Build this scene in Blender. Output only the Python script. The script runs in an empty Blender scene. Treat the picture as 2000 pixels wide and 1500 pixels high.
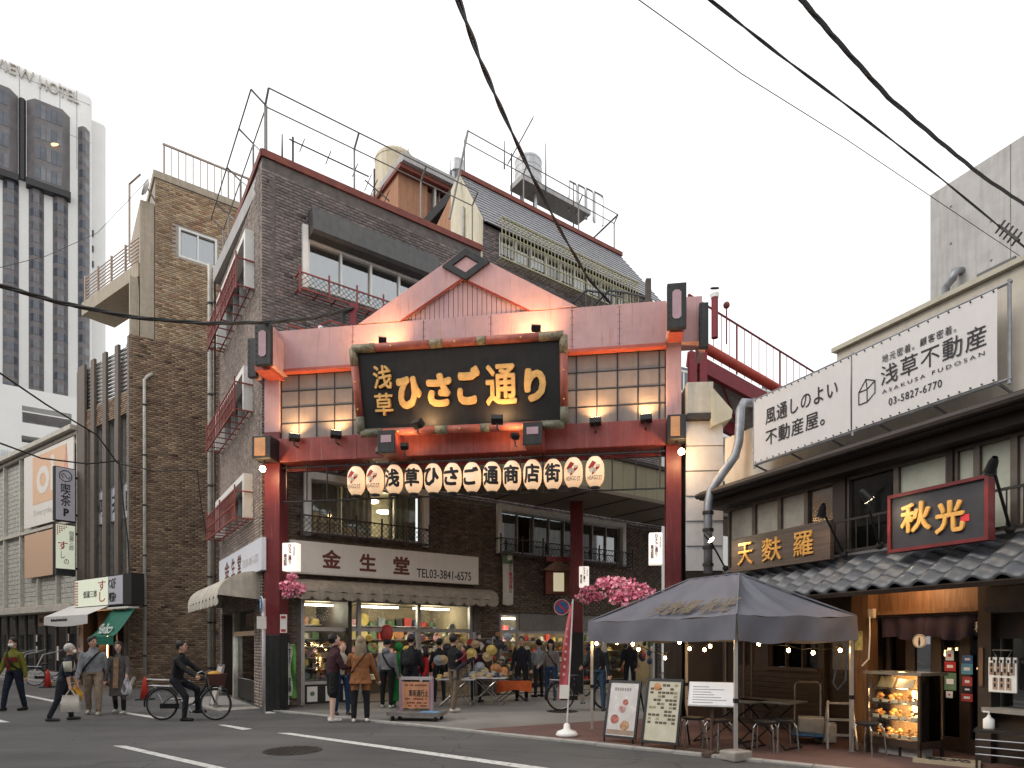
import bpy, bmesh, math, random
import numpy as np
from mathutils import Vector, Matrix
random.seed(7); rng = np.random.default_rng(7)
R = math.radians
sc = bpy.context.scene
C = sc.collection
# ---------------------------------------------------------------- camera, sky, sun, exposure
CH, FP, HY = 1.6, 1250.0, 1255.0          # camera height, focal length and horizon of the photograph (pixels of 2000x1500)
cam = bpy.data.cameras.new('camera'); camo = bpy.data.objects.new('camera', cam); C.objects.link(camo)
camo.location = (0, 0, CH); camo.rotation_euler = (R(90), 0, 0)
cam.sensor_width = 36; cam.lens = 36 * FP / 2000; cam.shift_y = (HY - 750) / 2000
cam.clip_end = 3000; cam.clip_start = .05
sc.camera = camo
SUN_EL, SUN_AZ = 38, -105                  # soft sun behind cloud, high on the left
w = bpy.data.worlds.new('World'); sc.world = w; w.use_nodes = True
nt = w.node_tree; nt.nodes.clear()
sky = nt.nodes.new('ShaderNodeTexSky'); sky.sky_type = 'NISHITA'; sky.sun_disc = False
sky.sun_elevation = R(SUN_EL); sky.sun_rotation = R(SUN_AZ); sky.dust_density = 4; sky.air_density = 1
k = nt.nodes.new('ShaderNodeMixRGB'); k.blend_type = 'MULTIPLY'; k.inputs[0].default_value = 1; k.inputs[2].default_value = (.1, .1, .1, 1)
mx = nt.nodes.new('ShaderNodeMixRGB'); mx.inputs[0].default_value = .88; mx.inputs[2].default_value = (.955, .955, .96, 1)   # cloud deck
bg = nt.nodes.new('ShaderNodeBackground'); bg.inputs[1].default_value = 1.06
out = nt.nodes.new('ShaderNodeOutputWorld')
nt.links.new(sky.outputs[0], k.inputs[1]); nt.links.new(k.outputs[0], mx.inputs[1]); nt.links.new(mx.outputs[0], bg.inputs[0]); nt.links.new(bg.outputs[0], out.inputs[0])
sl = bpy.data.lights.new('sun', 'SUN'); sl.energy = 0.9; sl.angle = R(25); sl.color = (1, .95, .88)
so = bpy.data.objects.new('sun', sl); C.objects.link(so)
_a = R(SUN_AZ); _e = R(SUN_EL)
sv = Vector((math.sin(_a) * math.cos(_e), math.cos(_a) * math.cos(_e) , math.sin(_e)))
so.rotation_euler = sv.to_track_quat('Z', 'Y').to_euler()
sc.view_settings.view_transform = 'Standard'; sc.view_settings.look = 'None'; sc.view_settings.gamma = 1; sc.view_settings.exposure = 0.55
sc.cycles.max_bounces = 6; sc.cycles.transparent_max_bounces = 16; sc.cycles.sample_clamp_indirect = 4
try: sc.cycles.use_denoising = True
except Exception: pass
# ---------------------------------------------------------------- frames and mesh helpers
def gp(u, v):
    """ground point seen at photo pixel (u, v)"""
    Y = CH * FP / (v - HY); return Vector(((u - 1000) / FP * Y, Y, 0))
def pt(u, v, Y):
    return Vector(((u - 1000) / FP * Y, Y, CH + (HY - v) / FP * Y))
class Fr:
    """a plane in the place: a along ex, b along ey, c outwards"""
    def __init__(s, O, ex, ey=(0, 0, 1)):
        s.O = Vector(O); s.ex = Vector(ex).normalized(); s.ey = Vector(ey); s.ey = (s.ey - s.ex * s.ey.dot(s.ex)).normalized(); s.n = s.ex.cross(s.ey).normalized()
    def P(s, a, b, c=0): return s.O + s.ex * a + s.ey * b + s.n * c
    def at(s, u, v, c=0):
        o = s.O + s.n * c; d = Vector(((u - 1000) / FP, 1, (HY - v) / FP)); e = Vector((0, 0, CH))
        t = (o - e).dot(s.n) / d.dot(s.n); p = e + d * t - o
        return p.dot(s.ex), p.dot(s.ey)
    def a(s, u, c=0): return s.at(u, 1200, c)[0]
    def z(s, u, v, c=0): return s.at(u, v, c)[1]
W0 = Fr((0, 0, 0), (1, 0, 0), (0, 0, 1))
def face2(p, q):   # vertical plane through ground points p -> q; outwards = to the right of p->q seen from above
    p = Vector((p[0], p[1], 0)); q = Vector((q[0], q[1], 0)); return Fr(p, q - p)
class MB:
    def __init__(s): s.v = []; s.f = []
    def add(s, vs, fs):
        n = len(s.v); s.v += [tuple(x) for x in vs]; s.f += [tuple(i + n for i in f) for f in fs]; return s
    def box(s, F, a0, a1, b0, b1, c0, c1):
        vs = [F.P(a, b, c) for c in (c0, c1) for b in (b0, b1) for a in (a0, a1)]
        return s.add(vs, [(0, 2, 3, 1), (4, 5, 7, 6), (0, 1, 5, 4), (2, 6, 7, 3), (0, 4, 6, 2), (1, 3, 7, 5)])
    def cube(s, x, y, z, sx, sy, sz, rz=0):
        F = Fr((x, y, z), (math.cos(rz), math.sin(rz), 0)); return s.box(F, -sx / 2, sx / 2, -sz / 2, sz / 2, -sy / 2, sy / 2)
    def prism(s, F, poly, c0, c1):
        n = len(poly); vs = [F.P(a, b, c) for c in (c0, c1) for a, b in poly]
        return s.add(vs, [tuple(range(n - 1, -1, -1)), tuple(range(n, 2 * n))] + [(i, (i + 1) % n, n + (i + 1) % n, n + i) for i in range(n)])
    def quad(s, *ps): return s.add(ps, [tuple(range(len(ps)))])
    def grid(s, fn, nu, nv):
        vs = [fn(i / nu, j / nv) for j in range(nv + 1) for i in range(nu + 1)]
        return s.add(vs, [(j * (nu + 1) + i, j * (nu + 1) + i + 1, (j + 1) * (nu + 1) + i + 1, (j + 1) * (nu + 1) + i) for j in range(nv) for i in range(nu)])
    def tube(s, pts, r, n=6, cap=True):
        pts = [Vector(p) for p in pts]; m = len(pts); rs = r if isinstance(r, (list, tuple)) else [r] * m; vs = []
        up = None
        for i, p in enumerate(pts):
            t = (pts[min(i + 1, m - 1)] - pts[max(i - 1, 0)])
            if t.length < 1e-9: t = Vector((0, 0, 1))
            t.normalize()
            if up is None: up = Vector((0, 0, 1)) if abs(t.z) < .9 else Vector((1, 0, 0))
            x = t.cross(up)
            if x.length < 1e-6: x = t.cross(Vector((.3, .8, .5)))
            x.normalize(); y = x.cross(t).normalized(); up = y
            vs += [p + (x * math.cos(q) + y * math.sin(q)) * rs[i] for q in (2 * math.pi * j / n for j in range(n))]
        fs = [(i * n + j, i * n + (j + 1) % n, (i + 1) * n + (j + 1) % n, (i + 1) * n + j) for i in range(m - 1) for j in range(n)]
        if cap: fs += [tuple(range(n - 1, -1, -1)), tuple(range((m - 1) * n, m * n))]
        return s.add(vs, fs)
    def lathe(s, prof, c=(0, 0, 0), n=16, ax=None, cap=True):
        """prof: (r, h) pairs along axis ax"""
        c = Vector(c); ax = Vector(ax or (0, 0, 1)).normalized(); x = ax.orthogonal().normalized(); y = ax.cross(x); m = len(prof)
        vs = [c + ax * h + (x * math.cos(q) + y * math.sin(q)) * r for r, h in prof for q in (2 * math.pi * j / n for j in range(n))]
        fs = [(i * n + j, i * n + (j + 1) % n, (i + 1) * n + (j + 1) % n, (i + 1) * n + j) for i in range(m - 1) for j in range(n)]
        if cap: fs += [tuple(range(n - 1, -1, -1)), tuple(range((m - 1) * n, m * n))]
        return s.add(vs, fs)
    def ball(s, c, r, nu=10, nv=7, sc_=(1, 1, 1), M=None):
        c = Vector(c); vs = []
        for j in range(nv + 1):
            th = math.pi * (j + .02) / (nv + .04)
            for i in range(nu):
                q = Vector((math.sin(th) * math.cos(2 * math.pi * i / nu) * r * sc_[0], math.sin(th) * math.sin(2 * math.pi * i / nu) * r * sc_[1], math.cos(th) * r * sc_[2]))
                vs.append(c + (M @ q if M else q))
        return s.add(vs, [(j * nu + i, j * nu + (i + 1) % nu, (j + 1) * nu + (i + 1) % nu, (j + 1) * nu + i) for j in range(nv) for i in range(nu)] + [tuple(range(nu - 1, -1, -1)), tuple(range(nv * nu, (nv + 1) * nu))])
    def torus(s, c, Rr, r, ax, n=28, m=6):
        c = Vector(c); ax = Vector(ax).normalized(); x = ax.orthogonal().normalized(); y = ax.cross(x)
        vs = []
        for i in range(n):
            e = x * math.cos(2 * math.pi * i / n) + y * math.sin(2 * math.pi * i / n)
            vs += [c + e * (Rr + r * math.cos(2 * math.pi * j / m)) + ax * (r * math.sin(2 * math.pi * j / m)) for j in range(m)]
        return s.add(vs, [(i * m + j, i * m + (j + 1) % m, ((i + 1) % n) * m + (j + 1) % m, ((i + 1) % n) * m + j) for i in range(n) for j in range(m)])
    def mesh(s, name, org=(0, 0, 0), smooth=False):
        o = Vector(org); m = bpy.data.meshes.new(name)
        m.from_pydata([(x[0] - o.x, x[1] - o.y, x[2] - o.z) for x in s.v], [], s.f)
        bm = bmesh.new(); bm.from_mesh(m); bmesh.ops.recalc_face_normals(bm, faces=bm.faces); bm.to_mesh(m); bm.free()
        if smooth: m.polygons.foreach_set('use_smooth', [True] * len(m.polygons))
        return m
    def build(s, name, mat, parent=None, smooth=False, bev=0, label=None, kind=None, local=False):
        m = s.mesh(name, (0, 0, 0) if local else worg(parent), smooth); return link(name, m, mat, parent, bev, label, kind)
def worg(o):
    v = Vector((0, 0, 0))
    while o is not None: v += o.location; o = o.parent
    return v
def link(name, m, mat, parent=None, bev=0, label=None, kind=None):
    o = bpy.data.objects.new(name, m); C.objects.link(o)
    if mat is not None and not m.materials: m.materials.append(mat)
    if parent is not None: o.parent = parent
    if bev:
        b = o.modifiers.new('bevel', 'BEVEL'); b.width = bev; b.segments = 2; b.limit_method = 'ANGLE'
    if label: o['label'] = label
    if kind: o['kind'] = kind
    return o
def thing(name, label, cat, loc=(0, 0, 0), group=None, rz=0):
    o = bpy.data.objects.new(name, None); C.objects.link(o); o.location = loc; o.rotation_euler.z = rz; o.empty_display_size = .2
    o['label'] = label; o['category'] = cat
    if group: o['group'] = group
    return o
def tag(o, label, cat, group=None, kind=None):
    o['label'] = label
    if cat: o['category'] = cat
    if group: o['group'] = group
    if kind: o['kind'] = kind
    return o
def copy_tree(o, parent=None):
    c = o.copy(); C.objects.link(c); c.parent = parent
    for ch in list(o.children): copy_tree(ch, c)
    return c
# ---------------------------------------------------------------- materials
MATS = {}
def mat(name, col, rough=.7, metal=0, var=.25, scale=6, bump=.0, emit=None, es=1, streak=0, spec=.4, alpha=1, coat=0, grime=None, attr=None, big=0, rust=None):
    """noise-varied procedural paint; streak adds vertical weather stains, grime blotches of another colour, attr a colour per piece"""
    if name in MATS: return MATS[name]
    m = bpy.data.materials.new(name); m.use_nodes = True; t = m.node_tree; N = t.nodes; L = t.links
    b = N['Principled BSDF']; b.inputs['Roughness'].default_value = rough; b.inputs['Metallic'].default_value = metal
    b.inputs['Specular IOR Level'].default_value = spec
    if coat: b.inputs['Coat Weight'].default_value = coat
    tc = N.new('ShaderNodeTexCoord')
    ns = N.new('ShaderNodeTexNoise'); ns.inputs['Scale'].default_value = scale; ns.inputs['Detail'].default_value = 6; ns.inputs['Roughness'].default_value = .62
    L.new(tc.outputs['Object'], ns.inputs['Vector'])
    mr = N.new('ShaderNodeMapRange'); mr.inputs[1].default_value = .3; mr.inputs[2].default_value = .7; mr.inputs[3].default_value = 1 - var; mr.inputs[4].default_value = 1 + var * .6
    L.new(ns.outputs[0], mr.inputs[0])
    mul = N.new('ShaderNodeMixRGB'); mul.blend_type = 'MULTIPLY'; mul.inputs[0].default_value = 1; mul.inputs[1].default_value = (*col, 1)
    if attr:
        an = N.new('ShaderNodeAttribute'); an.attribute_name = attr; L.new(an.outputs['Color'], mul.inputs[1])
    L.new(mr.outputs[0], mul.inputs[2]); last = mul.outputs[0]
    if streak:
        mp = N.new('ShaderNodeMapping'); mp.inputs['Scale'].default_value = (5, 5, .35); L.new(tc.outputs['Object'], mp.inputs[0])
        n2 = N.new('ShaderNodeTexNoise'); n2.inputs['Scale'].default_value = 2.2; n2.inputs['Detail'].default_value = 5; L.new(mp.outputs[0], n2.inputs['Vector'])
        r2 = N.new('ShaderNodeMapRange'); r2.inputs[1].default_value = .42; r2.inputs[2].default_value = .72; r2.inputs[3].default_value = 0; r2.inputs[4].default_value = streak; L.new(n2.outputs[0], r2.inputs[0])
        g = N.new('ShaderNodeMixRGB'); L.new(r2.outputs[0], g.inputs[0]); L.new(last, g.inputs[1])
        gc = grime or tuple(c * .35 for c in col); g.inputs[2].default_value = (*gc, 1); last = g.outputs[0]
    if big:   # broad damp and soot patches
        nb = N.new('ShaderNodeTexNoise'); nb.inputs['Scale'].default_value = .55; nb.inputs['Detail'].default_value = 5; nb.inputs['Roughness'].default_value = .65; L.new(tc.outputs['Object'], nb.inputs['Vector'])
        rb = N.new('ShaderNodeMapRange'); rb.inputs[1].default_value = .35; rb.inputs[2].default_value = .68; rb.inputs[3].default_value = 1 + big * .4; rb.inputs[4].default_value = 1 - big; L.new(nb.outputs[0], rb.inputs[0])
        mb_ = N.new('ShaderNodeMixRGB'); mb_.blend_type = 'MULTIPLY'; mb_.inputs[0].default_value = 1; L.new(last, mb_.inputs[1]); L.new(rb.outputs[0], mb_.inputs[2]); last = mb_.outputs[0]
    if rust:   # narrow run-off stains
        mp2 = N.new('ShaderNodeMapping'); mp2.inputs['Scale'].default_value = (9, 9, .5); L.new(tc.outputs['Object'], mp2.inputs[0])
        n4 = N.new('ShaderNodeTexNoise'); n4.inputs['Scale'].default_value = 2.6; n4.inputs['Detail'].default_value = 7; L.new(mp2.outputs[0], n4.inputs['Vector'])
        r4 = N.new('ShaderNodeMapRange'); r4.inputs[1].default_value = .58; r4.inputs[2].default_value = .75; r4.inputs[3].default_value = 0; r4.inputs[4].default_value = .75; L.new(n4.outputs[0], r4.inputs[0])
        g4 = N.new('ShaderNodeMixRGB'); L.new(r4.outputs[0], g4.inputs[0]); L.new(last, g4.inputs[1]); g4.inputs[2].default_value = (*rust, 1); last = g4.outputs[0]
    L.new(last, b.inputs['Base Color'])
    rv = N.new('ShaderNodeMapRange'); rv.inputs[3].default_value = max(0, rough - .1); rv.inputs[4].default_value = min(1, rough + .12); L.new(ns.outputs[0], rv.inputs[0]); L.new(rv.outputs[0], b.inputs['Roughness'])
    if bump:
        n3 = N.new('ShaderNodeTexNoise'); n3.inputs['Scale'].default_value = scale * 9; n3.inputs['Detail'].default_value = 4; L.new(tc.outputs['Object'], n3.inputs['Vector'])
        bp = N.new('ShaderNodeBump'); bp.inputs['Strength'].default_value = bump; bp.inputs['Distance'].default_value = .01; L.new(n3.outputs[0], bp.inputs['Height']); L.new(bp.outputs[0], b.inputs['Normal'])
    if emit:
        b.inputs['Emission Color'].default_value = (*emit, 1); b.inputs['Emission Strength'].default_value = es
    MATS[name] = m; return m
def glass(name, tint=(.8, .85, .85), refl=.12, rough=.03):
    if name in MATS: return MATS[name]
    m = bpy.data.materials.new(name); m.use_nodes = True; t = m.node_tree; N = t.nodes; L = t.links; N.clear()
    o = N.new('ShaderNodeOutputMaterial'); tr = N.new('ShaderNodeBsdfTransparent'); gl = N.new('ShaderNodeBsdfGlossy'); fr = N.new('ShaderNodeFresnel'); ad = N.new('ShaderNodeMath'); mixs = N.new('ShaderNodeMixShader')
    nz = N.new('ShaderNodeTexNoise'); nz.inputs['Scale'].default_value = 1.3; bp = N.new('ShaderNodeBump'); bp.inputs['Strength'].default_value = .03; L.new(nz.outputs[0], bp.inputs['Height']); L.new(bp.outputs[0], gl.inputs['Normal'])
    tr.inputs[0].default_value = (*tint, 1); gl.inputs['Roughness'].default_value = rough; fr.inputs[0].default_value = 1.5
    ad.operation = 'ADD'; ad.inputs[1].default_value = refl; ad.use_clamp = True
    L.new(fr.outputs[0], ad.inputs[0]); L.new(ad.outputs[0], mixs.inputs[0]); L.new(tr.outputs[0], mixs.inputs[1]); L.new(gl.outputs[0], mixs.inputs[2]); L.new(mixs.outputs[0], o.inputs[0])
    MATS[name] = m; return m
def glow(name, col, st):
    if name in MATS: return MATS[name]
    m = bpy.data.materials.new(name); m.use_nodes = True; b = m.node_tree.nodes['Principled BSDF']
    b.inputs['Base Color'].default_value = (*col, 1); b.inputs['Emission Color'].default_value = (*col, 1); b.inputs['Emission Strength'].default_value = st
    MATS[name] = m; return m
def wood(name, c1, c2, sx=1.2, sy=18, rough=.6):
    if name in MATS: return MATS[name]
    m = bpy.data.materials.new(name); m.use_nodes = True; t = m.node_tree; N = t.nodes; L = t.links; b = N['Principled BSDF']; b.inputs['Roughness'].default_value = rough
    tc = N.new('ShaderNodeTexCoord'); mp = N.new('ShaderNodeMapping'); mp.inputs['Scale'].default_value = (sx, sx, sy); L.new(tc.outputs['Object'], mp.inputs[0])
    n = N.new('ShaderNodeTexNoise'); n.inputs['Scale'].default_value = 2; n.inputs['Detail'].default_value = 8; n.inputs['Distortion'].default_value = .6; L.new(mp.outputs[0], n.inputs['Vector'])
    cr = N.new('ShaderNodeValToRGB'); cr.color_ramp.elements[0].position = .3; cr.color_ramp.elements[0].color = (*c1, 1); cr.color_ramp.elements[1].position = .72; cr.color_ramp.elements[1].color = (*c2, 1); L.new(n.outputs[0], cr.inputs[0]); L.new(cr.outputs[0], b.inputs['Base Color'])
    MATS[name] = m; return m
def K(name): return MATS[name]
mat('black_paint', (.014, .014, .015), .45, var=.4, streak=.35, grime=(.05, .05, .045)); mat('black_metal', (.02, .02, .022), .4, .3)
mat('steel', (.45, .46, .47), .35, .8, streak=.3); mat('galv', (.3, .31, .33), .5, .6, streak=.35, var=.3); mat('white_paint', (.75, .74, .7), .5, var=.08, streak=.25, grime=(.45, .42, .36))
mat('cream', (.56, .5, .4), .6, var=.12, streak=.3); mat('red_dark', (.15, .017, .02), .45, var=.25, streak=.4, grime=(.09, .012, .012), big=.15, rust=(.2, .07, .06)); mat('red_beam', (.24, .042, .035), .45, var=.22, streak=.3, grime=(.32, .12, .11), big=.15, rust=(.3, .13, .12))
mat('pink_faded', (.5, .295, .28), .55, var=.14, scale=3, streak=.6, grime=(.43, .27, .31), big=.12, rust=(.33, .15, .11)); mat('red_trim', (.36, .05, .03), .5); mat('rust_red', (.2, .055, .04), .7, var=.35)
mat('brick_brown', (.12, .09, .08), .8, attr='pc', var=.2, bump=.2, streak=.3, grime=(.21, .19, .185), big=.3); mat('mortar_brown', (.125, .108, .1), .95, var=.3)
mat('brick_tan', (.3, .2, .12), .85, attr='pc', var=.15, bump=.2, big=.25); mat('mortar_tan', (.34, .31, .27), .95, var=.25); mat('mortar_tan_dark', (.2, .17, .14), .95, var=.3)
mat('conc', (.42, .41, .4), .85, var=.18, scale=2, bump=.15, streak=.45, grime=(.25, .24, .23)); mat('beige_wall', (.5, .46, .39), .8, var=.08, streak=.3, grime=(.33, .3, .26))
mat('dark', (.02, .018, .017), .8); mat('dark_wood', (.035, .024, .018), .6, var=.3); mat('curtain', (.55, .55, .5), .9, var=.15, scale=12); mat('curtain_dk', (.16, .17, .15), .9, var=.25)
mat('ink', (.02, .02, .022), .6); mat('ink_brown', (.13, .035, .02), .6); mat('ink_red', (.45, .03, .03), .6); mat('ink_grey', (.5, .5, .5), .6); mat('gold', (.75, .42, .12), .38, .55, var=.2); mat('gold_flat', (.72, .4, .1), .5, 0, var=.15); mat('orange_print', (.7, .3, .15), .7)
mat('plastic_white', (.8, .8, .78), .4, var=.05); mat('paper', (.75, .72, .66), .8, var=.06); mat('rubber', (.012, .012, .012), .8)
def asphalt_mat(name, dark, light, crack=True):
    m = bpy.data.materials.new(name); m.use_nodes = True; t = m.node_tree; N = t.nodes; L = t.links; b = N['Principled BSDF']; b.inputs['Roughness'].default_value = .85; tc = N.new('ShaderNodeTexCoord')
    def noise(s, d=6, sc_=None, ro=.6):
        n = N.new('ShaderNodeTexNoise'); n.inputs['Scale'].default_value = s; n.inputs['Detail'].default_value = d; n.inputs['Roughness'].default_value = ro; src = tc.outputs['Object']
        if sc_: mp = N.new('ShaderNodeMapping'); mp.inputs['Rotation'].default_value = (0, 0, .62); mp.inputs['Scale'].default_value = sc_; L.new(src, mp.inputs[0]); src = mp.outputs[0]
        L.new(src, n.inputs['Vector']); return n.outputs[0]
    def rng_(x, a, b_, c, d): r = N.new('ShaderNodeMapRange'); r.inputs[1].default_value = a; r.inputs[2].default_value = b_; r.inputs[3].default_value = c; r.inputs[4].default_value = d; L.new(x, r.inputs[0]); return r.outputs[0]
    def mix(f, x, y, mode='MIX'):
        k_ = N.new('ShaderNodeMixRGB'); k_.blend_type = mode
        for i, q in enumerate((f, x, y)):
            if isinstance(q, (tuple, float, int)): k_.inputs[i].default_value = (*q, 1) if isinstance(q, tuple) else q
            else: L.new(q, k_.inputs[i])
        return k_.outputs[0]
    col = mix(rng_(noise(.35, 4), .38, .62, 0, 1), dark, light); col = mix(1.0, col, rng_(noise(.9, 3, (.12, 1.1, 1)), .35, .65, .82, 1.14), 'MULTIPLY')    # wheel tracks along the road
    col = mix(1.0, col, rng_(noise(160, 2), .3, .7, .72, 1.3), 'MULTIPLY'); col = mix(rng_(noise(2.3, 5), .62, .72, 0, .55), col, tuple(x * .5 for x in dark))           # aggregate, oil stains
    if crack:
        v = N.new('ShaderNodeTexVoronoi'); v.feature = 'DISTANCE_TO_EDGE'; v.inputs['Scale'].default_value = .42; mp = N.new('ShaderNodeMixRGB'); mp.blend_type = 'ADD'; mp.inputs[0].default_value = .35; L.new(tc.outputs['Object'], mp.inputs[1]); nn = N.new('ShaderNodeTexNoise'); nn.inputs['Scale'].default_value = 1.8; nn.inputs['Detail'].default_value = 6; L.new(tc.outputs['Object'], nn.inputs['Vector']); L.new(nn.outputs[1], mp.inputs[2]); L.new(mp.outputs[0], v.inputs['Vector'])
        col = mix(rng_(v.outputs[0], .0, .006, .7, 0), col, (.02, .02, .02))
    L.new(col, b.inputs['Base Color']); bp = N.new('ShaderNodeBump'); bp.inputs['Strength'].default_value = .5; bp.inputs['Distance'].default_value = .006; L.new(noise(140, 3), bp.inputs['Height']); L.new(bp.outputs[0], b.inputs['Normal']); MATS[name] = m; return m
def worn_paint(name):
    m = mat(name, (.6, .6, .57), .7, var=.25, scale=14); t = m.node_tree; N = t.nodes; L = t.links; b = N['Principled BSDF']; src = b.inputs['Base Color'].links[0].from_socket; n = N.new('ShaderNodeTexNoise'); n.inputs['Scale'].default_value = 9; n.inputs['Detail'].default_value = 8; n.inputs['Roughness'].default_value = .75; tc = N.new('ShaderNodeTexCoord'); L.new(tc.outputs['Object'], n.inputs['Vector']); r = N.new('ShaderNodeMapRange'); r.inputs[1].default_value = .54; r.inputs[2].default_value = .64; r.inputs[4].default_value = .85; L.new(n.outputs[0], r.inputs[0]); k_ = N.new('ShaderNodeMixRGB'); L.new(r.outputs[0], k_.inputs[0]); L.new(src, k_.inputs[1]); k_.inputs[2].default_value = (.1, .1, .1, 1); L.new(k_.outputs[0], b.inputs['Base Color']); return m
glass('glass_dark', (.55, .6, .6), .2); glass('glass_clear', (.92, .95, .94), .04); glass('glass_sky', (.6, .66, .68), .28)
glow('tube_white', (1, .93, .78), 9); glow('bulb_warm', (1, .62, .25), 40)
def lamp(name, loc, energy, col=(1, .6, .28), kind='POINT', size=.05, target=None, spot=100, parent=None):
    l = bpy.data.lights.new(name, kind); l.energy = energy; l.color = col
    if kind == 'AREA': l.size = size
    else: l.shadow_soft_size = size
    if kind == 'SPOT': l.spot_size = R(spot); l.spot_blend = .7
    o = bpy.data.objects.new(name, l); C.objects.link(o); o.location = Vector(loc) - worg(parent)
    if parent is not None: o.parent = parent
    if target is not None: o.rotation_euler = (Vector(loc) - Vector(target)).to_track_quat('Z', 'Y').to_euler()
    return o
# ---------------------------------------------------------------- walls, bricks, windows, lettering
def wall_cells(F, a0, a1, b0, b1, c0, c1, holes, mb=None):
    mb = mb or MB(); xs = sorted({a0, a1, *[min(max(x, a0), a1) for h in holes for x in h[:2]]})
    for i in range(len(xs) - 1):
        x0, x1 = xs[i], xs[i + 1]; xm = (x0 + x1) / 2
        hs = sorted([(h[2], h[3]) for h in holes if h[0] < xm < h[1]]); y = b0
        for h0, h1 in hs:
            if h0 > y: mb.box(F, x0, x1, y, min(h0, b1), c0, c1)
            y = max(y, h1)
        if y < b1: mb.box(F, x0, x1, y, b1, c0, c1)
    return mb
def bricks(name, F, a0, a1, b0, b1, c, holes, bw, bh, jt, cols, matl, parent, depth=.012, dark=0, skip=None):
    """one mesh of separate bricks standing proud of the joints, each with its own colour"""
    V = []; CO = []
    nr = int((b1 - b0) / bh)
    org = worg(parent); cols = np.array(cols)
    for r in range(nr):
        z0 = b0 + r * bh; z1 = z0 + bh - jt; off = (r % 2) * bw / 2
        for q in range(int((a1 - a0) / bw) + 2):
            x0 = max(a0, a0 + q * bw - off); x1 = min(a1, a0 + (q + 1) * bw - off - jt)
            if x1 - x0 < .03: continue
            if any(h[0] < x1 and h[1] > x0 and h[2] < z1 and h[3] > z0 for h in holes): continue
            if skip and skip((x0 + x1) / 2, z0): continue
            d = depth + random.uniform(-.003, .004)
            V.append((x0, x1, z0, z1, d)); col = cols[random.randrange(len(cols))] * random.uniform(.75, 1.2)
            if dark and random.random() < dark: col = col * .3
            CO.append(col)
    V = np.array(V); n = len(V)
    ex, ey, en = np.array(F.ex), np.array(F.ey), np.array(F.n); O = np.array(F.O) + en * c - np.array(org)
    co = np.zeros((n, 8, 3))
    for k_, (i, j, l) in enumerate([(0, 2, 0), (1, 2, 0), (1, 3, 0), (0, 3, 0), (0, 2, 1), (1, 2, 1), (1, 3, 1), (0, 3, 1)]):
        co[:, k_] = O + V[:, [i]] * ex + V[:, [j]] * ey + (V[:, [4]] * l - .004 * (1 - l)) * en
    fq = np.array([(4, 5, 6, 7), (0, 1, 5, 4), (1, 2, 6, 5), (2, 3, 7, 6), (3, 0, 4, 7)])
    fs = (np.arange(n)[:, None, None] * 8 + fq[None]).reshape(-1, 4)
    m = bpy.data.meshes.new(name); m.vertices.add(n * 8); m.vertices.foreach_set('co', co.reshape(-1).astype(np.float32))
    m.loops.add(len(fs) * 4); m.loops.foreach_set('vertex_index', fs.reshape(-1).astype(np.int32)); m.polygons.add(len(fs)); m.polygons.foreach_set('loop_start', np.arange(0, len(fs) * 4, 4, dtype=np.int32))
    m.update(calc_edges=True)
    at = m.color_attributes.new('pc', 'FLOAT_COLOR', 'POINT'); cc = np.ones((n, 8, 4), np.float32); cc[:, :, :3] = np.array(CO)[:, None, :]; at.data.foreach_set('color', cc.reshape(-1))
    return link(name, m, matl, parent, kind='stuff')
def window(F, a0, a1, b0, b1, c, n, fm, gm, parent, fw=.06, depth=.12, bars=(), curtain='curtain', cfrac=1.0, name='window', pane_w=None):
    """frame, panes, curtain behind; returns the window part"""
    mb = MB(); mb.box(F, a0, a1, b0, b0 + fw, c - depth, c + .02); mb.box(F, a0, a1, b1 - fw, b1, c - depth, c + .02); mb.box(F, a0, a0 + fw, b0 + fw, b1 - fw, c - depth, c + .02); mb.box(F, a1 - fw, a1, b0 + fw, b1 - fw, c - depth, c + .02)
    edges = pane_w or [a0 + fw + (a1 - a0 - 2 * fw) * i / n for i in range(n + 1)]
    for e in edges[1:-1]: mb.box(F, e - fw * .35, e + fw * .35, b0 + fw, b1 - fw, c - depth * .8, c)
    wn = mb.build(name, fm, parent)
    for i in range(len(edges) - 1):
        o = (i % 2) * .02
        MB().box(F, edges[i] + fw * .35, edges[i + 1] - fw * .35, b0 + fw, b1 - fw, c - depth * .6 - o, c - depth * .6 - o + .008).build('pane', gm, wn)
    if curtain:
        zc = b1 - fw - (b1 - b0 - 2 * fw) * cfrac; nn = max(8, int((a1 - a0) * 14))
        MB().grid(lambda i, j: F.P(a0 + fw + (a1 - a0 - 2 * fw) * i, zc + (b1 - fw - zc) * j, c - depth - .12 + .025 * math.sin(i * nn * 2.1)), nn * 3, 1).build('curtain', K(curtain), wn, smooth=True)
    return wn
_fc = bpy.data.curves.new('lettering', 'FONT'); _fo = bpy.data.objects.new('lettering', _fc)
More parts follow.
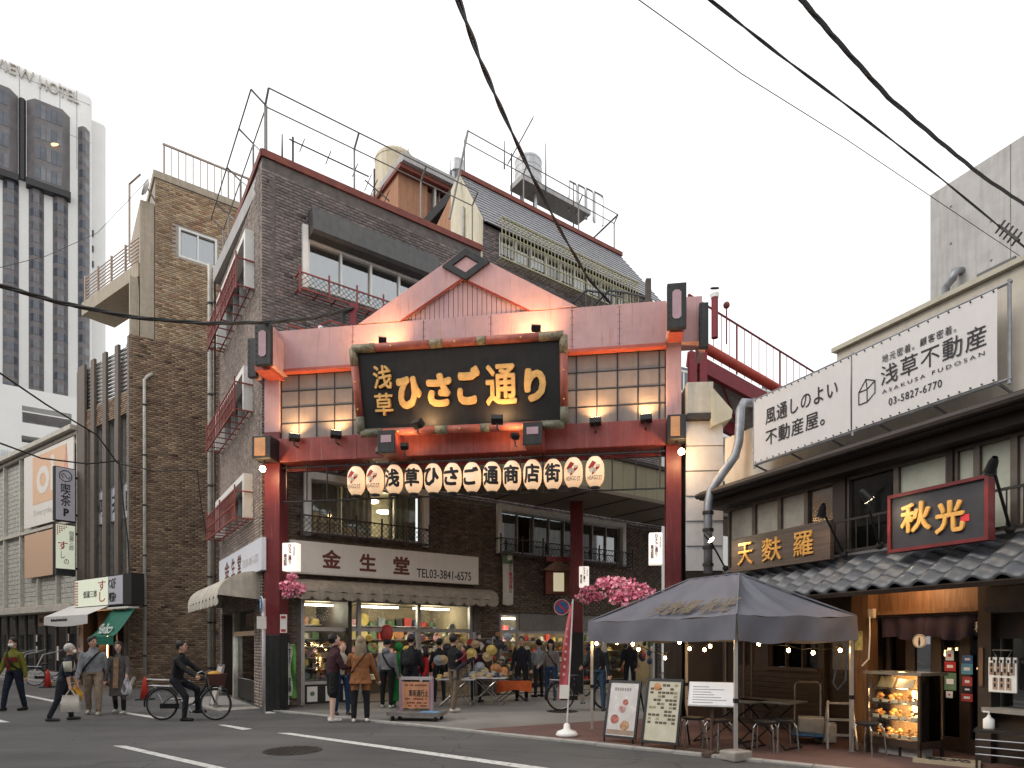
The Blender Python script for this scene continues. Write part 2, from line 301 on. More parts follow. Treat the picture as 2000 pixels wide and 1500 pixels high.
def text(name, s, F, a0, a1, b0, b1, c, m, parent, bold=0, ext=.006, vert=False, sp=1.0, shear=0, bev=0, label=None, res=3):
    """lettering fitted to a box on plane F"""
    cu = _fc.copy(); cu.body = '\n'.join(s) if vert else s; cu.extrude = 0.0 if ext == 0 else .02; cu.space_character = sp; cu.shear = shear; cu.resolution_u = res
    if vert: cu.align_x = 'CENTER'; cu.space_line = .95
    o = bpy.data.objects.new('lettering', cu); C.objects.link(o)
    dg = bpy.context.evaluated_depsgraph_get(); me = bpy.data.meshes.new_from_object(o.evaluated_get(dg)); bpy.data.objects.remove(o)
    if bold > .004:   # heavier strokes: the same glyph laid over itself, shifted all round
        bm = bmesh.new(); nsh = 6 if bold < .03 else 10
        for k_ in range(nsh + 1):
            sx, sy = (0, 0) if k_ == nsh else (math.cos(6.2832 * k_ / nsh) * bold, math.sin(6.2832 * k_ / nsh) * bold); n0 = len(bm.verts); bm.from_mesh(me); bm.verts.ensure_lookup_table()
            for v in bm.verts[n0:]: v.co.x += sx; v.co.y += sy; v.co.z += .0016 * k_ * (0 if ext == 0 else 1)
        bm.to_mesh(me); bm.free()
    n = len(me.vertices); co = np.empty(n * 3, np.float32); me.vertices.foreach_get('co', co); co = co.reshape(-1, 3)
    lo = co.min(0); hi = co.max(0); sz = np.maximum(hi - lo, 1e-6)
    A = a0 + (co[:, 0] - lo[0]) / sz[0] * (a1 - a0); B = b0 + (co[:, 1] - lo[1]) / sz[1] * (b1 - b0); Z = c + ((co[:, 2] - lo[2]) / sz[2] if ext else 0) * ext
    O = np.array(F.O) - np.array(worg(parent)); P = O + A[:, None] * np.array(F.ex) + B[:, None] * np.array(F.ey) + np.broadcast_to(Z, (n,))[:, None] * np.array(F.n)
    me.vertices.foreach_set('co', P.astype(np.float32).reshape(-1)); me.materials.clear(); me.update()
    return link(name, me, m, parent, label=label)
def textq(name, s, F, quad, c, m, parent, **kw):
    """as text(), box given by its photo corners (left, top, right, bottom)"""
    l, t, r, b = quad; a0, _ = F.at(l, (t + b) / 2, c); a1, _ = F.at(r, (t + b) / 2, c); um = (l + r) / 2
    return text(name, s, F, a0, a1, F.z(um, b, c), F.z(um, t, c), c, m, parent, **kw)
# ================================================================ the ground
asphalt_mat('asphalt', (.064, .063, .063), (.094, .092, .091)); asphalt_mat('paving', (.17, .16, .145), (.225, .212, .195), False); worn_paint('line_paint')
mat('paving_red', (.12, .068, .06), .85, var=.3, scale=2.5, bump=.3); mat('kerb', (.33, .32, .3), .85, var=.2, bump=.3)
RD = Vector((.814, -.581, 0)).normalized(); AR = Vector((.806, .592, 0)).normalized()      # along the road (to the right), into the arcade
E0 = gp(530, 1390)
MB().quad((-400, -60, 0), (400, -60, 0), (400, 700, 0), (-400, 700, 0)).build('road', K('asphalt'), kind='structure')
def flat(name, pts, z, m, kind='structure'):
    mb = MB(); n = len(pts); vs = [Vector((p[0], p[1], h)) for h in (0.001, z) for p in pts]
    mb.add(vs, [tuple(range(n, 2 * n))] + [(i, (i + 1) % n, n + (i + 1) % n, n + i) for i in range(n)]); return mb.build(name, m, kind=kind)
BK = Vector((RD.y, -RD.x, 0)) * -1                          # away from the road
flat('arcade_pavement', [E0 - RD * .25, E0 + RD * 16, E0 + RD * 16 + BK * 30, E0 - RD * .25 + BK * 45 + AR * 5], .02, K('paving'))
q0, q1, q2 = gp(905, 1430), gp(1190, 1409), gp(1420, 1400)
e1 = E0 + RD * ((q0 - E0).dot(RD)) + BK * .17
flat('red_pavement', [e1, E0 + RD * 16 + BK * .17, E0 + RD * 16 + BK * 9, q2 + BK * 1.0, q2, q1], .028, K('paving_red'))
kb = thing('kerb', 'pale stone kerb between the asphalt and the red pavement', 'kerb'); kb['kind'] = 'structure'; del kb['category']
_km = None
for i in range(26):
    p = E0 + RD * (-.25 + i * .62)
    o = MB().box(Fr((0, 0, 0), RD), .005, .612, 0, .036, -.15, 0)
    if _km is None: _km = o.mesh('kerb_stone'); _km.materials.append(K('kerb'))
    c = bpy.data.objects.new('kerb_stone', _km); C.objects.link(c); c.parent = kb; c.location = p + BK * 0 + Vector((0, 0, random.uniform(0, .004)))
mk = thing('road_marking', 'white painted lines on the dark asphalt', 'marking'); mk['kind'] = 'structure'; del mk['category']
def line4(*uv):
    MB().quad(*[gp(u, v) + Vector((0, 0, .005)) for u, v in uv]).build('painted_line', K('line_paint'), mk)
line4((540, 1432), (568, 1432), (1075, 1501), (1020, 1501)); line4((220, 1457), (246, 1457), (452, 1503), (418, 1503))
line4((425, 1416), (441, 1416), (493, 1424), (474, 1426)); line4((238, 1393), (250, 1392), (322, 1402), (303, 1404)); line4((40, 1358), (50, 1357), (128, 1372), (116, 1374)); line4((-30, 1405), (0, 1406), (20, 1411), (-30, 1412)); line4((515, 1391), (528, 1390), (540, 1393), (520, 1394))
def manhole(name, label, u, v, r):
    p = gp(u, v); t = thing(name, label, 'manhole', p)
    MB().lathe([(r, 0), (r, .026 if v < 1420 else .006), (r - .05, .026 if v < 1420 else .007)], p, 24).build('rim', K('steel') if 0 else mat('iron', (.05, .045, .042), .55, .6, var=.5, scale=9), t)
    mb = MB(); z = .027 if v < 1420 else .008
    for i in range(-4, 5):
        for j in range(-4, 5):
            if math.hypot(i, j) < 4.3: mb.cube(p.x + i * r / 5, p.y + j * r / 5, z, r / 7, r / 7, .008, .4)
    mb.build('cover_pattern', K('iron'), t)
manhole('manhole_cover', 'round iron manhole cover in the asphalt beside the white line', 572, 1466, .42)
manhole('manhole_cover', 'round manhole cover in the grey paving behind the banner pole', 1098, 1391, .36)
# ================================================================ hotel tower, far behind on the left
mat('tower_white', (.74, .73, .7), .7, var=.06, scale=.15, streak=.12, grime=(.5, .49, .46)); mat('tower_grey', (.15, .135, .135), .5, var=.25, scale=.6); mat('tower_glass', (.07, .08, .1), .2, var=.5, scale=.5, spec=.8); mat('tower_glass_b', (.12, .122, .13), .2, var=.5, scale=.5, spec=.8); mat('tower_dark', (.03, .028, .03), .5)
HY0 = 125.0; hp = pt(180, 1000, HY0); FH = Fr((hp.x, hp.y, 0), AR)
ht = thing('hotel_tower', 'tall white hotel tower with dark vertical window bays', 'hotel', FH.P(0, 0, 0))
zt = FH.z(180, 185)
mb = MB(); mb.box(FH, -62, 0, 0, zt, -24, 0); mb.build('tower_wall', K('tower_white'), ht, bev=.8)
a1 = FH.a(207, -3); MB().box(FH, -1, a1, 0, FH.z(195, 237, -3), -22, -3).build('side_wing', K('tower_white'), ht, bev=.6)
mb = MB()
for u in (38, 78, 117, 150): a = FH.a(u); mb.box(FH, a - .06, a + .06, FH.z(u, 330), zt - .4, 0, .03)
for z in (zt - 2.2, zt - 9.5): mb.box(FH, -60, -.3, z - .05, z + .05, 0, .03)
mb.build('panel_joints', K('conc'), ht)
for (s, l, r, tl, bl) in (('VIEW', -14, 67, 139, 163), ('HOTEL', 77, 154, 177, 203)):
    a0, a1_ = FH.a(l), FH.a(r); um = (l + r) / 2; hgt = 1.95
    zc = FH.z(r, bl + 2)
    text('lettering', s, FH, a0, a1_, zc, zc + hgt, .05, mat('tower_letter', (.5, .46, .4), .5), ht, ext=.35)
def bay(F, a0, a1, b0, b1, d, ch, m, name, par, c=0):
    pl = [(a0, c), (a0 + ch, c + d), (a1 - ch, c + d), (a1, c)]; mb_ = MB(); vs = [F.P(a, b, cc) for b in (b0, b1) for a, cc in pl]
    mb_.add(vs, [(0, 1, 2, 3), (7, 6, 5, 4), (0, 4, 5, 1), (1, 5, 6, 2), (2, 6, 7, 3), (3, 7, 4, 0)]); return mb_.build(name, m, par)
# crown storeys: wide dark glass blocks
zb, ztp = FH.z(133, 383), FH.z(133, 228)
for l, r in ((-60, 35), (52, 137)):
    a0, a1_ = FH.a(l, 1), FH.a(r, 1); cr = bay(FH, a0, a1_, zb, ztp, 1.4, 1.2, K('tower_grey'), 'crown_storeys', ht); cr['label'] = 'dark glazed upper storeys'
    for i in range(4):
        for j in range(5):
            w_ = (a1_ - a0 - 2.5) / 5; x = a0 + 1.25 + j * w_; z = zb + .5 + i * (ztp - zb) / 4
            MB().box(FH, x + .06, x + w_ - .06, z, z + (ztp - zb) / 4 * .66, 1.3, 1.46).build('window', K('tower_glass' if random.random() < .6 else 'tower_glass_b'), cr)
    MB().box(FH, a0 - .1, a1_ + .1, zb - 1.2, zb, 0, 1.7).build('soffit', K('tower_dark'), cr)
a0, a1_ = FH.a(36), FH.a(51); bay(FH, a0, a1_, zb, FH.z(45, 195), .5, .3, K('tower_dark'), 'recess', ht)
ob = MB().ball(FH.P(FH.a(104), FH.z(104, 292), 1.5), .5, sc_=(2, .3, .6)); ob.build('lit_lamp', glow('chandelier', (1, .55, .25), 1.5), ht)
# shafts of bay windows
for l, r, top, bot in ((5, 37, 345, 770), (56, 86, 362, 790), (103, 133, 382, 800), (152, 175, 253, 800)):
    a0, a1_ = FH.a(l), FH.a(r); zt_, zb_ = FH.z((l + r) / 2, top), FH.z((l + r) / 2, bot)
    sh = bay(FH, a0, a1_, zb_, zt_, .9, .7, K('tower_grey'), 'bay_shaft', ht)
    n = int((zt_ - zb_) / 2.45)
    for i in range(n):
        z = zb_ + .5 + i * 2.45; g = K(random.choice(['tower_glass', 'tower_glass_b', 'tower_glass_b', 'tower_glass']))
        pl = [(a0 + .1, .17), (a0 + .72, .95), (a1_ - .72, .95), (a1_ - .1, .17)]; mb = MB(); vs = [FH.P(a, b, c) for b in (z, z + 1.45) for a, c in pl]
        mb.add(vs, [(0, 4, 5, 1), (1, 5, 6, 2), (2, 6, 7, 3)]); mb.build('window', g, sh)
        am = (a0 + a1_) / 2; MB().box(FH, am - .06, am + .06, z, z + 1.45, .9, 1.0).build('mullion', K('tower_grey'), sh)
mb = MB()
for v in (462, 492, 522): mb.box(FH, FH.a(179, -2.9), FH.a(183, -2.9), FH.z(181, v, -2.9), FH.z(181, v - 12, -2.9), -3, -2.8)
mb.build('vent_slots', K('tower_dark'), ht)
# podium in front of the tower
pp = pt(155, 1000, 78); FP_ = Fr((pp.x, pp.y, 0), AR)
pd = thing('hotel_podium', 'low white annex block with open parking slots below the hotel tower', 'building', FP_.P(0, 0))
holes = [(FP_.a(43), FP_.a(140), FP_.z(90, 832), FP_.z(90, 800)), (FP_.a(42), FP_.a(82), FP_.z(62, 866), FP_.z(62, 853))]
wall_cells(FP_, -40, 3, 0, FP_.z(155, 778), -2, 0, holes).build('wall', K('tower_white'), pd)
MB().box(FP_, -40, 3, 0, FP_.z(155, 800), -10, -5).build('parking_deck', K('tower_grey'), pd)
for i in range(4):
    a = FP_.a(52 + i * 22, -3); MB().box(FP_, a, a + 1.1, holes[0][2] + .1, holes[0][2] + .9, -4, -2.6).build('parked_shape', mat('car_grey', (.2, .22, .24), .3), pd, bev=.25)
mb = MB()
for i in range(7): a = FP_.a(2 + i * 3); mb.box(FP_, a, a + .08, FP_.z(10, 903), FP_.z(10, 880), .3, .4)
mb.build('balcony_rail', K('steel'), pd)
# ================================================================ tan brick building with the cafe
tc0 = gp(252, 1345); FT = Fr(tc0, AR); tl0 = tc0 - RD * 4.0; FTf = Fr(tl0, RD)
tan = thing('tan_brick_building', 'tall tan brick building with fins, roof rail and balcony', 'building', tc0)
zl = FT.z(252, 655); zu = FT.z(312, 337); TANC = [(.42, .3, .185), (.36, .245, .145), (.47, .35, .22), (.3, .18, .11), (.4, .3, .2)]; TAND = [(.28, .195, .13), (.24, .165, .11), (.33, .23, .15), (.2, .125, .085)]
au = FT.a(303)
wh = (FT.a(349), FT.a(424), FT.z(385, 512), FT.z(385, 455))
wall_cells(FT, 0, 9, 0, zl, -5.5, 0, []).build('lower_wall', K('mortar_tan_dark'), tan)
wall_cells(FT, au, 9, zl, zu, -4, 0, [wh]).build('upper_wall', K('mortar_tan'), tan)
zs = FT.z(340, 672)
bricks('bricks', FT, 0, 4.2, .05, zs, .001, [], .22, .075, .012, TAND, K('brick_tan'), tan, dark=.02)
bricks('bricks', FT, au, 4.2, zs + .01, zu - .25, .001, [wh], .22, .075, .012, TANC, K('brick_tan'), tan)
window(FT, *wh, -.02, 2, K('white_paint'), K('glass_sky'), tan, fw=.07, curtain='curtain')
mb = MB(); mb.box(FT, au - .06, 9, zu - .25, zu, -4, .06); mb.build('roof_coping', mat('coping_tan', (.4, .34, .26), .8, var=.15, streak=.3), tan)
rl = MB(); rl.box(FT, au + .25, 9, zu + 1.12, zu + 1.18, -.15, -.09); rl.build('roof_rail', mat('rail_tan', (.42, .33, .27), .6), tan)
for i in range(26):
    a = au + .27 + i * .24; MB().box(FT, a, a + (.06 if i % 9 == 0 else .03), zu, zu + 1.12, -.14, -.11).build('baluster', K('rail_tan'), tan)
# pilasters and balcony on the street side of the upper floors
cp = K('coping_tan'); mb = MB(); mb.box(FT, au - .45, au - .02, zl - .6, FT.z(295, 395), -3, -.05); mb.box(FT, au - .75, au - .5, zl - .6, FT.z(280, 540), -.5, -.2); mb.build('pilaster', cp, tan)
FB = Fr(FT.P(au - .35, 0, -.3) , -RD); zb0 = FT.z(285, 512)
mb = MB(); mb.box(FB, -.1, 4.6, zb0 - .5, zb0, -.2, 1.0); mb.build('balcony_slab', cp, tan)
mb = MB()
for i in range(8): mb.box(FB, 0, 4.6, zb0 + .12 + i * .13, zb0 + .15 + i * .13, -.06, -.03); mb.box(FB, -.06, -.03, zb0 + .12 + i * .13, zb0 + .15 + i * .13, -.1, 1.0)
mb.build('balcony_rail', K('rail_tan'), tan)
for i in range(5): MB().box(FB, i * 1.14, i * 1.14 + .05, zb0, zb0 + 1.12, -.1, -.03).build('rail_post', K('rail_tan'), tan)
MB().tube([FB.P(.1, zb0, -.4), FB.P(.1, zb0 + 2.7, -.4), FB.P(-.7, zb0 + 2.7, -.4)], .035).build('rail_post', K('rail_tan'), tan)
dsh = thing('satellite_dish', 'white satellite dish at the top corner of the tan building', 'dish', FT.P(au - .25, FT.z(290, 380), .2))
MB().lathe([(.02, 0), (.2, .03), (.3, .1), (.29, .11), (.19, .05), (.01, .03)], FT.P(au - .25, FT.z(290, 378), .25), 18, ax=(-.8, -.5, .35)).build('reflector', K('plastic_white'), dsh, smooth=True)
MB().tube([FT.P(au - .25, FT.z(290, 378), .25), FT.P(au, FT.z(290, 388), .0)], .03).build('arm', K('steel'), dsh)
# drain pipes
def pipe(label, pts, r, m, cl=5):
    t = thing('drain_pipe', label, 'pipe', pts[-1]); MB().tube(pts, r, 8).build('pipe', m, t, smooth=True)
    L0, L1 = Vector(pts[-2]), Vector(pts[-1])
    for i in range(cl): MB().lathe([(r * 1.3, -.03), (r * 1.3, .03)], L0.lerp(L1, (i + .5) / cl), 8, ax=(L1 - L0)).build('clamp', K('iron'), t)
P_ = lambda u, v, c=.12: FT.P(*FT.at(u, v, c), c)
pipe('white drain pipe with bent top down the tan brick side wall', [P_(297, 730, 0), P_(288, 735), P_(282, 742), P_(283, 1330)], .055, mat('pipe_white', (.55, .53, .47), .5, streak=.3), 6)
# street front with fins
zf = 12.0
holesf = []
fa = [FTf.a(u) for u in (158, 174, 197.5, 221, 245)]
for i in range(4):
    l, r = [(171, 178), (187, 201), (210, 225), (234, 248)][i]; um = (l + r) / 2
    holesf.append((FTf.a(l, 0), FTf.a(r, 0), 3.72, 9.6))
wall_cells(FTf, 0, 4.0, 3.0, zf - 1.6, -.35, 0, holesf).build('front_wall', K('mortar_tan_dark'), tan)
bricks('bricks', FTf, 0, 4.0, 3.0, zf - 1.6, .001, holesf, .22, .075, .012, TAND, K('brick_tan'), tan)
for (a0, a1_, b0, b1) in holesf:
    window(FTf, a0, a1_, 7.2, 9.6, -.1, 2, mat('alu', (.35, .34, .32), .4, .6), K('glass_sky'), tan, fw=.04, curtain='curtain_dk'); window(FTf, a0, a1_, 3.72, 6.0, -.1, 2, K('alu'), K('glass_sky'), tan, fw=.04, curtain='curtain')
mb = MB(); mb.box(FTf, .2, 3.9, 6.0, 7.2, -.16, -.1); bd = mb.build('sign_band', mat('sign_grey', (.5, .5, .53), .6, var=.05), tan)
for ch_, l, r in (('喫', 189, 206), ('茶', 213, 232), ('P', 240, 249)): text('lettering', ch_, FTf, FTf.a(l), FTf.a(r), 6.25, 6.95, -.095, K('ink'), bd, bold=.01)
MB().torus(FTf.P(FTf.a(180), 6.6, -.09), .32, .02, FTf.n, 20, 4).build('emblem', K('ink'), bd)
fins = [(FTf.a(156.5), FTf.a(170), 712), (FTf.a(179, .05), FTf.a(186, .05), 698), (FTf.a(202, .05), FTf.a(209, .05), 685), (FTf.a(226, .05), FTf.a(233, .05), 671)]
for a0, a1_, v in fins:
    MB().box(FTf, a0, a1_, 2.95, zf + .1, 0.003, .09).build('fin', mat('fin_brown', (.13, .1, .08), .6, var=.2, streak=.3), tan)
for i in range(11): MB().box(FTf, .1, 3.85, zf - 1.5 + i * .14, zf - 1.42 + i * .14, -.1, -.05).build('louvre', K('alu'), tan)
MB().box(FTf, 3.9, 4.02, 0, zl, -.6, .02).build('corner_pier', K('mortar_tan_dark'), tan)
MB().box(FTf, -.25, 0, 0, zf, -.6, .03).build('corner_pier', K('mortar_tan_dark'), tan)
# cafe ground floor
mat('cafe_orange', (.35, .13, .04), .6, var=.3); mat('shutter', (.32, .28, .24), .6, var=.2)
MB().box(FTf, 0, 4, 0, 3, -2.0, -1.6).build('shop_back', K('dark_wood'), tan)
o = MB(); o.box(FTf, 1.55, 2.2, 0, 2.3, -.5, -.45); o.build('shop_door', K('cafe_orange'), tan)
mb = MB(); [mb.box(FTf, 3.0, 3.85, .05 + i * .1, .14 + i * .1, -.3, -.25 + .01 * (i % 2)) for i in range(24)]; mb.build('shutter', K('shutter'), tan)
for a in (0, 1.4, 2.25, 2.9, 3.87): MB().box(FTf, a, a + .12, 0, 3.0, -.5, -.05).build('post', K('dark_wood'), tan)
lt = thing('strip_light', 'warm vertical strip light beside the cafe entrance', 'light', FTf.P(1.5, 0, -.3)); MB().box(FTf, 1.47, 1.53, .9, 2.1, -.34, -.3).build('tube', glow('strip_warm', (1, .55, .22), 6), lt); lamp('strip_glow', FTf.P(1.8, 1.7, .05), 25, (1, .55, .25), parent=lt)
# signs on the cafe building
mat('sign_cream', (.62, .64, .52), .5, var=.05, emit=(.8, .85, .65), es=.25); mat('sign_lav', (.5, .49, .54), .5, var=.05); mat('seal_red', (.42, .06, .05), .6)
FX = Fr(FTf.P(0, 0, 0), (.581, .814, 0))
def vsign(label, l, r, t, b, body, fn):
    a0, a1_ = FX.a(l), FX.a(r); um = (l + r) / 2; b0, b1 = FX.z(um, b), FX.z(um, t)
    th = thing('hanging_sign', label, 'sign', FX.P((a0 + a1_) / 2, b0)); MB().box(FX, a0, a1_, b0, b1, -.2, 0).build('case', K('dark'), th)
    MB().box(FX, a0 + .03, a1_ - .03, b0 + .03, b1 - .03, .002, .012).build('face', body, th); MB().box(FX, a1_, a1_ + .3, b0 + .25, b0 + .33, -.14, -.06).build('bracket', K('black_metal'), th); MB().box(FX, a1_, a1_ + .3, b1 - .35, b1 - .27, -.14, -.06).build('bracket', K('black_metal'), th); fn(th, a0, a1_, b0, b1)
def f1(th, a0, a1_, b0, b1):
    h = b1 - b0; w_ = a1_ - a0; MB().torus(FX.P(a0 + w_ * .5, b1 - h * .16, .02), w_ * .3, .014, FX.n, 20, 4).build('emblem', K('ink'), th)
    MB().tube([FX.P(a0 + w_ * (.5 + .2 * math.cos(q)), b1 - h * (.16 + .05 * math.sin(2 * q)), .02) for q in (0, .6, 1.3, 2.1, 3.0, 4.2)], .012, 4).build('emblem', K('ink'), th)
    text('lettering', '喫茶', FX, a0 + w_ * .26, a1_ - w_ * .26, b0 + h * .28, b0 + h * .7, .014, K('ink'), th, vert=True, bold=.008); text('lettering', 'P', FX, a0 + w_ * .4, a0 + w_ * .66, b0 + h * .09, b0 + h * .235, .014, K('ink'), th, bold=.05)
vsign('grey projecting sign with a round emblem reading 喫茶P', 107, 148, 913, 1018, K('sign_lav'), f1)
def seals(F, a0, a1_, b0, b1, n, m, par, tri=True, c=.016):
    mb_ = MB(); d = (a1_ - a0) / n
    for j in range(int((b1 - b0) / d)):
        for i in range(n - (j if tri else 0)): x = a0 + i * d; z = b1 - (j + 1) * d; mb_.prism(F, [(x, z), (x + d * .85, z), (x + d * .42, z + d * .85)], c - .004, c)
    mb_.build('pattern', m, par)
def f2(th, a0, a1_, b0, b1):
    h = b1 - b0; w_ = a1_ - a0; MB().box(FX, a0 + .03, a1_ - .03, b0 + .03, b0 + h * .13, .013, .02).build('base_band', K('ink'), th); seals(FX, a0 + .05, a0 + w_ * .6, b1 - h * .36, b1 - .05, 5, K('seal_red'), th)
    text('lettering', 'す', FX, a0 + w_ * .14, a0 + w_ * .6, b0 + h * .5, b0 + h * .66, .014, K('ink_red'), th, bold=.01); text('lettering', 'し', FX, a0 + w_ * .28, a0 + w_ * .46, b0 + h * .33, b0 + h * .47, .014, K('ink'), th); text('lettering', 'の', FX, a0 + w_ * .42, a0 + w_ * .66, b0 + h * .22, b0 + h * .32, .014, K('ink'), th); text('lettering', '佃瀧三郎', FX, a0 + w_ * .66, a0 + w_ * .9, b0 + h * .5, b0 + h * .88, .014, K('ink'), th, vert=True)
vsign('cream projecting sign with red triangles reading すし', 107, 148, 1024, 1124, K('sign_cream'), f2)
# horizontal box sign
FS = Fr(FTf.P(0, 0, .45), RD); a0, a1_ = FS.a(146), FS.a(256); b0, b1 = FS.z(200, 1182), FS.z(200, 1128)
hs = thing('box_sign', 'horizontal cream box sign reading 佃瀧三郎 above the green awning', 'sign', FS.P(a0, b0)); MB().box(FS, a0, a1_, b0 - .04, b1 + .04, -.42, -.01).build('case', K('dark'), hs)
am = FS.a(212); MB().box(FS, a0 + .04, am - .03, b0, b1, -.005, .01).build('face', K('sign_cream'), hs); MB().box(FS, am + .03, FS.a(240), b0, b1, -.005, .01).build('face', K('sign_lav'), hs)
seals(FS, a0 + .05, a0 + .35, b0 + .02, b1 - .02, 3, K('seal_red'), hs, False); w_ = am - a0
text('lettering', '佃瀧三郎', FS, a0 + w_ * .28, a0 + w_ * .68, b0 + .3, b0 + .55, .014, K('ink'), hs); text('lettering', 'すし', FS, a0 + w_ * .72, a0 + w_ * .93, b0 + .12, b1 - .1, .014, K('ink_red'), hs, vert=True)
text('lettering', '2F', FS, am + .3, am + .58, b1 - .42, b1 - .08, .014, K('ink'), hs); text('lettering', '喫茶P', FS, am + .08, am + .6, b0 + .08, b0 + .42, .014, K('ink'), hs, bold=.015); MB().torus(FS.P(am + .18, b1 - .25, .02), .12, .015, FS.n, 16, 4).build('emblem', K('ink'), hs)
MB().box(FS, a0 + .2, a1_ - .1, b0 - .16, b0 - .1, -.3, .05).build('lamp_rail', K('white_paint'), hs)
# awnings
mat('green_cloth', (.01, .13, .085), .75, var=.2); mat('white_cloth', (.6, .58, .55), .8, var=.1)
aw = thing('green_awning', 'green fabric awning with its lettering seen from behind', 'awning', FTf.P(2.6, 2.7, .5))
A0, A1 = FTf.a(183, .9), FTf.a(266, .3); ztp, zbt = FTf.z(225, 1190, .6), FTf.z(225, 1243, .8)
MB().grid(lambda i, j: FTf.P(A0 + (A1 - A0) * i, zbt + (ztp - zbt) * j + .02 * math.sin(i * 9), 1.0 - .65 * j ** .8), 12, 8).build('cloth', K('green_cloth'), aw, smooth=True)
MB().grid(lambda i, j: FTf.P(A0 + (A1 - A0) * i, zbt - .28 * j, 1.0 + .02 * math.sin(i * 25)), 20, 2).build('valance', K('green_cloth'), aw, smooth=True)
FA = Fr(FTf.P(A0, zbt, 1.005), RD, FTf.P(0, ztp - zbt, -.55) - FTf.P(0, 0, 0)); text('lettering', 'cafeP', FA, 1.35, .3, .1, .5, .015, mat('letter_pale', (.5, .55, .5), .7), aw, bold=.02, ext=.004)
aw2 = thing('white_awning', 'white fabric awning left of the green awning', 'awning', FTf.P(.2, 2.6, .5)); A0, A1 = FTf.a(98, .9), FTf.a(184, .9); z0 = 2.55
MB().grid(lambda i, j: FTf.P(A0 + (A1 - A0) * i, z0 + .5 * j, 1.1 - 1.0 * j), 10, 4).build('cloth', K('white_cloth'), aw2, smooth=True); MB().grid(lambda i, j: FTf.P(A0 + (A1 - A0) * i, z0 - .3 * j - .08 * math.sin(i * 3.1) * j, 1.1), 12, 2).build('valance', K('white_cloth'), aw2, smooth=True)
FA2 = Fr(FTf.P(A0, z0 - .3, 1.11), RD); mb = MB(); [mb.box(FA2, .7 + i * .085, .75 + i * .085, .12, .19 + .03 * (i % 3 == 0), 0, .004) for i in range(17)]; mb.build('lettering', K('ink'), aw2)
nb = thing('cloth_banner', 'white cloth banner hanging at the cafe entrance', 'banner', FTf.P(1.2, 1.2, .2)); MB().grid(lambda i, j: FTf.P(.75 + .42 * i, 1.25 + 1.15 * j, .35 + .03 * math.sin(i * 6)), 6, 4).build('cloth', mat('banner_warm', (.65, .5, .42), .8), nb); text('lettering', 'すし', FTf, .86, 1.06, 1.4, 2.2, .395, K('ink'), nb, vert=True, ext=.003)
# ================================================================ discount store left of the cafe
FD = Fr(tl0 - RD * .26, RD); DZ = 9.8
ds = thing('store_building', 'long store building with glass block walls and a big faded banner', 'building', FD.P(-.3, 0))
mat('block_wall', (.44, .42, .37), .4, var=.15); mat('block', (.52, .51, .46), .25, var=.2, spec=.7); mat('frame_beige', (.54, .5, .43), .6, streak=.3); mat('faded_white', (.72, .68, .62), .7, var=.05); mat('faded_orange', (.72, .46, .3), .7, var=.05); mat('faded_red', (.68, .32, .22), .7); mat('peach', (.55, .36, .24), .7, var=.05)
MB().box(FD, -16, -.02, 3.1, DZ, -6, -.15).build('wall', K('block_wall'), ds)
cols_ = [-16 + i * 2.0 for i in range(9)]; mb = MB()
for x in cols_: mb.box(FD, x - .05, x + .05, 3.1, DZ, -.15, .03)
for z in (3.1, 6.35, DZ - .1): mb.box(FD, -16, -.02, z - .06, z + .06, -.14, .05)
mb.build('mullion_frame', K('frame_beige'), ds)
B = MB(); 
for i in range(8):
    for a in range(9):
        for b in range(33):
            z = 3.2 + b * .2
            if z > DZ - .3: continue
            x = cols_[i] + .08 + a * .205; B.box(FD, x, x + .185, z, z + .18, -.15, -.11)
B.build('glass_blocks', K('block'), ds, kind='stuff')
MB().box(FD, -16, -.02, DZ, DZ + .18, -6, .25).build('roof_edge', K('frame_beige'), ds)
bn = thing('store_banner', 'big faded white and orange banner high on the store wall', 'banner', FD.P(-3, 6.4)); x0, x1 = FD.a(47, .1), -.1; MB().box(FD, x0, x1, 6.5, 9.55, .06, .1).build('sheet', K('faded_white'), bn); xa, xb = FD.a(64, .1), FD.a(128, .1); MB().box(FD, xa, xb, 7.4, 9.4, .102, .106).build('print', K('faded_orange'), bn)
text('lettering', 'O', FD, FD.a(72, .1), FD.a(97, .1), 7.75, 8.9, .108, K('faded_white'), bn, bold=.06, ext=.004); text('lettering', 'i', FD, FD.a(99, .1), FD.a(107, .1), 7.75, 9.2, .108, K('faded_white'), bn, bold=.05, ext=.004); MB().prism(FD, [(FD.a(124, .1), 8.2), (FD.a(133, .1), 8.2), (FD.a(130, .1), 9.45)], .108, .112).build('print', K('faded_red'), bn)
text('lettering', 'Everyday', FD, FD.a(66, .1), FD.a(106, .1), 6.85, 7.15, .104, mat('faded_grey', (.55, .52, .48), .7), bn, ext=.003)
pn = MB().box(FD, FD.a(48, .1), FD.a(112, .1), 4.35, 6.2, .06, .1).build('peach_panel', K('peach')); tag(pn, 'blank peach signboard under the big store banner', 'signboard')
MB().box(FD, -16, -.02, 2.85, 3.1, -.5, .25).build('canopy', K('frame_beige'), ds)
MB().box(FD, -16, -.02, 0, 2.85, -4, -3.6).build('shop_back', mat('shop_inside', (.2, .17, .13), .7), ds)
for i in range(14):
    x = -16 + i * 1.15; MB().box(FD, x, x + .09, 0.35, 2.85, -.5, -.4).build('post', K('fin_brown'), ds); MB().box(FD, x + .09, x + 1.15, .4, 2.85, -.46, -.45).build('pane', glass('glass_store', (.6, .58, .52), .05), ds)
for i in range(3): MB().box(FD, -16, -.1, 0, .12 + .12 * i, -.5, .9 - .35 * i).build('step', K('kerb'), ds)
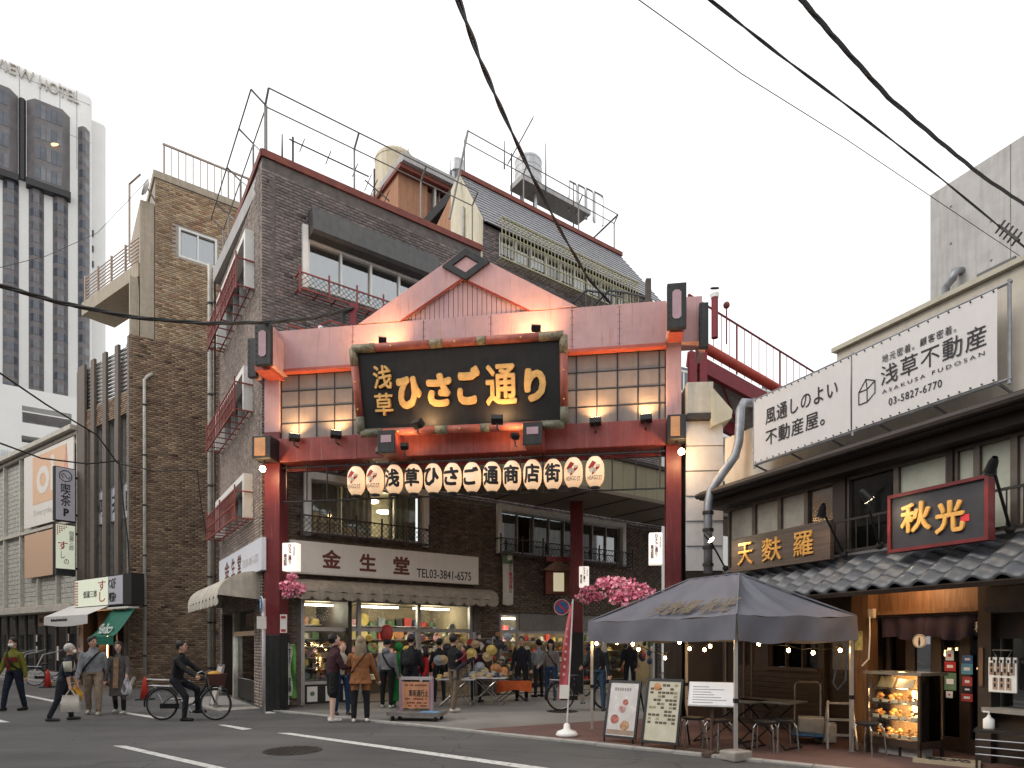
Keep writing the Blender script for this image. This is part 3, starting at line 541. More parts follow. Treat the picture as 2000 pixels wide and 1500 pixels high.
s1 = MB().box(FD, FD.a(58), FD.a(113), 2.32, 2.8, -.38, -.3).build('shop_sign', K('peach')); tag(s1, 'peach shop sign with dark lettering over the store entrance', 'sign'); mb = MB(); [mb.box(FD, FD.a(61) + i * .098, FD.a(61) + i * .098 + .06, 2.46, 2.66, -.299, -.294) for i in range(16)]; mb.build('lettering', K('ink'), s1)
s2 = MB().box(FD, FD.a(117), FD.a(150), 2.3, 2.85, -.38, -.3).build('shop_sign', mat('sign_white', (.62, .62, .66), .6)); tag(s2, 'white shop sign with a small orange emblem over the store entrance', 'sign'); MB().box(FD, FD.a(119), FD.a(127), 2.42, 2.72, -.299, -.29).build('emblem', K('orange_print'), s2)
for u in (45, 62, 95): x = FD.a(u); MB().tube([FD.P(x, .3, .55), FD.P(x, 1.1, .2), FD.P(x + .5, 1.3, -.35)], .025).build('handrail', K('steel'), ds)
lp = thing('store_lamp', 'warm lamp glowing inside the store window', 'lamp', FD.P(FD.a(20, -1), 2, -1)); MB().ball(FD.P(FD.a(20, -1), 1.95, -1), .13, sc_=(1.6, 1, .5)).build('shade', glow('lamp_warm', (1, .6, .3), 5), lp); lamp('lamp_glow', FD.P(FD.a(20, -1), 1.7, -1), 60, (1, .7, .4), parent=lp)
for i, (u, v, lab) in enumerate(((66, 1240, 'upper notice behind the handrail'), (66, 1262, 'lower notice behind the handrail'), (107, 1262, 'upper notice above the parked bicycle'), (107, 1276, 'lower notice above the parked bicycle'), (127, 1238, 'notice nearest the cafe'))):
    x, z = FD.at(u, v, -.39); o = MB().box(FD, x, x + .26, z - .3, z, -.44, -.43).build('notice', K('paper')); tag(o, 'white paper ' + lab + ' on the store glass', 'notice', 'notices on the store windows')

# ================================================================ the row across the street, behind the camera (it shades the road and shows in the windows)
mat('opp_wall', (.3, .28, .25), .85, var=.2, scale=.8, streak=.3); mat('opp_wall_b', (.2, .17, .15), .85, var=.2, scale=.8, streak=.3)
FO = Fr(-BK * 2.6 + RD * 30, -RD)
for i, (a, w_, h_) in enumerate(((0, 13, 6.3), (13.2, 9, 8), (22.4, 11, 6.2), (33.6, 10, 7), (43.8, 14, 6.3), (58, 42, 14), (100.5, 70, 20))):
    t = thing('opposite_house', ['plain grey house', 'tall brown house', 'low grey house', 'brown house', 'long grey house', 'wide grey block', 'far tall block'][i] + ' across the street from the gate', 'building', FO.P(a, 0)); m_ = K('opp_wall' if i % 2 == 0 else 'opp_wall_b'); hs_ = []
    for f in range(int(h_ / 3)): hs_ += [(a + .8 + k_ * 2.3, a + 2.3 + k_ * 2.3, f * 3 + .9, f * 3 + 2.4) for k_ in range(int((w_ - 1) / 2.3))]
    wall_cells(FO, a, a + w_, 0, h_, -.3, 0, hs_).build('wall', m_, t); MB().box(FO, a, a + w_, 0, h_, -6, -.6).build('core', K('dark'), t)
    for q in hs_: MB().box(FO, *q, -.2, -.18).build('window', K('tower_glass'), t)
ORD0 = ['leftmost', 'second', 'third', 'fourth', 'fifth', 'sixth']
# ================================================================ brown brick corner building
cb = pt(512, 1255, 15.2); cb.z = 0; FR = Fr(cb, AR); LDIR = Vector((.56, -.83, 0)).normalized(); FL = Fr(cb - LDIR * 5.7, LDIR); LL = 5.7
ZR = 13.15; TE = 6.25
BRC = [(.195, .16, .152), (.17, .143, .138), (.21, .172, .158), (.152, .128, .125), (.18, .146, .135)]; BRW = [(.15, .1, .066), (.126, .084, .054), (.168, .114, .072), (.108, .072, .048)]
bb = thing('brown_brick_building', 'dark brown brick corner building behind the red gate', 'building', cb)
w4 = (FR.a(600), FR.a(838), FR.z(605, 560), FR.z(605, 466)); w2a = (FR.a(592), FR.a(835), FR.z(598, 1038), FR.z(598, 921)); w2b = (FR.a(969), FR.a(1219), FR.z(972, 1077), FR.z(972, 985))
sA = (FR.a(588), FR.a(926), 0, FR.z(590, 1166)); sB = (FR.a(976), 14.0, 0, FR.z(980, 1197))
hR = [w4, w2a, sA]; TEND = 14.2
wall_cells(FR, 0, TE, 0, ZR, -.3, 0, hR).build('wall', K('mortar_brown'), bb)
bricks('bricks', FR, .0, TE, 5.75, ZR - .25, .001, [w4, w2a], .21, .075, .011, BRC, K('brick_brown'), bb, dark=.01, depth=.007)
bricks('bricks', FR, .0, TE, .05, 5.74, .001, hR, .21, .075, .011, BRW, K('brick_brown'), bb)
MB().box(FR, -.02, TE, ZR - .01, ZR + .16, -.3, .06).build('roof_coping', K('rust_red'), bb); MB().box(FL, 0, LL + .03, ZR - .01, ZR + .16, -.3, .05).build('roof_coping', K('rust_red'), bb)
vw1, vw2, vw3 = (FL.a(438), FL.a(497), FL.z(495, 561), FL.z(495, 457)), (FL.a(435), FL.a(494), FL.z(493, 797), FL.z(493, 719)), (FL.a(436), FL.a(494), FL.z(493, 1005), FL.z(493, 927))
sL = (FL.a(434), FL.a(497), 0.0, FL.z(495, 1190))
hL = [vw1, vw2, vw3, sL]
wall_cells(FL, 0, LL, 0, ZR, -.3, -.001, hL).build('wall', K('mortar_brown'), bb)
BRL = [(.33, .265, .225), (.3, .24, .205), (.35, .285, .245), (.28, .22, .19)]
bricks('bricks', FL, 0, LL, .05, ZR - .1, .001, hL, .11, .075, .008, BRL, K('brick_brown'), bb, depth=.008)
MB().box(FR, .02, TE - .1, ZR - .5, ZR - .1, -5.5, -.31).build('roof_slab', K('conc'), bb)
# windows of the right face
wn = window(FR, *w4, -.03, 4, K('white_paint'), K('glass_sky'), bb, fw=.07, curtain='curtain', cfrac=1)
MB().box(FR, w4[0] - .14, w4[0] - .003, w4[2] - .1, w4[3] + .25, 0.002, .1).build('jamb', K('white_paint'), wn)
sb = MB(); sb.prism(Fr(FR.P(w4[0] + .02, 0, 0), -FR.n, (0, 0, 1)), [(-.3, w4[3] + .62), (-.38, w4[3] + .05), (-.3, w4[3] - .02), (-.014, w4[3] - .02), (-.014, w4[3] + .62)], 0, w4[1] - w4[0] + .1)
sb.build('shutter_box', mat('box_grey', (.085, .083, .08), .5, var=.25, streak=.3), wn)
def railing(F, a0, a1, b0, b1, c, parent, m, lattice=True, posts=5, name='balcony_rail'):
    r = MB(); r.box(F, a0, a1, b1 - .03, b1, c, c + .03); r.box(F, a0, a1, b0, b0 + .035, c - .01, c + .03); [r.box(F, a0 + (a1 - a0) * i / 8 - .015, a0 + (a1 - a0) * i / 8 + .015, b0, b0 + .025, .01, c) for i in range(1, 8)]; r.box(F, a0, a1, b0, b0 + .02, .1, .13)
    for a in (a0, a1): r.box(F, a - .015, a + .015, b1 - .03, b1, .01, c); r.box(F, a - .015, a + .015, b0, b0 + .03, .01, c)
    R0 = r.build(name, m, parent)
    for i in range(posts + 1): a = a0 + (a1 - a0) * i / posts; MB().box(F, a - .018, a + .018, b0 - .08, b1 + .12, c + .002, c + .034).build('rail_post', m, R0)
    if lattice:
        l = MB(); h = b1 - b0; st = .13; n = int((a1 - a0 + h) / st)
        for i in range(n):
            for sgn in (1, -1):
                x0 = a0 + i * st - (h if sgn > 0 else 0); x1 = x0 + h; z0, z1 = (b0, b1) if sgn > 0 else (b1, b0)
                if x0 < a0: z0 += (z1 - z0) * (a0 - x0) / h; x0 = a0
                if x1 > a1: z1 -= (z1 - z0) * (x1 - a1) / (x1 - x0 + 1e-9); x1 = a1
                if x1 - x0 > .02: l.tube([F.P(x0, z0, c + .015), F.P(x1, z1, c + .015)], .006, 4, False)
        l.build('lattice', K('black_metal'), R0)
    return R0
railing(FR, FR.a(586, .35), FR.a(845, .35), FR.z(586, 562, .35), FR.z(586, 528, .35), .32, bb, mat('rail_red', (.26, .06, .05), .6, var=.3))
# first floor windows (lit rooms behind)
mat('room_lit', (.3, .28, .22), .8, var=.3)
def white_surround(F, a0, a1, b0, b1, par, w=.17):
    mb_ = MB(); mb_.box(F, a0 - w, a1 + w, b1, b1 + w, -.05, .1); mb_.box(F, a0 - w, a0, b0 - .1, b1, -.05, .1); mb_.box(F, a1, a1 + w, b0 - .1, b1, -.05, .1); mb_.build('surround', K('white_paint'), par)
wa = window(FR, w2a[0] + .17, w2a[1] - .17, w2a[2], w2a[3] - .17, -.04, 4, K('alu'), K('glass_clear'), bb, fw=.05, curtain=None); white_surround(FR, w2a[0] + .17, w2a[1] - .17, w2a[2], w2a[3] - .17, wa)
rm = MB(); rm.box(FR, w2a[0], w2a[1], w2a[2] - .1, w2a[3] + .1, -1.6, -1.55); rm.box(FR, w2a[0], w2a[1], w2a[3], w2a[3] + .1, -1.55, -.31); rm.build('room', K('room_lit'), bb)
for a in (w2a[0] + .65, w2a[0] + 1.55, w2a[1] - .6): MB().grid(lambda i, j: FR.P(a - .42 + .84 * i, w2a[2] + (w2a[3] - w2a[2]) * j, -.34 + .03 * math.sin(i * 30)), 30, 1).build('curtain', mat('curtain_green', (.34, .34, .27), .9), wa, smooth=True)
for a, z, lab in ((w2a[0] + .9, -.35, 'leftmost'), (w2a[0] + 2.2, -.3, 'middle'), (w2a[1] - .9, -.55, 'rightmost'), (w2a[0] + 1.9, -1.0, 'lowest')):
    p = FR.P(a, w2a[3] + z, -.9); lm = thing('ceiling_lamp', lab + ' round lamp glowing in the lit upstairs room', 'lamp', p, 'ceiling lamps in the lit upstairs room'); MB().ball(p, .14, sc_=(1.5, 1.5, .4)).build('shade', glow('room_lamp', (1, .82, .5), 7), lm); lamp('lamp_glow', p - Vector((0, 0, .2)), 6, (1, .85, .6), parent=lm)
railing(FR, FR.a(588, .3), FR.a(838, .3), FR.z(590, 1040, .3), FR.z(590, 1004, .3), .3, bb, mat('rail_dark', (.05, .035, .03), .6))
# gallery block (mansard) beyond, on the same line
mb2 = thing('mansard_building', 'brick building with grey slatted mansard roof beyond the gate gable', 'building', FR.P(TE, 0))
ZM = 14.0; wm = (FR.a(975), FR.a(1228), FR.z(975, 500), FR.z(975, 452))
wall_cells(FR, TE + .002, TEND, 0, ZM, -.3, -.002, [w2b, sB, wm]).build('wall', K('mortar_brown'), mb2)
bricks('bricks', FR, TE + .002, TEND, 5.75, ZM - .05, .001, [wm], .21, .075, .011, BRC, K('brick_brown'), mb2, depth=.007); bricks('bricks', FR, TE + .002, TEND, .05, 5.74, .001, [w2b, sB], .21, .075, .011, BRW, K('brick_brown'), mb2)
window(FR, *wm, -.05, 9, K('white_paint'), K('glass_sky'), mb2, fw=.06, curtain='curtain')
wbn = window(FR, w2b[0] + .15, w2b[1] - .15, w2b[2], w2b[3] - .15, -.04, 8, K('alu'), K('glass_dark'), mb2, fw=.05, curtain='curtain_dk'); white_surround(FR, w2b[0] + .15, w2b[1] - .15, w2b[2], w2b[3] - .15, wbn, .15)
railing(FR, w2b[0] - .05, w2b[1] + .1, w2b[2] - .12, w2b[2] + .38, .3, mb2, K('rail_dark'), posts=7)
# window cage of thin rusty bars
cg = mat('cage_olive', (.36, .34, .2), .6, var=.4, scale=10); a0, a1 = wm[0] - .12, wm[1] + .15; b0, b1 = wm[2] - .25, wm[3] + .2
mb = MB(); [mb.box(FR, a0, a1, z, z + .03, .3, .33) for z in (b0, b0 + .35, b0 + .7, b1)]; [mb.box(FR, a - .012, a + .012, b1, b1 + .03, .01, .3) for a in np.linspace(a0, a1, 40)]; [mb.box(FR, a - .012, a + .012, b0, b0 + .03, .01, .3) for a in np.linspace(a0, a1, 40)]; cage = mb.build('window_cage', cg, mb2)
for a in np.linspace(a0, a1, 44): MB().box(FR, a - .011, a + .011, b0 + .03, b1 + .06, .305, .325).build('bar', cg, cage)
# mansard slats: each board its own piece
SET, ZT = 1.25, 16.15; NS = 14; mat('slat_grey', (.3, .3, .315), .45, var=.25, streak=.3)
mroof = MB(); TL_, TR_ = TE + .05, TEND - .9
mroof.quad(FR.P(TL_, ZM - .05, -.08), FR.P(TEND, ZM - .05, -.08), FR.P(TR_, ZT - .1, -SET - .12), FR.P(TL_, ZT - .1, -SET - .12)); mroof.box(FR, TL_, TR_, ZT - .4, ZT - .06, -6, -SET); mr_ = mroof.build('roof', K('dark'), mb2)
for i in range(NS):
    f0, f1 = i / NS, (i + 1) / NS; g = lambda f, e=0: (ZM + (ZT - ZM) * f, .12 - (SET + .12) * f + e)
    z0, c0 = g(f0, .045); z1, c1 = g(f1, .02); x0 = TL_; xa = TEND - (TEND - TR_) * f0; xb = TEND - (TEND - TR_) * f1
    vs = [FR.P(x0, z0, c0), FR.P(xa, z0, c0), FR.P(xb, z1, c1), FR.P(x0, z1, c1), FR.P(x0, z0, c0 - .06), FR.P(xa, z0, c0 - .06), FR.P(xb, z1, c1 - .05), FR.P(x0, z1, c1 - .05)]
    MB().add(vs, [(0, 1, 2, 3), (0, 4, 5, 1), (1, 5, 6, 2), (3, 2, 6, 7), (0, 3, 7, 4), (4, 7, 6, 5)]).build('slat', K('slat_grey'), mr_)
MB().box(FR, TL_ - .03, TR_ + .05, ZT - .04, ZT + .1, -SET - .1, -SET + .12).build('roof_coping', K('rust_red'), mb2)
FE = Fr(FR.P(TE + .02, 0, 0), FR.n * 1.0)   # end wall of the mansard, seen over the lower roof
eg = MB().prism(FE, [(-1.7, ZR), (.02, ZR - .2), (.06, ZM + .1), (-SET, ZT + .02), (-1.7, ZT - .25)], 0, .06); eg.build('end_wall', mat('cream_wall', (.6, .55, .42), .8, var=.08, streak=.25), mb2)
window(FE, -3.2, -2.0, ZR + .1, ZR + 1.4, .1, 2, K('alu'), K('glass_sky'), mb2, fw=.05, curtain='curtain_dk'); MB().prism(FE, [(-4.4, ZR), (-1.72, ZR), (-1.72, ZT - .3), (-4.4, ZM + .5)], -.1, .0).build('end_wall', mat('orange_stucco', (.38, .19, .11), .85, var=.15, bump=.2, streak=.3), mb2)
MB().tube([FE.P(-.9, ZR, .12), FE.P(-.9, ZM + .9, .12)], .06, 8).build('drain_pipe', K('pipe_white'), mb2)
# orange penthouse behind, water tanks, aerials
ph = thing('orange_penthouse', 'orange stucco penthouse with flat slab roof behind the rooftop fence', 'building', FR.P(5.2, ZR, -5)); FPH = Fr(FR.P(5.0, 0, -5.0), AR)
a0, a1 = FPH.a(778), FPH.a(835); z1 = FPH.z(810, 345); MB().box(FPH, a0, a1, ZR - .5, z1, -4, 0).build('wall', K('orange_stucco'), ph); MB().box(FPH, a1, FPH.a(905), ZR - .5, z1 - .3, -4, -.05).build('brick_wall', mat('brick_flat', (.2, .11, .08), .9, var=.4, scale=14), ph)
MB().box(FPH, FPH.a(775), FPH.a(920), z1, z1 + .28, -4.3, .5).build('roof_slab', K('conc'), ph); MB().box(FPH, FPH.a(773), FPH.a(920), z1 - .15, z1, -4, .35).build('soffit', K('rust_red'), ph)
window(FPH, FPH.a(845), FPH.a(872), FPH.z(855, 415), FPH.z(855, 368), -.02, 2, K('alu'), K('glass_sky'), ph, fw=.05); MB().tube([FPH.P(FPH.a(847), ZR, .1), FPH.P(FPH.a(847), z1, .1)], .05, 6).build('pipe', K('pipe_white'), ph)
def water_tank(label, u, vt, vb, wpx, Y, m, ribs):
    p = pt(u, vb, Y); q = pt(u, vt, Y); r = wpx / 2 * Y / FP; t = thing('water_tank', label, 'tank', p); h = q.z - p.z
    MB().lathe([(r, 0), (r, h * .9), (r * .9, h * .97), (r * .5, h), (.02, h)], p, 24).build('drum', m, t, smooth=False)
    for i in range(ribs): MB().lathe([(r * 1.02, -.03), (r * 1.02, .03)], p + Vector((0, 0, h * (.1 + .75 * i / max(1, ribs - 1)))), 24).build('rib', m, t)
    for k_ in range(4): MB().box(Fr(p, (1, 0, 0)), r * .7 * math.cos(k_ * 1.57 + .7) - .05, r * .7 * math.cos(k_ * 1.57 + .7) + .05, -1.3, 0, r * .7 * math.sin(k_ * 1.57 + .7) - .05, r * .7 * math.sin(k_ * 1.57 + .7) + .05).build('leg', K('steel'), t)
    return t, p, r, h
mat('tank_beige', (.55, .47, .33), .5, var=.12, streak=.3); mat('tank_white', (.55, .56, .57), .4, var=.12, streak=.3)
water_tank('big beige water tank behind the orange penthouse', 772, 308, 395, 78, 24.5, K('tank_beige'), 2)
t_, p_, r_, h_ = water_tank('white cylindrical water tank on the mansard roof', 1032, 312, 366, 52, 24.5, K('tank_white'), 4)
water_tank('small round steel vessel on the penthouse roof', 893, 316, 340, 30, 24, K('steel'), 1)
mb = MB(); mb.cube(p_.x + .9, p_.y+.3, p_.z - .3, 3.4, .8, .2, .63); pl = mb.build('tank_platform', K('conc')); tag(pl, 'concrete platform under the white water tank', 'platform')
for i in range(4): MB().tube([p_ + Vector((1.6 + i * .35, .6 + i * .2, -.5)), p_ + Vector((1.6 + i * .35, .6 + i * .2, .7)), p_ + Vector((2.0 + i * .35, .9 + i * .2, .7)), p_ + Vector((2.0 + i * .35, .9 + i * .2, -.5))], .05, 6).build('rail_hoop', K('steel'), pl)
def aerial(label, u0, v0, u1, v1, Y, n, w_=.3, mast=None):
    p, q = pt(u0, v0, Y), pt(u1, v1, Y - .6); t = thing('aerial', label, 'aerial', p); MB().tube([p, q], .02, 5).build('boom', K('iron'), t)
    for i in range(n):
        c = p.lerp(q, (i + .5) / n); d = Vector((.5, -.3, .8)).normalized() * w_ / 2; MB().tube([c - d, c + d], .014, 4).build('element', K('iron'), t)
    if mast: MB().tube([pt(mast[0], mast[1], Y), pt(mast[0], mast[2], Y)], .03, 6).build('mast', K('iron'), t)
aerial('long slanting aerial on the mansard roof', 992, 320, 1041, 230, 23, 20, .25, (999, 385, 300)); aerial('short aerial beside the beige tank', 713, 352, 760, 392, 20, 4, .5, (731, 390, 330))
aerial('thin aerial boom over the brown roof', 565, 272, 720, 345, 18, 3, .35, (572, 320, 268))
for u, v0, v1, Y, lab in ((551, 315, 262, 17, 'near the left end of the brown roof'), (1066, 380, 280, 24, 'just right of the white water tank'), (1120, 470, 356, 24, 'toward the right end of the mansard roof'), (985, 330, 275, 24, 'left of the white water tank'), (783, 320, 285, 24, 'left one of two on the beige tank'), (797, 325, 290, 24, 'right one of two on the beige tank')):
    o = MB().tube([pt(u, v0, Y), pt(u, v1, Y)], [.03, .015], 5).build('roof_pole', K('iron')); tag(o, 'thin steel pole, ' + lab, 'pole', 'thin poles on the roofs')
# rooftop safety fences
def fence(name, label, pts, zb, h, out, m, par=None, mid=3):
    t = thing(name, label, 'fence', Vector((pts[0][0], pts[0][1], zb)))
    n = len(pts); tops = []
    for i, (x, y, ox, oy) in enumerate(pts):
        b = Vector((x, y, zb)); k1 = b + Vector((0, 0, h * .85)); k2 = b + Vector((ox * out, oy * out, h)); MB().tube([b, k1, k2], .026, 6).build('post', m, t); tops.append((k1, k2))
    for i in range(n - 1):
        MB().tube([tops[i][1], tops[i + 1][1]], .018, 5).build('rail', m, t); MB().tube([tops[i][0], tops[i + 1][0]], .016, 5).build('rail', m, t)
    return t, tops
mat('fence_steel', (.2, .19, .18), .55, .4, var=.3)
fp = [(*FR.P(a, 0, -.12).to_2d(), FR.n.x, FR.n.y) for a in (.1, 2.35, 4.3, 6.0)]
fence('rooftop_fence', 'tall steel tube fence along the front edge of the brown roof', fp, ZR, 1.55, .3, K('fence_steel'))
flp = [(*FL.P(a, 0, -.12).to_2d(), FL.n.x, FL.n.y) for a in (5.6, 4.2, 2.6, .9, .05)]
ft, tops = fence('rooftop_fence', 'leaning steel fence along the side edge of the brown roof', flp, ZR, 1.55, .35, K('fence_steel'))
for i in range(4): MB().tube([Vector((flp[i][0], flp[i][1], ZR + .1)), tops[i + 1][0]], .016, 5).build('brace', K('fence_steel'), ft)
fm = [(*FR.P(a, 0, -SET + .02 - .2).to_2d(), FR.n.x, FR.n.y) for a in (TE + .3, 8.9, 11.4, 13.2)]
ft, tops = fence('rooftop_fence', 'steel tube fence along the mansard roof edge', fm, ZT, 1.5, .2, K('fence_steel')); e_ = FR.P(13.2, 0, -3.2); MB().tube([tops[-1][1], Vector((e_.x, e_.y, ZT + 1.2)), Vector((e_.x, e_.y, ZT - .5))], .035, 6).build('post', K('fence_steel'), ft); MB().tube([tops[0][1], FR.P(TE - .5, ZT - 1.7, -1.0)], .035, 6).build('brace', K('fence_steel'), ft)
# ---------------------------------------------------------------- left face: angled white windows and red rails
for vv in (vw1, vw2, vw3):
    wv = window(FL, vv[0] + .15, vv[1] - .15, vv[2], vv[3] - .15, -.05, 4, K('alu'), K('glass_sky'), bb, fw=.05, curtain='curtain'); mb_ = MB()
    mb_.box(FL, vv[0], vv[1], vv[3] - .15, vv[3], -.05, .22); mb_.box(FL, vv[0], vv[0] + .15, vv[2] - .1, vv[3] - .15, -.05, .22); mb_.box(FL, vv[1] - .15, vv[1], vv[2] - .1, vv[3] - .15, -.05, .22); mb_.build('surround', K('white_paint'), wv)
    rr = railing(FL, vv[0] - .05, vv[1] + .05, vv[2] - .15, vv[2] + .55, .42, bb, K('rail_red'), lattice=False, posts=2)
    for a in np.linspace(vv[0], vv[1], 22): MB().box(FL, a - .014, a + .014, vv[2] - .12, vv[2] + .52, .425, .445).build('baluster', K('rail_red'), rr)
    MB().box(FL, vv[0], vv[1], vv[2] + .18, vv[2] + .21, .42, .45).build('rail', K('rail_red'), rr)
for u, c in ((424, .25), (430, .15)): pipe('long pale drain pipe down the alley edge of the brown building' if u == 424 else 'thin dark pipe beside the long pale drain pipe', [FL.P(-.05 if u == 424 else .12, 13.3 - (u - 424) * .2, c), FL.P(-.05 if u == 424 else .12, 12.8, c), FL.P(-.05 if u == 424 else .12, .1, c)], .07 if u == 424 else .04, K('pipe_white') if u == 424 else K('fence_steel'), 9)
# side shop front
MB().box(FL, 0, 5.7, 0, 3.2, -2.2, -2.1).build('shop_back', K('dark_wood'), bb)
f0 = FL.a(453)
for a in (sL[0], f0, sL[1] - .12): MB().box(FL, a, a + .1, 0, sL[3], -.35, -.02).build('post', K('frame_beige') if a > sL[0] else K('dark_wood'), bb)
MB().box(FL, f0, sL[1], 1.78, 1.9, -.3, -.03).build('transom', K('alu'), bb); MB().box(FL, f0 + .1, sL[1] - .12, 1.9, sL[3], -.2, -.19).build('pane', K('glass_dark'), bb)
MB().box(FL, f0 + .1, sL[1] - .12, .62, 1.78, -.15, -.142).build('pane', K('glass_clear'), bb); MB().box(FL, f0 + .1, sL[1] - .12, .05, .6, -.2, -.14).build('kick_panel', K('black_paint'), bb)
cs = thing('wall_display', 'lit glass display with a white tube light on the shop side', 'display', FL.P(f0, .62, -.6)); MB().box(FL, f0 + .1, sL[1] - .1, .6, 1.85, -.75, -.7).build('back_panel', mat('panel_green', (.28, .3, .22), .7, var=.3), cs); MB().box(FL, f0 + .22, f0 + .32, .8, 1.72, -.3, -.26).build('tube_light', glow('tube_cool', (.9, .95, 1), 9), cs)
lamp('tube_glow', FL.P(f0 + .5, 1.4, -.4), 12, (.95, .97, 1), size=.2, parent=cs)
for z in (.95, 1.3): MB().box(FL, f0 + .1, sL[1] - .12, z, z + .015, -.68, -.3).build('shelf', K('steel'), cs)
for i in range(16):
    z = (.62, .965, 1.315)[i % 3]; a = f0 + .36 + (i // 3) * .17; o = MB().lathe([(.03, 0), (.045, .06), (.03, .13), (.015, .17)], FL.P(a, z, random.uniform(-.6, -.35)), 8).build('ornament', K(random.choice(['gold_flat', 'paper', 'steel'])))
    tag(o, 'small ornament, %s on the %s level of the side display window' % (ORD0[i // 3], ('floor', 'middle', 'upper')[i % 3]), 'ornament', 'ornaments in the side display')
flat('shop_apron', [FL.P(1.2, 0, .0), FL.P(5.55, 0, .0), FL.P(5.6, 0, .9), FL.P(1.2, 0, 1.5)], .03, mat('apron', (.36, .34, .31), .9, var=.3, bump=.3))
# ---------------------------------------------------------------- signs and awnings of the watch shop
mat('sign_ivory', (.66, .6, .53), .6, var=.04, streak=.08); mat('sign_white2', (.62, .63, .68), .6, var=.04)
c = .28; a0, a1 = FR.a(566, c), FR.a(935, c); z0, z1 = FR.z(700, 1127, c), FR.z(700, 1066, c)
sg = thing('shop_sign', 'long ivory signboard reading 金生堂 with a phone number', 'sign', FR.P(a0, z0)); MB().box(FR, a0, a1, z0, z1, .02, c - .01).build('case', K('sign_ivory'), sg); MB().box(FR, a0 + .03, a1 - .03, z0 + .03, z1 - .03, c - .008, c).build('face', K('sign_ivory'), sg)
for ch_, l, t, r, b in (('金', 629, 1074, 666, 1110), ('生', 702, 1082, 735, 1116), ('堂', 768, 1087, 800, 1122)): textq('lettering', ch_, FR, (l, t, r, b), c + .002, K('ink_brown'), sg, bold=.035, ext=.004)
textq('lettering', 'TEL03-3841-6575', FR, (814, 1114, 920, 1131), c + .002, K('ink'), sg, bold=.01, ext=.004)
c = .12; a0, a1 = FL.a(428, c), FL.a(511, c); z0, z1 = FL.z(508, 1114, c), FL.z(508, 1050, c)
sg = thing('shop_sign', 'white side signboard reading 金生堂 above the torn awning', 'sign', FL.P(a1, z0)); MB().box(FL, a0, a1, z0, z1, .02, c).build('face', K('sign_white2'), sg)
for ch_, l, r in (('金', 439, 448), ('生', 452, 459), ('堂', 464, 471)): x0, x1 = FL.a(l, c), FL.a(r, c); text('lettering', ch_, FL, x0, x1, z0 + .14, z0 + .62, c + .002, K('ink_brown'), sg, bold=.02, ext=.004)
text('lettering', 'TEL03-3841-6575', FL, FL.a(474, c), FL.a(504, c), z0 + .22, z0 + .42, c + .002, K('ink_grey'), sg, ext=.003)
mat('awning_beige', (.33, .28, .22), .85, var=.25, scale=4, streak=.4); mat('awning_pale', (.5, .46, .39), .85, var=.25, scale=4, streak=.35)
def awning(name, label, F, a0, a1, z0, z1, d, m, nsc, par=None, sag=.03):
    t = thing(name, label, 'awning', F.P(a0, z0))
    MB().grid(lambda i, j: F.P(a0 + (a1 - a0) * i, z1 - (z1 - z0) * (1 - math.cos(j * 1.45)) - sag * math.sin(i * nsc * math.pi) ** 2 * j, d * math.sin(j * math.pi / 2)), nsc * 4, 8).build('cloth', m, t, smooth=True)
    MB().grid(lambda i, j: F.P(a0 + (a1 - a0) * i, z0 + .02 - j * (.1 + .09 * abs(math.sin(i * nsc * math.pi)) ** .5), d + .004 - .02 * j * math.cos(i * nsc * 6.28)), nsc * 10, 2).build('valance', m, t, smooth=True)
    for a in (a0, a1): MB().add([F.P(a, z1 - (z1 - z0) * (1 - math.cos(j * 1.45)), d * math.sin(j * math.pi / 2)) for j in np.linspace(0, 1, 8)] + [F.P(a, z0, 0)], [tuple(range(9))]).build('end_flap', m, t)
    return t
c = .55; awning('shop_awning', 'long beige scalloped awning over the watch shop windows', FR, FR.a(578, c), FR.a(974, c), FR.z(800, 1166, c), FR.z(800, 1143, 0), c, K('awning_beige'), 15)
awning('shop_awning', 'pale torn awning around the side of the watch shop', FL, .6, 5.55, FL.z(480, 1150, .95), FL.z(505, 1122, 0) + .06, .95, K('awning_pale'), 9, sag=.13)
# ---------------------------------------------------------------- lit shops inside the arcade
mat('shop_wall', (.33, .27, .18), .8, var=.2, scale=3); mat('shop_floor', (.2, .17, .14), .7); mat('alu_light', (.42, .4, .38), .4, .5, var=.15)
GOODC = [mat('goods%d' % i, c_, .6, var=.35, scale=9) for i, c_ in enumerate([(.5, .06, .05), (.55, .42, .12), (.6, .55, .45), (.12, .2, .1), (.05, .06, .14), (.45, .2, .08), (.55, .3, .32), (.03, .03, .035), (.3, .32, .35), (.6, .5, .2)])]
def shop_room(name, label, a0, a1, h, dep, tubes, par):
    t = MB(); t.box(FR, a0, a1, .02, h, -dep - .1, -dep); t.box(FR, a0 - .05, a0, .02, h, -dep, -.31); t.box(FR, a1, a1 + .05, .02, h, -dep, -.31); t.box(FR, a0, a1, h, h + .1, -dep, -.3); t.build('shop_interior', K('shop_wall'), par); MB().box(FR, a0, a1, .02, .06, -dep, .0).build('shop_floor', K('shop_floor'), par)
    for i, a in enumerate(tubes):
        lt = thing('ceiling_light', ('left ', 'middle ', 'right ')[i] + label, 'light', FR.P(a, h - .05, -dep * .45), 'fluorescent tubes in the arcade shops'); MB().box(FR, a - .6, a + .6, h - .12, h - .07, -dep * .45, -dep * .45 + .06).build('tube', K('tube_white'), lt); lamp('tube_glow', FR.P(a, h - .25, -dep * .45), 26, (1, .9, .68), size=.3, parent=lt)
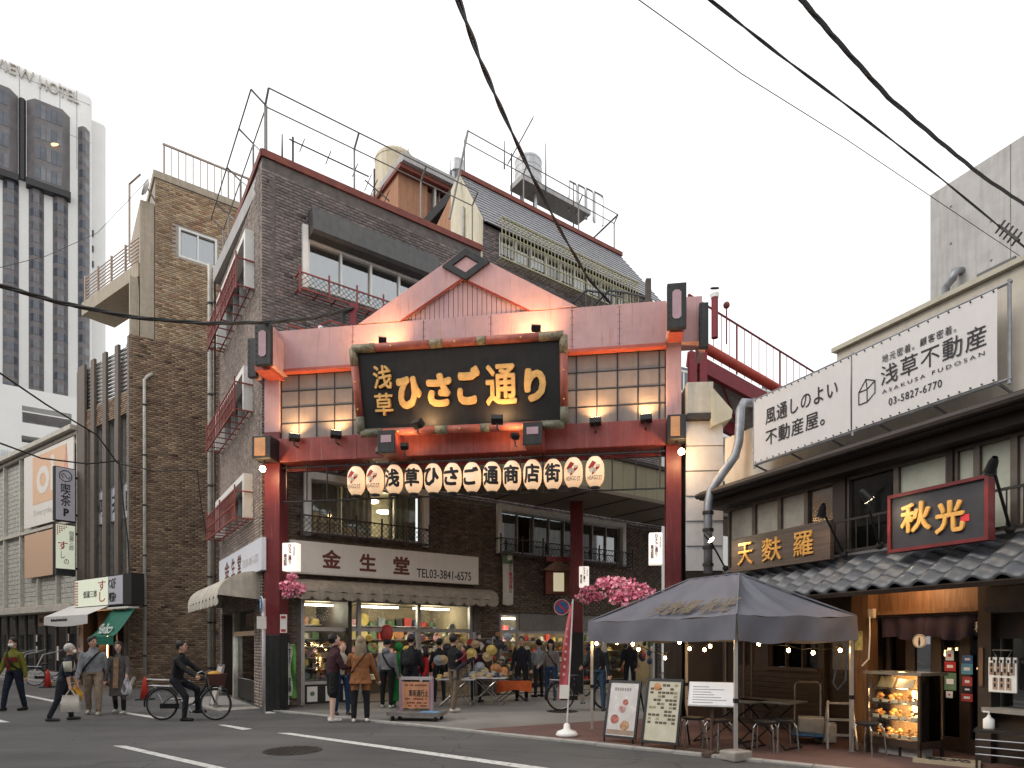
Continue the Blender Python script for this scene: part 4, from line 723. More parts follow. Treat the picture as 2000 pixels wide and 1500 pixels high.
shop_room('shop', 'fluorescent tube on the watch shop ceiling', sA[0] + .05, sA[1] - .05, sA[3] - .02, 2.6, (1.8, 3.5, 5.2), bb); shop_room('shop', 'fluorescent tube on the bag shop ceiling', sB[0] + .05, 13.9, sB[3] - .02, 2.6, (8, 10, 12.5), mb2)
def frame_front(F, xs, h, tr, par, open_=(), c=-.12, low=.0):
    for x in xs: MB().box(F, x - .05, x + .05, .04, h, c - .06, c + .06).build('post', K('alu_light'), par)
    MB().box(F, xs[0], xs[-1], h - .08, h - .002, c - .05, c + .05).build('lintel', K('alu_light'), par); MB().box(F, xs[0], xs[-1], tr, tr + .1, c - .05, c + .05).build('transom', K('alu_light'), par)
    for i in range(len(xs) - 1):
        MB().box(F, xs[i] + .05, xs[i + 1] - .05, tr + .1, h - .08, c, c + .008).build('pane', K('glass_clear'), par)
        if i not in open_: MB().box(F, xs[i] + .05, xs[i + 1] - .05, low, tr, c, c + .008).build('pane', K('glass_clear'), par)
TRZ = FR.z(590, 1232)
xsA = [sA[0] + .06, FR.a(704), FR.a(821), sA[1] - .06]; frame_front(FR, xsA, sA[3], TRZ, bb, open_=(1, 2), low=.62); MB().box(FR, xsA[0] + .05, xsA[1] - .05, .06, .55, -.2, -.1).build('kick_panel', K('black_paint'), bb); MB().box(FR, xsA[0], xsA[1], .55, .63, -.35, -.05).build('sill', K('alu_light'), bb)
for i in range(3): o = MB().box(FR, xsA[0] + .12 + i * .47, xsA[0] + .38 + i * .47, .12, .5, -.099, -.09).build('poster', K('paper')); tag(o, ['poster with a green ring', 'poster with a red pattern', 'poster with a grey figure'][i] + ' on the black panel under the shop window', 'poster'); MB().lathe([(.06 + .02 * i, 0), (.06 + .02 * i, .004)], FR.P(xsA[0] + .25 + i * .47, .32, -.09), 12, ax=FR.n).build('print', [K('goods3'), K('goods0'), K('goods8')][i], o)
xsB = [sB[0] + .06, FR.a(1016), FR.a(1112), 11.4, 12.6, 13.85]; frame_front(FR, xsB, sB[3], FR.z(1016, 1237), mb2, open_=(0, 1, 2, 3, 4)); MB().box(FR, xsB[1], 13.9, FR.z(1016, 1237) + .1, sB[3], -.05, -.02).build('shutter_fascia', mat('fascia_dim', (.2, .18, .15), .6), mb2)
# shelves of goods
GNAME = ['red', 'mustard', 'cream', 'dark green', 'navy', 'orange brown', 'pink', 'black', 'grey', 'straw yellow']
ORD = ['leftmost', 'second', 'third', 'fourth', 'fifth', 'sixth', 'seventh', 'eighth', 'ninth', 'tenth', 'eleventh', 'twelfth', 'thirteenth', 'fourteenth', 'fifteenth', 'sixteenth', 'seventeenth', 'eighteenth', 'nineteenth'] + ['%s%s' % (t_, o_) for t_ in ('twenty-', 'thirty-', 'forty-', 'fifty-', 'sixty-', 'seventy-') for o_ in ('zeroth', 'first', 'second', 'third', 'fourth', 'fifth', 'sixth', 'seventh', 'eighth', 'ninth')]
def goods(where, grp, a, z, c, s, kind, pal=range(10)):
    gi = random.choice(list(pal)); m = GOODC[gi]; p = FR.P(a, z, c)
    if kind == 'hat': mb_ = MB().lathe([(s, 0), (s, .012), (s * .6, .025), (s * .55, s * .7), (s * .3, s * .85), (.01, s * .87)], p, 12)
    elif kind == 'bag': mb_ = MB().ball(p + Vector((0, 0, s * .6)), s * .62, 10, 7, (.85, .5, 1.0)); mb_.torus(p + Vector((0, 0, s * 1.3)), s * .3, .012, FR.n, 10, 4)
    elif kind == 'clock': mb_ = MB().lathe([(s, 0), (s, .03), (s * .9, .04)], p + Vector((0, 0, s)), 14, ax=FR.n)
    elif kind == 'fan': mb_ = MB().prism(FR, [(a + s * math.cos(q), z + s * math.sin(q)) for q in np.linspace(.3, 2.84, 9)] + [(a, z - .1)], c, c + .02)
    else: mb_ = MB().box(FR, a - s * .5, a + s * .5, z, z + s * random.uniform(.6, 1.6), c - s * .3, c + s * .3)
    nm = {'hat': 'hat', 'bag': 'bag', 'clock': 'clock', 'fan': 'paper_fan', 'box': 'souvenir_box'}[kind]
    o = mb_.build(nm, m); tag(o, GNAME[gi] + ' ' + nm.replace('_', ' ') + ', ' + where, {'hat': 'hat', 'bag': 'bag', 'clock': 'clock', 'fan': 'fan', 'box': 'souvenir'}[kind], grp)
def scatter(n, a0, a1, z0, z1, c0, c1, s0, s1, kinds, where, grp, pal=range(10)):
    for i, a in enumerate(sorted(random.uniform(a0, a1) for _ in range(n))): goods('%s from the left %s' % (ORD[i], where), grp, a, random.uniform(z0, z1), random.uniform(c0, c1), random.uniform(s0, s1), random.choice(kinds), pal)
def shelf(a0, a1, z, c, d, par): MB().box(FR, a0, a1, z - .02, z, c - d / 2, c + d / 2).build('shelf', K('steel'), par)
sh = thing('display_shelf', 'glass window shelves crowded with trinkets in the watch shop', 'shelf', FR.P(xsA[0], .63, -.5))
for z in (.66, .95, 1.22, 1.5):
    shelf(xsA[0] + .1, xsA[1] - .1, z, -.5, .4, sh)
    for i in range(13): goods('%s on the %s window shelf of the watch shop' % (ORD[i], {.66: 'lowest', .95: 'second', 1.22: 'third', 1.5: 'top'}[z]), 'trinkets in the watch shop window', xsA[0] + .18 + i * .112, z, -.45 + random.uniform(-.1, .1), random.uniform(.06, .1), random.choice(['box', 'box', 'clock', 'box']))
bs = thing('display_shelf', 'tall wall shelves of goods at the back of the watch shop', 'shelf', FR.P(xsA[1], .1, -2.4))
for z in (.5, .9, 1.3, 1.7, 2.1):
    shelf(xsA[0], xsA[3], z, -2.3, .4, bs)
    for i in range(17): goods('%s on the %s back shelf of the watch shop' % (ORD[i], {.5: 'lowest', .9: 'second', 1.3: 'third', 1.7: 'fourth', 2.1: 'top'}[z]), 'souvenirs on the back shelves', xsA[0] + .2 + i * .29, z, -2.25, random.uniform(.14, .24), random.choice(['box', 'clock', 'hat', 'box']))
scatter(46, xsA[1] + .1, xsA[3] - .1, .75, 1.95, -1.4, -.2, .07, .15, ['hat', 'hat', 'fan', 'bag', 'clock', 'box'], 'in the open bays of the watch shop', 'goods hanging in the watch shop')
scatter(45, xsA[3] - .3, xsA[3] - .05, .3, 2.0, -2.3, -.4, .08, .16, ['hat', 'box', 'clock', 'bag'], 'on the right wall of the watch shop', 'goods on the right wall of the watch shop')
rb = thing('display_shelf', 'tiered shelves of bags and shoes in the second shop', 'shelf', FR.P(xsB[1], .1, -1.8))
for z in (.25, .6, .95, 1.3, 1.65, 2.0):
    shelf(xsB[1], 13.6, z, -1.6, .5, rb)
    for i in range(18): goods('%s on the %s shelf of the second shop' % (ORD[i], {.25: 'lowest', .6: 'second', .95: 'third', 1.3: 'fourth', 1.65: 'fifth', 2.0: 'top'}[z]), 'bags and boxes in the second shop', xsB[1] + .2 + i * .3, z, -1.5, random.uniform(.12, .2), random.choice(['box', 'bag', 'box', 'hat']))
scatter(55, 9.6, 13.7, .45, 2.0, -.3, .35, .12, .22, ['bag', 'bag', 'bag', 'hat'], 'hanging at the front of the second shop', 'goods hanging at the second shop', (7, 7, 7, 4, 4, 3, 5, 8, 0))
scatter(60, FR.a(880), FR.a(1012), .75, 1.85, .05, .5, .05, .11, ['hat', 'fan', 'clock', 'box', 'fan', 'box'], 'on the display boards by the brick pier', 'goods by the brick pier', (0, 1, 2, 2, 4, 5, 7, 7, 8, 9))
rbn = MB().ball(FR.P(FR.a(758), 1.85, -.1), .2, sc_=(.9, .9, 1.25)).build('red_lantern', K('goods0'), smooth=True); tag(rbn, 'round red paper lantern hanging in the watch shop', 'lantern')
# ---------------------------------------------------------------- arcade canopy on the far side, hanging banner, shrine box
cf = 2.3; a0, a1 = FR.a(880, cf), FR.a(1340, cf); zc0, zc1 = FR.z(1200, 973, cf), FR.z(1200, 899, cf)
ac = thing('arcade_canopy', 'arcade roof with khaki panelled side under the gate', 'canopy', FR.P(a0, zc0, cf)); MB().box(FR, a0 - 2, a1 + 8, zc0, zc0 + .1, .12, cf + .3).build('ceiling', mat('soffit', (.2, .16, .12), .8, var=.15), ac)
nP = 18
for i in range(nP): x = a0 + (a1 - a0) * i / nP; MB().box(FR, x + .006, x + (a1 - a0) / nP - .006, zc0 + .1, zc1, cf, cf + .05).build('side_panel', mat('khaki', (.3, .27, .17), .6, var=.1, streak=.2), ac)
MB().box(FR, a0 - .1, a1 + 8, zc1, zc1 + .12, cf - .3, cf + .12).build('gutter', K('dark_wood'), ac); MB().box(FR, a0, a1 + 8, zc0 + .1, zc1, cf - .05, cf - .01).build('backing', K('dark'), ac)
for i in range(9): MB().box(FR, a0 - 2 + i * 1.6, a0 - 1.95 + i * 1.6, zc0 - .02, zc0 - .002, .12, cf + .3).build('ceiling_joint', K('dark_wood'), ac)
FV = Fr(FR.P(FR.a(992, .25), 0, .25), (.94, .33, 0)); z1, z0 = FV.z(1000, 1078), FV.z(1000, 1183); wd = .33
vb = thing('hanging_banner', 'tall narrow cloth banner reading 時計の電池交換 on the brick wall', 'banner', FV.P(0, z0)); MB().grid(lambda i, j: FV.P(-wd / 2 + wd * i, z0 + (z1 - z0) * j + (.08 * abs(i - .5) if j == 0 else 0), .02 * math.sin(j * 5)), 6, 12).build('cloth', mat('banner_cream', (.55, .52, .45), .8, var=.1), vb); MB().tube([FV.P(-.25, z1, 0), FV.P(.3, z1, 0)], .015, 5).build('rod', K('steel'), vb)
text('lettering', '時計の', FV, .03, .13, z0 + 1.03, z0 + 1.36, .03, K('ink'), vb, vert=True, ext=.003); text('lettering', '電池交換', FV, .02, .14, z0 + .5, z0 + 1.0, .03, K('ink_red'), vb, vert=True, bold=.02, ext=.003); text('lettering', 'は', FV, .03, .12, z0 + .38, z0 + .48, .03, K('ink'), vb, ext=.003); MB().lathe([(.08, 0), (.08, .004)], FV.P(.04, z1 - .18, .03), 14, ax=FV.n).build('print', K('goods2'), vb); MB().box(FV, -.155, .155, z1 - .36, z1 - .02, .021, .026).build('print', K('goods3'), vb)
c = .35; FK = Fr(FR.P(FR.a(1088, .5), 0, .5), (.97, .2, 0)); zb_, zt_ = FK.z(1088, 1160), FK.z(1088, 1092)
kb_ = thing('shrine_box', 'red roofed wall box with a framed picture', 'shrine box', FK.P(0, zb_)); MB().box(FK, -.36, .4, zb_, zb_ + .72, -.3, .0).build('case', mat('shrine_red', (.2, .06, .035), .6), kb_); MB().prism(FK, [(-.5, zb_ + .72), (.5, zb_ + .72), (.12, zb_ + 1.0), (-.1, zb_ + 1.0)], -.35, .12).build('roof', mat('shrine_roof', (.22, .13, .08), .6), kb_); MB().box(FK, -.12, .22, zb_ + .08, zb_ + .66, .003, .02).build('picture', glow('picture', (.75, .68, .45), .35), kb_); MB().box(FK, -.35, .4, zb_ + 1.0, zb_ + 1.16, -.2, .05).build('nameboard', K('red_beam'), kb_)
# ================================================================ the red gate across the arcade mouth
gl0 = pt(530, 1255, 14.8); gl0.z = 0; gr0 = pt(1316, 1255, 13.42); gr0.z = 0
FG = Fr(gl0, gr0 - gl0); GW = (gr0 - gl0).length
gt = thing('arcade_gate', 'red and faded pink gate spanning the arcade entrance', 'gate', FG.P(GW / 2, 0))
Ga = lambda u, v=1200, c=0: FG.at(u, v, c)[0]
Gz = FG.z
zbb, zbt = Gz(547, 904), Gz(547, 858); zfb, zft = Gz(547, 726), Gz(547, 651)      # lower beam, upper fascia
for nm, u0, u1 in (('left', 516, 546), ('right', 1301, 1331)):
    a0, a1 = Ga(u0), Ga(u1); zsplit = Gz(u0, 845 if nm == 'left' else 862)
    MB().box(FG, a0, a1, 1.78, zsplit, -.42, 0).build('column', K('red_dark'), gt, bev=.01); MB().box(FG, a0, a1, zsplit, zft + .0, -.42, 0).build('column_head', K('pink_faded'), gt, bev=.01); MB().box(FG, a0 - .015, a1 + .015, 0, 1.78, -.435, .015).build('column_base', K('black_paint'), gt, bev=.01)
aL, aR = Ga(546), Ga(1301)
MB().box(FG, aL, aR, zbb, zbt, -.38, .05).build('lower_beam', K('red_beam'), gt, bev=.015); [MB().box(FG, Ga(u) - .06, Ga(u) + .06, zbb, zbt + .005, .051, .056).build('beam_joint', K('red_beam'), gt) for u in (693, 1112)]
MB().box(FG, aL, aR, zbb - .16, zbb - .08, -.3, -.2).build('tie_bar', K('red_dark'), gt)
# fascia boards: each metal sheet its own piece
us = [546, 692, 830, 960, 1118, 1210, 1301]
for i in range(len(us) - 1): MB().box(FG, Ga(us[i]) + .006, Ga(us[i + 1]) - .006, zfb, zft, -.34, .1 + .004 * (i % 2)).build('fascia_panel', K('pink_faded'), gt, bev=.008)
rv_ = MB(); [rv_.ball(FG.P(Ga(u) + e_, zfb + .06 + (zft - zfb - .12) * j / 5, .106), .009, 6, 4) for u in us[1:-1] for e_ in (-.03, .03) for j in range(6)]; rv_.build('rivets', K('rust_red'), gt, kind='stuff')
MB().box(FG, aL, aR, zfb - .07, zfb, -.3, .13).build('fascia_lip', mat('lip_red', (.42, .09, .06), .5, var=.2), gt)
# gable
GP = [FG.at(702, 640, .05), FG.at(908, 490, .05), FG.at(1128, 606, .05)]; IP = [FG.at(784, 632, .05), FG.at(905, 546, .05), FG.at(1036, 611, .05)]
zg = zft + .01; L0, L1, T0, T1, R0, R1 = (GP[0][0], zg), (IP[0][0], zg), GP[1], IP[1], (GP[2][0], zg), (IP[2][0], zg)
MB().prism(FG, [L0, L1, T1, T0], -.3, .12).build('gable_board', K('pink_faded'), gt, bev=.008); MB().prism(FG, [R1, R0, T0, T1], -.3, .12).build('gable_board', K('pink_faded'), gt, bev=.008)
nb_ = 27
for i in range(nb_):
    x0 = L1[0] + (R1[0] - L1[0]) * i / nb_; x1 = L1[0] + (R1[0] - L1[0]) * (i + 1) / nb_
    hz = lambda x: L1[1] + (T1[1] - L1[1]) * ((x - L1[0]) / (T1[0] - L1[0]) if x < T1[0] else (R1[0] - x) / (R1[0] - T1[0]))
    pl = [(x0 + .006, zg), (x1 - .006, zg), (x1 - .006, max(zg + .01, hz(x1 - .006))), (x0 + .006, max(zg + .01, hz(x0 + .006)))]
    if x0 < T1[0] < x1: pl = pl[:3] + [(T1[0], T1[1])] + pl[3:]
    MB().prism(FG, pl, -.1, .02).build('gable_plank', K('pink_faded'), gt)
MB().prism(FG, [L1, R1, T1], -.28, -.12).build('gable_back', K('dark'), gt)
for p, q in ((L1, T1), (T1, R1)): MB().tube([FG.P(*p, .1), FG.P(*q, .1)], .025, 4).build('gable_trim', mat('lip_red2', (.36, .06, .05), .5), gt)
dc = FG.at(910, 517, .15); dw, dh = .53, .34
for k_ in range(4):
    c0 = [(dw, 0), (0, dh), (-dw, 0), (0, -dh)]; p, q = c0[k_], c0[(k_ + 1) % 4]; s_ = .55
    MB().prism(FG, [(dc[0] + p[0], dc[1] + p[1]), (dc[0] + q[0], dc[1] + q[1]), (dc[0] + q[0] * s_, dc[1] + q[1] * s_), (dc[0] + p[0] * s_, dc[1] + p[1] * s_)], .12, .19).build('diamond_frame', K('black_paint'), gt)
MB().prism(FG, [(dc[0] + dw * .52, dc[1]), (dc[0], dc[1] + dh * .52), (dc[0] - dw * .52, dc[1]), (dc[0], dc[1] - dh * .52)], .11, .15).build('diamond_panel', K('pink_faded'), gt)
# square wall panels in their black grid
mat('grid_panel', (.2, .172, .16), .5, var=.15, scale=3, streak=.35, grime=(.14, .11, .09)); z0, z1 = zbt, zfb - .07
for (ul, ur, n, off) in ((547, 700, 4, 0), (1100, 1300, 5, .35)):
    a0, a1 = Ga(ul), Ga(ur); st = .435; MB().box(FG, a0, a1, z0, z1, -.2, -.1).build('panel_backing', K('dark'), gt)
    x = a0 - off * st if off else a0
    while x < a1 - .02:
        for j in range(4):
            zz0 = z0 + (z1 - z0) * j / 4; zz1 = z0 + (z1 - z0) * (j + 1) / 4; xa, xb = max(x, a0), min(x + st, a1)
            if xb - xa > .03: MB().box(FG, xa + .01, xb - .01, zz0 + .01, zz1 - .01, -.1, -.06 + random.uniform(-.004, .004)).build('wall_panel', K('grid_panel'), gt, bev=.006)
        MB().box(FG, max(x, a0) - .011, max(x, a0) + .011, z0, z1, -.1, -.045).build('grid_bar', K('black_paint'), gt); x += st
    for j in range(5): zz = z0 + (z1 - z0) * j / 4; MB().box(FG, a0, a1, zz - .01, zz + .01, -.1, -.048).build('grid_bar', K('black_paint'), gt)
# black capped beam ends at both corners
def cap(label, u0, u1, v0, v1, c, par, ins=True, deep=.9):
    um = (u0 + u1) / 2; a0, a1 = Ga(u0, 1200, c), Ga(u1, 1200, c); b0, b1 = Gz(um, v1, c), Gz(um, v0, c)
    MB().box(FG, a0 + .03, a1 - .03, b0 + .05, b1 - .1, c - deep, c - .1).build('beam_end', K('pink_faded'), par, bev=.01); cp_ = MB().box(FG, a0, a1, b0, b1, c - .12, c).build('end_cap', K('black_paint'), par, bev=.012)
    if ins:
        w_, h_ = a1 - a0, b1 - b0; x0, x1, y0, y1, k_ = a0 + w_ * .27, a1 - w_ * .27, b0 + h_ * .2, b1 - h_ * .16, w_ * .12
        MB().prism(FG, [(x0 + k_, y0), (x1 - k_, y0), (x1, y0 + k_), (x1, y1 - k_), (x1 - k_, y1), (x0 + k_, y1), (x0, y1 - k_), (x0, y0 + k_)], c + .001, c + .012).build('cap_inset', mat('inset_pink', (.42, .27, .3), .5, var=.12), cp_)
    mb_ = MB(); [mb_.ball(FG.P(a0 + .04, b0 + (b1 - b0) * (i + .5) / 7, c), .014, 6, 4) for i in range(7)]; mb_.build('studs', K('black_metal'), cp_)
cap('l', 497, 528, 633, 712, .75, gt); cap('l2', 483, 500, 660, 736, .3, gt, False); cap('r', 1303, 1341, 552, 640, .75, gt); cap('r2', 1366, 1384, 590, 678, .25, gt, False)
MB().box(FG, Ga(528), Ga(548), zfb, zft, -.3, .3).build('beam_end', K('pink_faded'), gt, bev=.01); MB().box(FG, Ga(1331), Ga(1370), zfb - .02, zft + .03, -.3, .12).build('beam_end', K('pink_faded'), gt, bev=.01); MB().box(FG, Ga(1308, 1200, .6), Ga(1336, 1200, .6), zfb, Gz(1322, 645, .6), .1, .55).build('beam_end', K('lip_red'), gt)
MB().box(FG, Ga(500, 1200, .5), Ga(530, 1200, .5), Gz(515, 725, .5), Gz(515, 712, .5), -.2, .55).build('beam_end', K('lip_red'), gt)
# bracket ends under the plaque
for l, r, t, b in ((737, 771, 840, 884), (1021, 1059, 824, 868)):
    c = .75; um = (l + r) / 2; a0, a1 = Ga(l, 1200, c), Ga(r, 1200, c); b0, b1 = Gz(um, b, c), Gz(um, t, c); MB().box(FG, a0 + .02, a1 - .02, b0 + .03, b1, .05, c - .03).build('bracket_arm', K('red_beam'), gt); k_ = MB().box(FG, a0, a1, b0, b1, c - .06, c).build('end_cap', K('black_paint'), gt, bev=.012); w_ = a1 - a0; MB().box(FG, a0 + w_ * .2, a1 - w_ * .2, b0 + (b1 - b0) * .45, b0 + (b1 - b0) * .78, c + .001, c + .012).build('cap_inset', K('inset_pink'), k_, bev=.008)
# rear column inside the arcade
c = 1.2; a0, a1 = FR.a(1114, c), FR.a(1139, c); rc = thing('rear_column', 'red inner column with black base inside the arcade', 'column', FR.P(a0, 0, c)); FRc = Fr(FR.P((a0 + a1) / 2, 0, c), FG.ex); MB().box(FRc, -.19, .19, 1.9, zc0, -.2, .2).build('shaft', K('red_dark'), rc, bev=.01); MB().box(FRc, -.2, .2, 0, 1.9, -.21, .21).build('base', K('black_paint'), rc, bev=.01)
# ---------------------------------------------------------------- name plaque, leaning forward
pTL, pTR, pBL, pBR = [FG.P(*FG.at(u, v, c), c) for u, v, c in ((686, 677, .8), (1106, 649, .8), (704, 853, .36), (1108, 835, .36))]
FQ = Fr(pBL, pBR - pBL, ((pTL - pBL) + (pTR - pBR)) / 2); QW = (pBR - pBL).length; QH = ((pTL - pBL).length + (pTR - pBR).length) / 2; x0q = (pTL - pBL).dot(FQ.ex)
pq = thing('name_plaque', 'large black plaque with gold lettering ひさご通り in a red frame', 'plaque', pBL); TLq = x0q; TRq = (pTR - pBL).dot(FQ.ex); 
MB().prism(FQ, [(.1, .1), (QW - .1, .1), (TRq - .1, QH - .1), (TLq + .1, QH - .1)], -.06, .02).build('board', mat('plaque_black', (.011, .01, .01), .5, var=.5, scale=3, streak=.18, grime=(.04, .036, .032)), pq)
mat('plaque_red', (.36, .1, .07), .5, var=.3, streak=.3); mat('plaque_gilt', (.24, .2, .13), .5, .3, var=.6, scale=22, bump=.5); mat('plaque_green', (.16, .155, .11), .6, var=.5, scale=14)
def qp(fx, fy, c=0): b = (fx * QW, 0); t = (TLq + fx * (TRq - TLq), QH); return FQ.P(b[0] + (t[0] - b[0]) * fy, fy * QH, c)
def rail(p, q, r, m, nm): MB().tube([p, q], r, 10).build(nm, m, pq, smooth=True)
for y, m in ((0, 'plaque_green'), (1, 'plaque_gilt')):
    Y_ = .035 + y * .93; rail(qp(.12, Y_, .06), qp(.38, Y_, .06), .085, K('plaque_red'), 'frame_rail'); rail(qp(.44, Y_, .06), qp(.6, Y_, .06), .085, K('plaque_red') , 'frame_rail'); rail(qp(.64, Y_, .06), qp(.88, Y_, .06), .085, K('plaque_red'), 'frame_rail'); rail(qp(.38, Y_, .06), qp(.44, Y_, .06), .09, K(m), 'frame_joint'); rail(qp(.6, Y_, .06), qp(.64, Y_, .06), .09, K(m), 'frame_joint')
for x in (.012, .988): rail(qp(x, .22, .06), qp(x, .78, .06), .085, K('plaque_red'), 'frame_rail')
for x in (0, 1):
    for y in (0, 1):
        X = .012 if x == 0 else .988; Y_ = .035 + y * .93; m = K('plaque_gilt' if y else 'plaque_green'); p = qp(X, Y_, .06)
        MB().tube([p, qp(X, .22 if y == 0 else .78, .06)], .09, 10).build('frame_corner', m, pq, smooth=True); MB().tube([p, qp(.12 if x == 0 else .88, Y_, .06)], .0915, 10).build('frame_corner', m, pq, smooth=True)
for x in (.2, .5, .8): [MB().ball(qp(x, y, .14), .022, 8, 5).build('stud', K('gold'), pq) for y in (.035, .965)]
for x in (.012, .988): [MB().ball(qp(x, y, .14), .022, 8, 5).build('stud', K('gold'), pq) for y in (.3, .6)]
mat('letter_gold', (.8, .48, .17), .42, .35, var=.2, scale=8)
def uq(u, v): return FQ.at(u, v, .04)
for s, l, t, r, b in (('浅', 730, 714, 765, 760), ('草', 733, 768, 768, 812), ('ひ', 776, 735, 824, 799), ('さ', 834, 729, 883, 795), ('ご', 893, 715, 938, 791), ('通', 949, 711, 1010, 791), ('り', 1024, 719, 1067, 785)):
    a0, b0 = uq((l + r) / 2, b); b1 = uq((l + r) / 2, t)[1]; xl, xr = uq(l, (t + b) / 2)[0], uq(r, (t + b) / 2)[0]; text('lettering', s, FQ, xl, xr, b0, b1, .022, K('letter_gold'), pq, bold=.062 if s in 'ひさごり' else (.022 if s in '浅草' else .026), ext=.07, bev=.008)
# ---------------------------------------------------------------- floodlights
def flood(label, u, v, c, target, en, grp, face=None, vis=True, sz=.2):
    p = FG.P(*FG.at(u, v, c), c); t = thing('floodlight', label, 'floodlight', p, grp); d = (Vector(target) - p).normalized(); Fd = Fr(p, d.cross(Vector((0, 0, 1))).normalized(), d.cross(Vector((0, 0, 1))).normalized().cross(d))
    MB().box(Fd, -sz * .6, sz * .6, -sz * .42, sz * .42, -.07, .06).build('housing', K('black_metal'), t, bev=.012)
    e = Fd.n if Fd.n.dot(d) > 0 else -Fd.n
    Fe = Fr(p + e * .072, Fd.ex, Fd.ey); MB().box(Fe, -sz * .5, sz * .5, -sz * .34, sz * .34, -.004, .004).build('lens', glow('flood_lens', (1, .72, .4), 14), t)
    MB().tube([p, p + Vector((0, 0, -.17)), p + Vector((0, 0, -.17)) - FG.n * .15], .018, 5).build('bracket', K('black_metal'), t)
    lamp('flood_beam', p + e * .1, en, (1, .55, .23), 'SPOT', .06, target, 135, t)
wp = lambda u, v, c=-.06: FG.P(*FG.at(u, v, c), c)
flood('leftmost of the small floodlights on the lower beam', 575, 855, .2, wp(572, 755), 62, 'floodlights on the gate'); flood('second floodlight from the left on the lower beam, beside the plaque', 656, 849, .2, wp(654, 750), 62, 'floodlights on the gate'); flood('floodlight on the lower beam just right of the plaque', 1163, 824, .2, wp(1166, 725), 62, 'floodlights on the gate'); flood('floodlight on the lower beam nearest the right column', 1262, 818, .2, wp(1264, 720), 62, 'floodlights on the gate')
flood('floodlight on the top edge of the plaque, left end', 747, 664, .75, wp(742, 640, .1) + Vector((0, 0, -.1)), 75, 'floodlights on the plaque', sz=.14); flood('floodlight on the top edge of the plaque, right end', 1047, 641, .75, wp(1040, 618, .1) + Vector((0, 0, -.1)), 75, 'floodlights on the plaque', sz=.16)
flood('floodlight under the left half of the plaque lettering', 816, 828, .95, FQ.P(QW * .38, QH * .4, 0), 30, 'floodlights on the plaque', sz=.2); flood('floodlight under the right half of the plaque lettering', 971, 820, .95, FQ.P(QW * .68, QH * .4, 0), 30, 'floodlights on the plaque', sz=.2)
flood('small floodlight beside the left bracket end', 790, 872, .8, wp(800, 830, .3), 22, 'floodlights under the plaque', sz=.13); flood('small floodlight beside the right bracket end', 1006, 852, .8, wp(990, 825, .3), 22, 'floodlights under the plaque', sz=.13)
def corner_lamp(label, l, r, t, b, ub, vb, cx):
    c = .45; um = (l + r) / 2; a0, a1 = Ga(l, 1200, c), Ga(r, 1200, c); b0, b1 = Gz(um, b, c), Gz(um, t, c); th = thing('corner_lamp', label, 'lamp', FG.P(a0, b0, c)); MB().box(FG, a0, a1, b0, b1, .05, c).build('case', K('black_paint'), th, bev=.01)
    MB().box(FG, a0 + .06, a1 - .12, b0 + .06, b1 - .04, c + .001, c + .006).build('reflector', mat('copper', (.5, .25, .12), .3, .7), th); p = FG.P(*FG.at(ub, vb, .4), .4); MB().ball(p, .065).build('bulb', glow('lamp_star', (1, .7, .35), 60), th); MB().tube([p, FG.P((a0 + a1) / 2, b0, .3)], .02, 5).build('holder', K('black_metal'), th)
    lamp('lamp_glow', p - Vector((0, 0, .02)) + FG.n * .12, 20, (1, .55, .22), size=.06, parent=th)
corner_lamp('black box lamp with glowing bulb on the left gate column', 492, 528, 851, 895, 513, 916, 0); corner_lamp('black box lamp with glowing bulb on the right gate column', 1304, 1340, 809, 857, 1331, 882, 0)
# ---------------------------------------------------------------- black hanging grille and the row of paper lanterns
gr = thing('lantern_grille', 'thin black metal grille hanging under the lower beam', 'grille', FG.P(GW / 2, zbb)); gz0 = Gz(560, 980, -.1)
for i in range(18): a = aL + .12 + (aR - aL - .24) * i / 17; MB().box(FG, a - .012, a + .012, gz0, zbb - .02, -.12, -.09).build('bar', K('black_metal'), gr)
for z in (gz0, zbb - .1): MB().box(FG, aL, aR, z - .014, z + .014, -.125, -.085).build('rail', K('black_metal'), gr)
def paper_mat():
    m = bpy.data.materials.new('lantern_paper'); m.use_nodes = True; t = m.node_tree; N = t.nodes; L = t.links; b = N['Principled BSDF']; tc = N.new('ShaderNodeTexCoord'); wv = N.new('ShaderNodeTexWave'); wv.bands_direction = 'Z'; wv.inputs['Scale'].default_value = 16; L.new(tc.outputs['Object'], wv.inputs[0]); bp = N.new('ShaderNodeBump'); bp.inputs['Strength'].default_value = .35; bp.inputs['Distance'].default_value = .02; L.new(wv.outputs[1], bp.inputs['Height']); L.new(bp.outputs[0], b.inputs['Normal'])
    nz = N.new('ShaderNodeTexNoise'); nz.inputs['Scale'].default_value = 5; cr = N.new('ShaderNodeValToRGB'); cr.color_ramp.elements[0].color = (.72, .55, .42, 1); cr.color_ramp.elements[1].color = (.85, .72, .6, 1); L.new(tc.outputs['Object'], nz.inputs['Vector']); L.new(nz.outputs[0], cr.inputs[0]); L.new(cr.outputs[0], b.inputs['Base Color'])
    b.inputs['Emission Color'].default_value = (1, .6, .3, 1); b.inputs['Emission Strength'].default_value = .42; b.inputs['Roughness'].default_value = .6; return m
PM = paper_mat(); LT = ['emb', 'emb', '浅', '草', 'ひ', 'さ', 'ご', '通', '商', '店', '街', 'emb', 'emb']; LX = [696, 733, 770, 808, 846, 884, 922, 961, 1000, 1040, 1080, 1120, 1162]; LY = [940, 938, 937, 936, 935, 934, 933, 932, 930, 928, 927, 924, 922]
lm_mesh = None
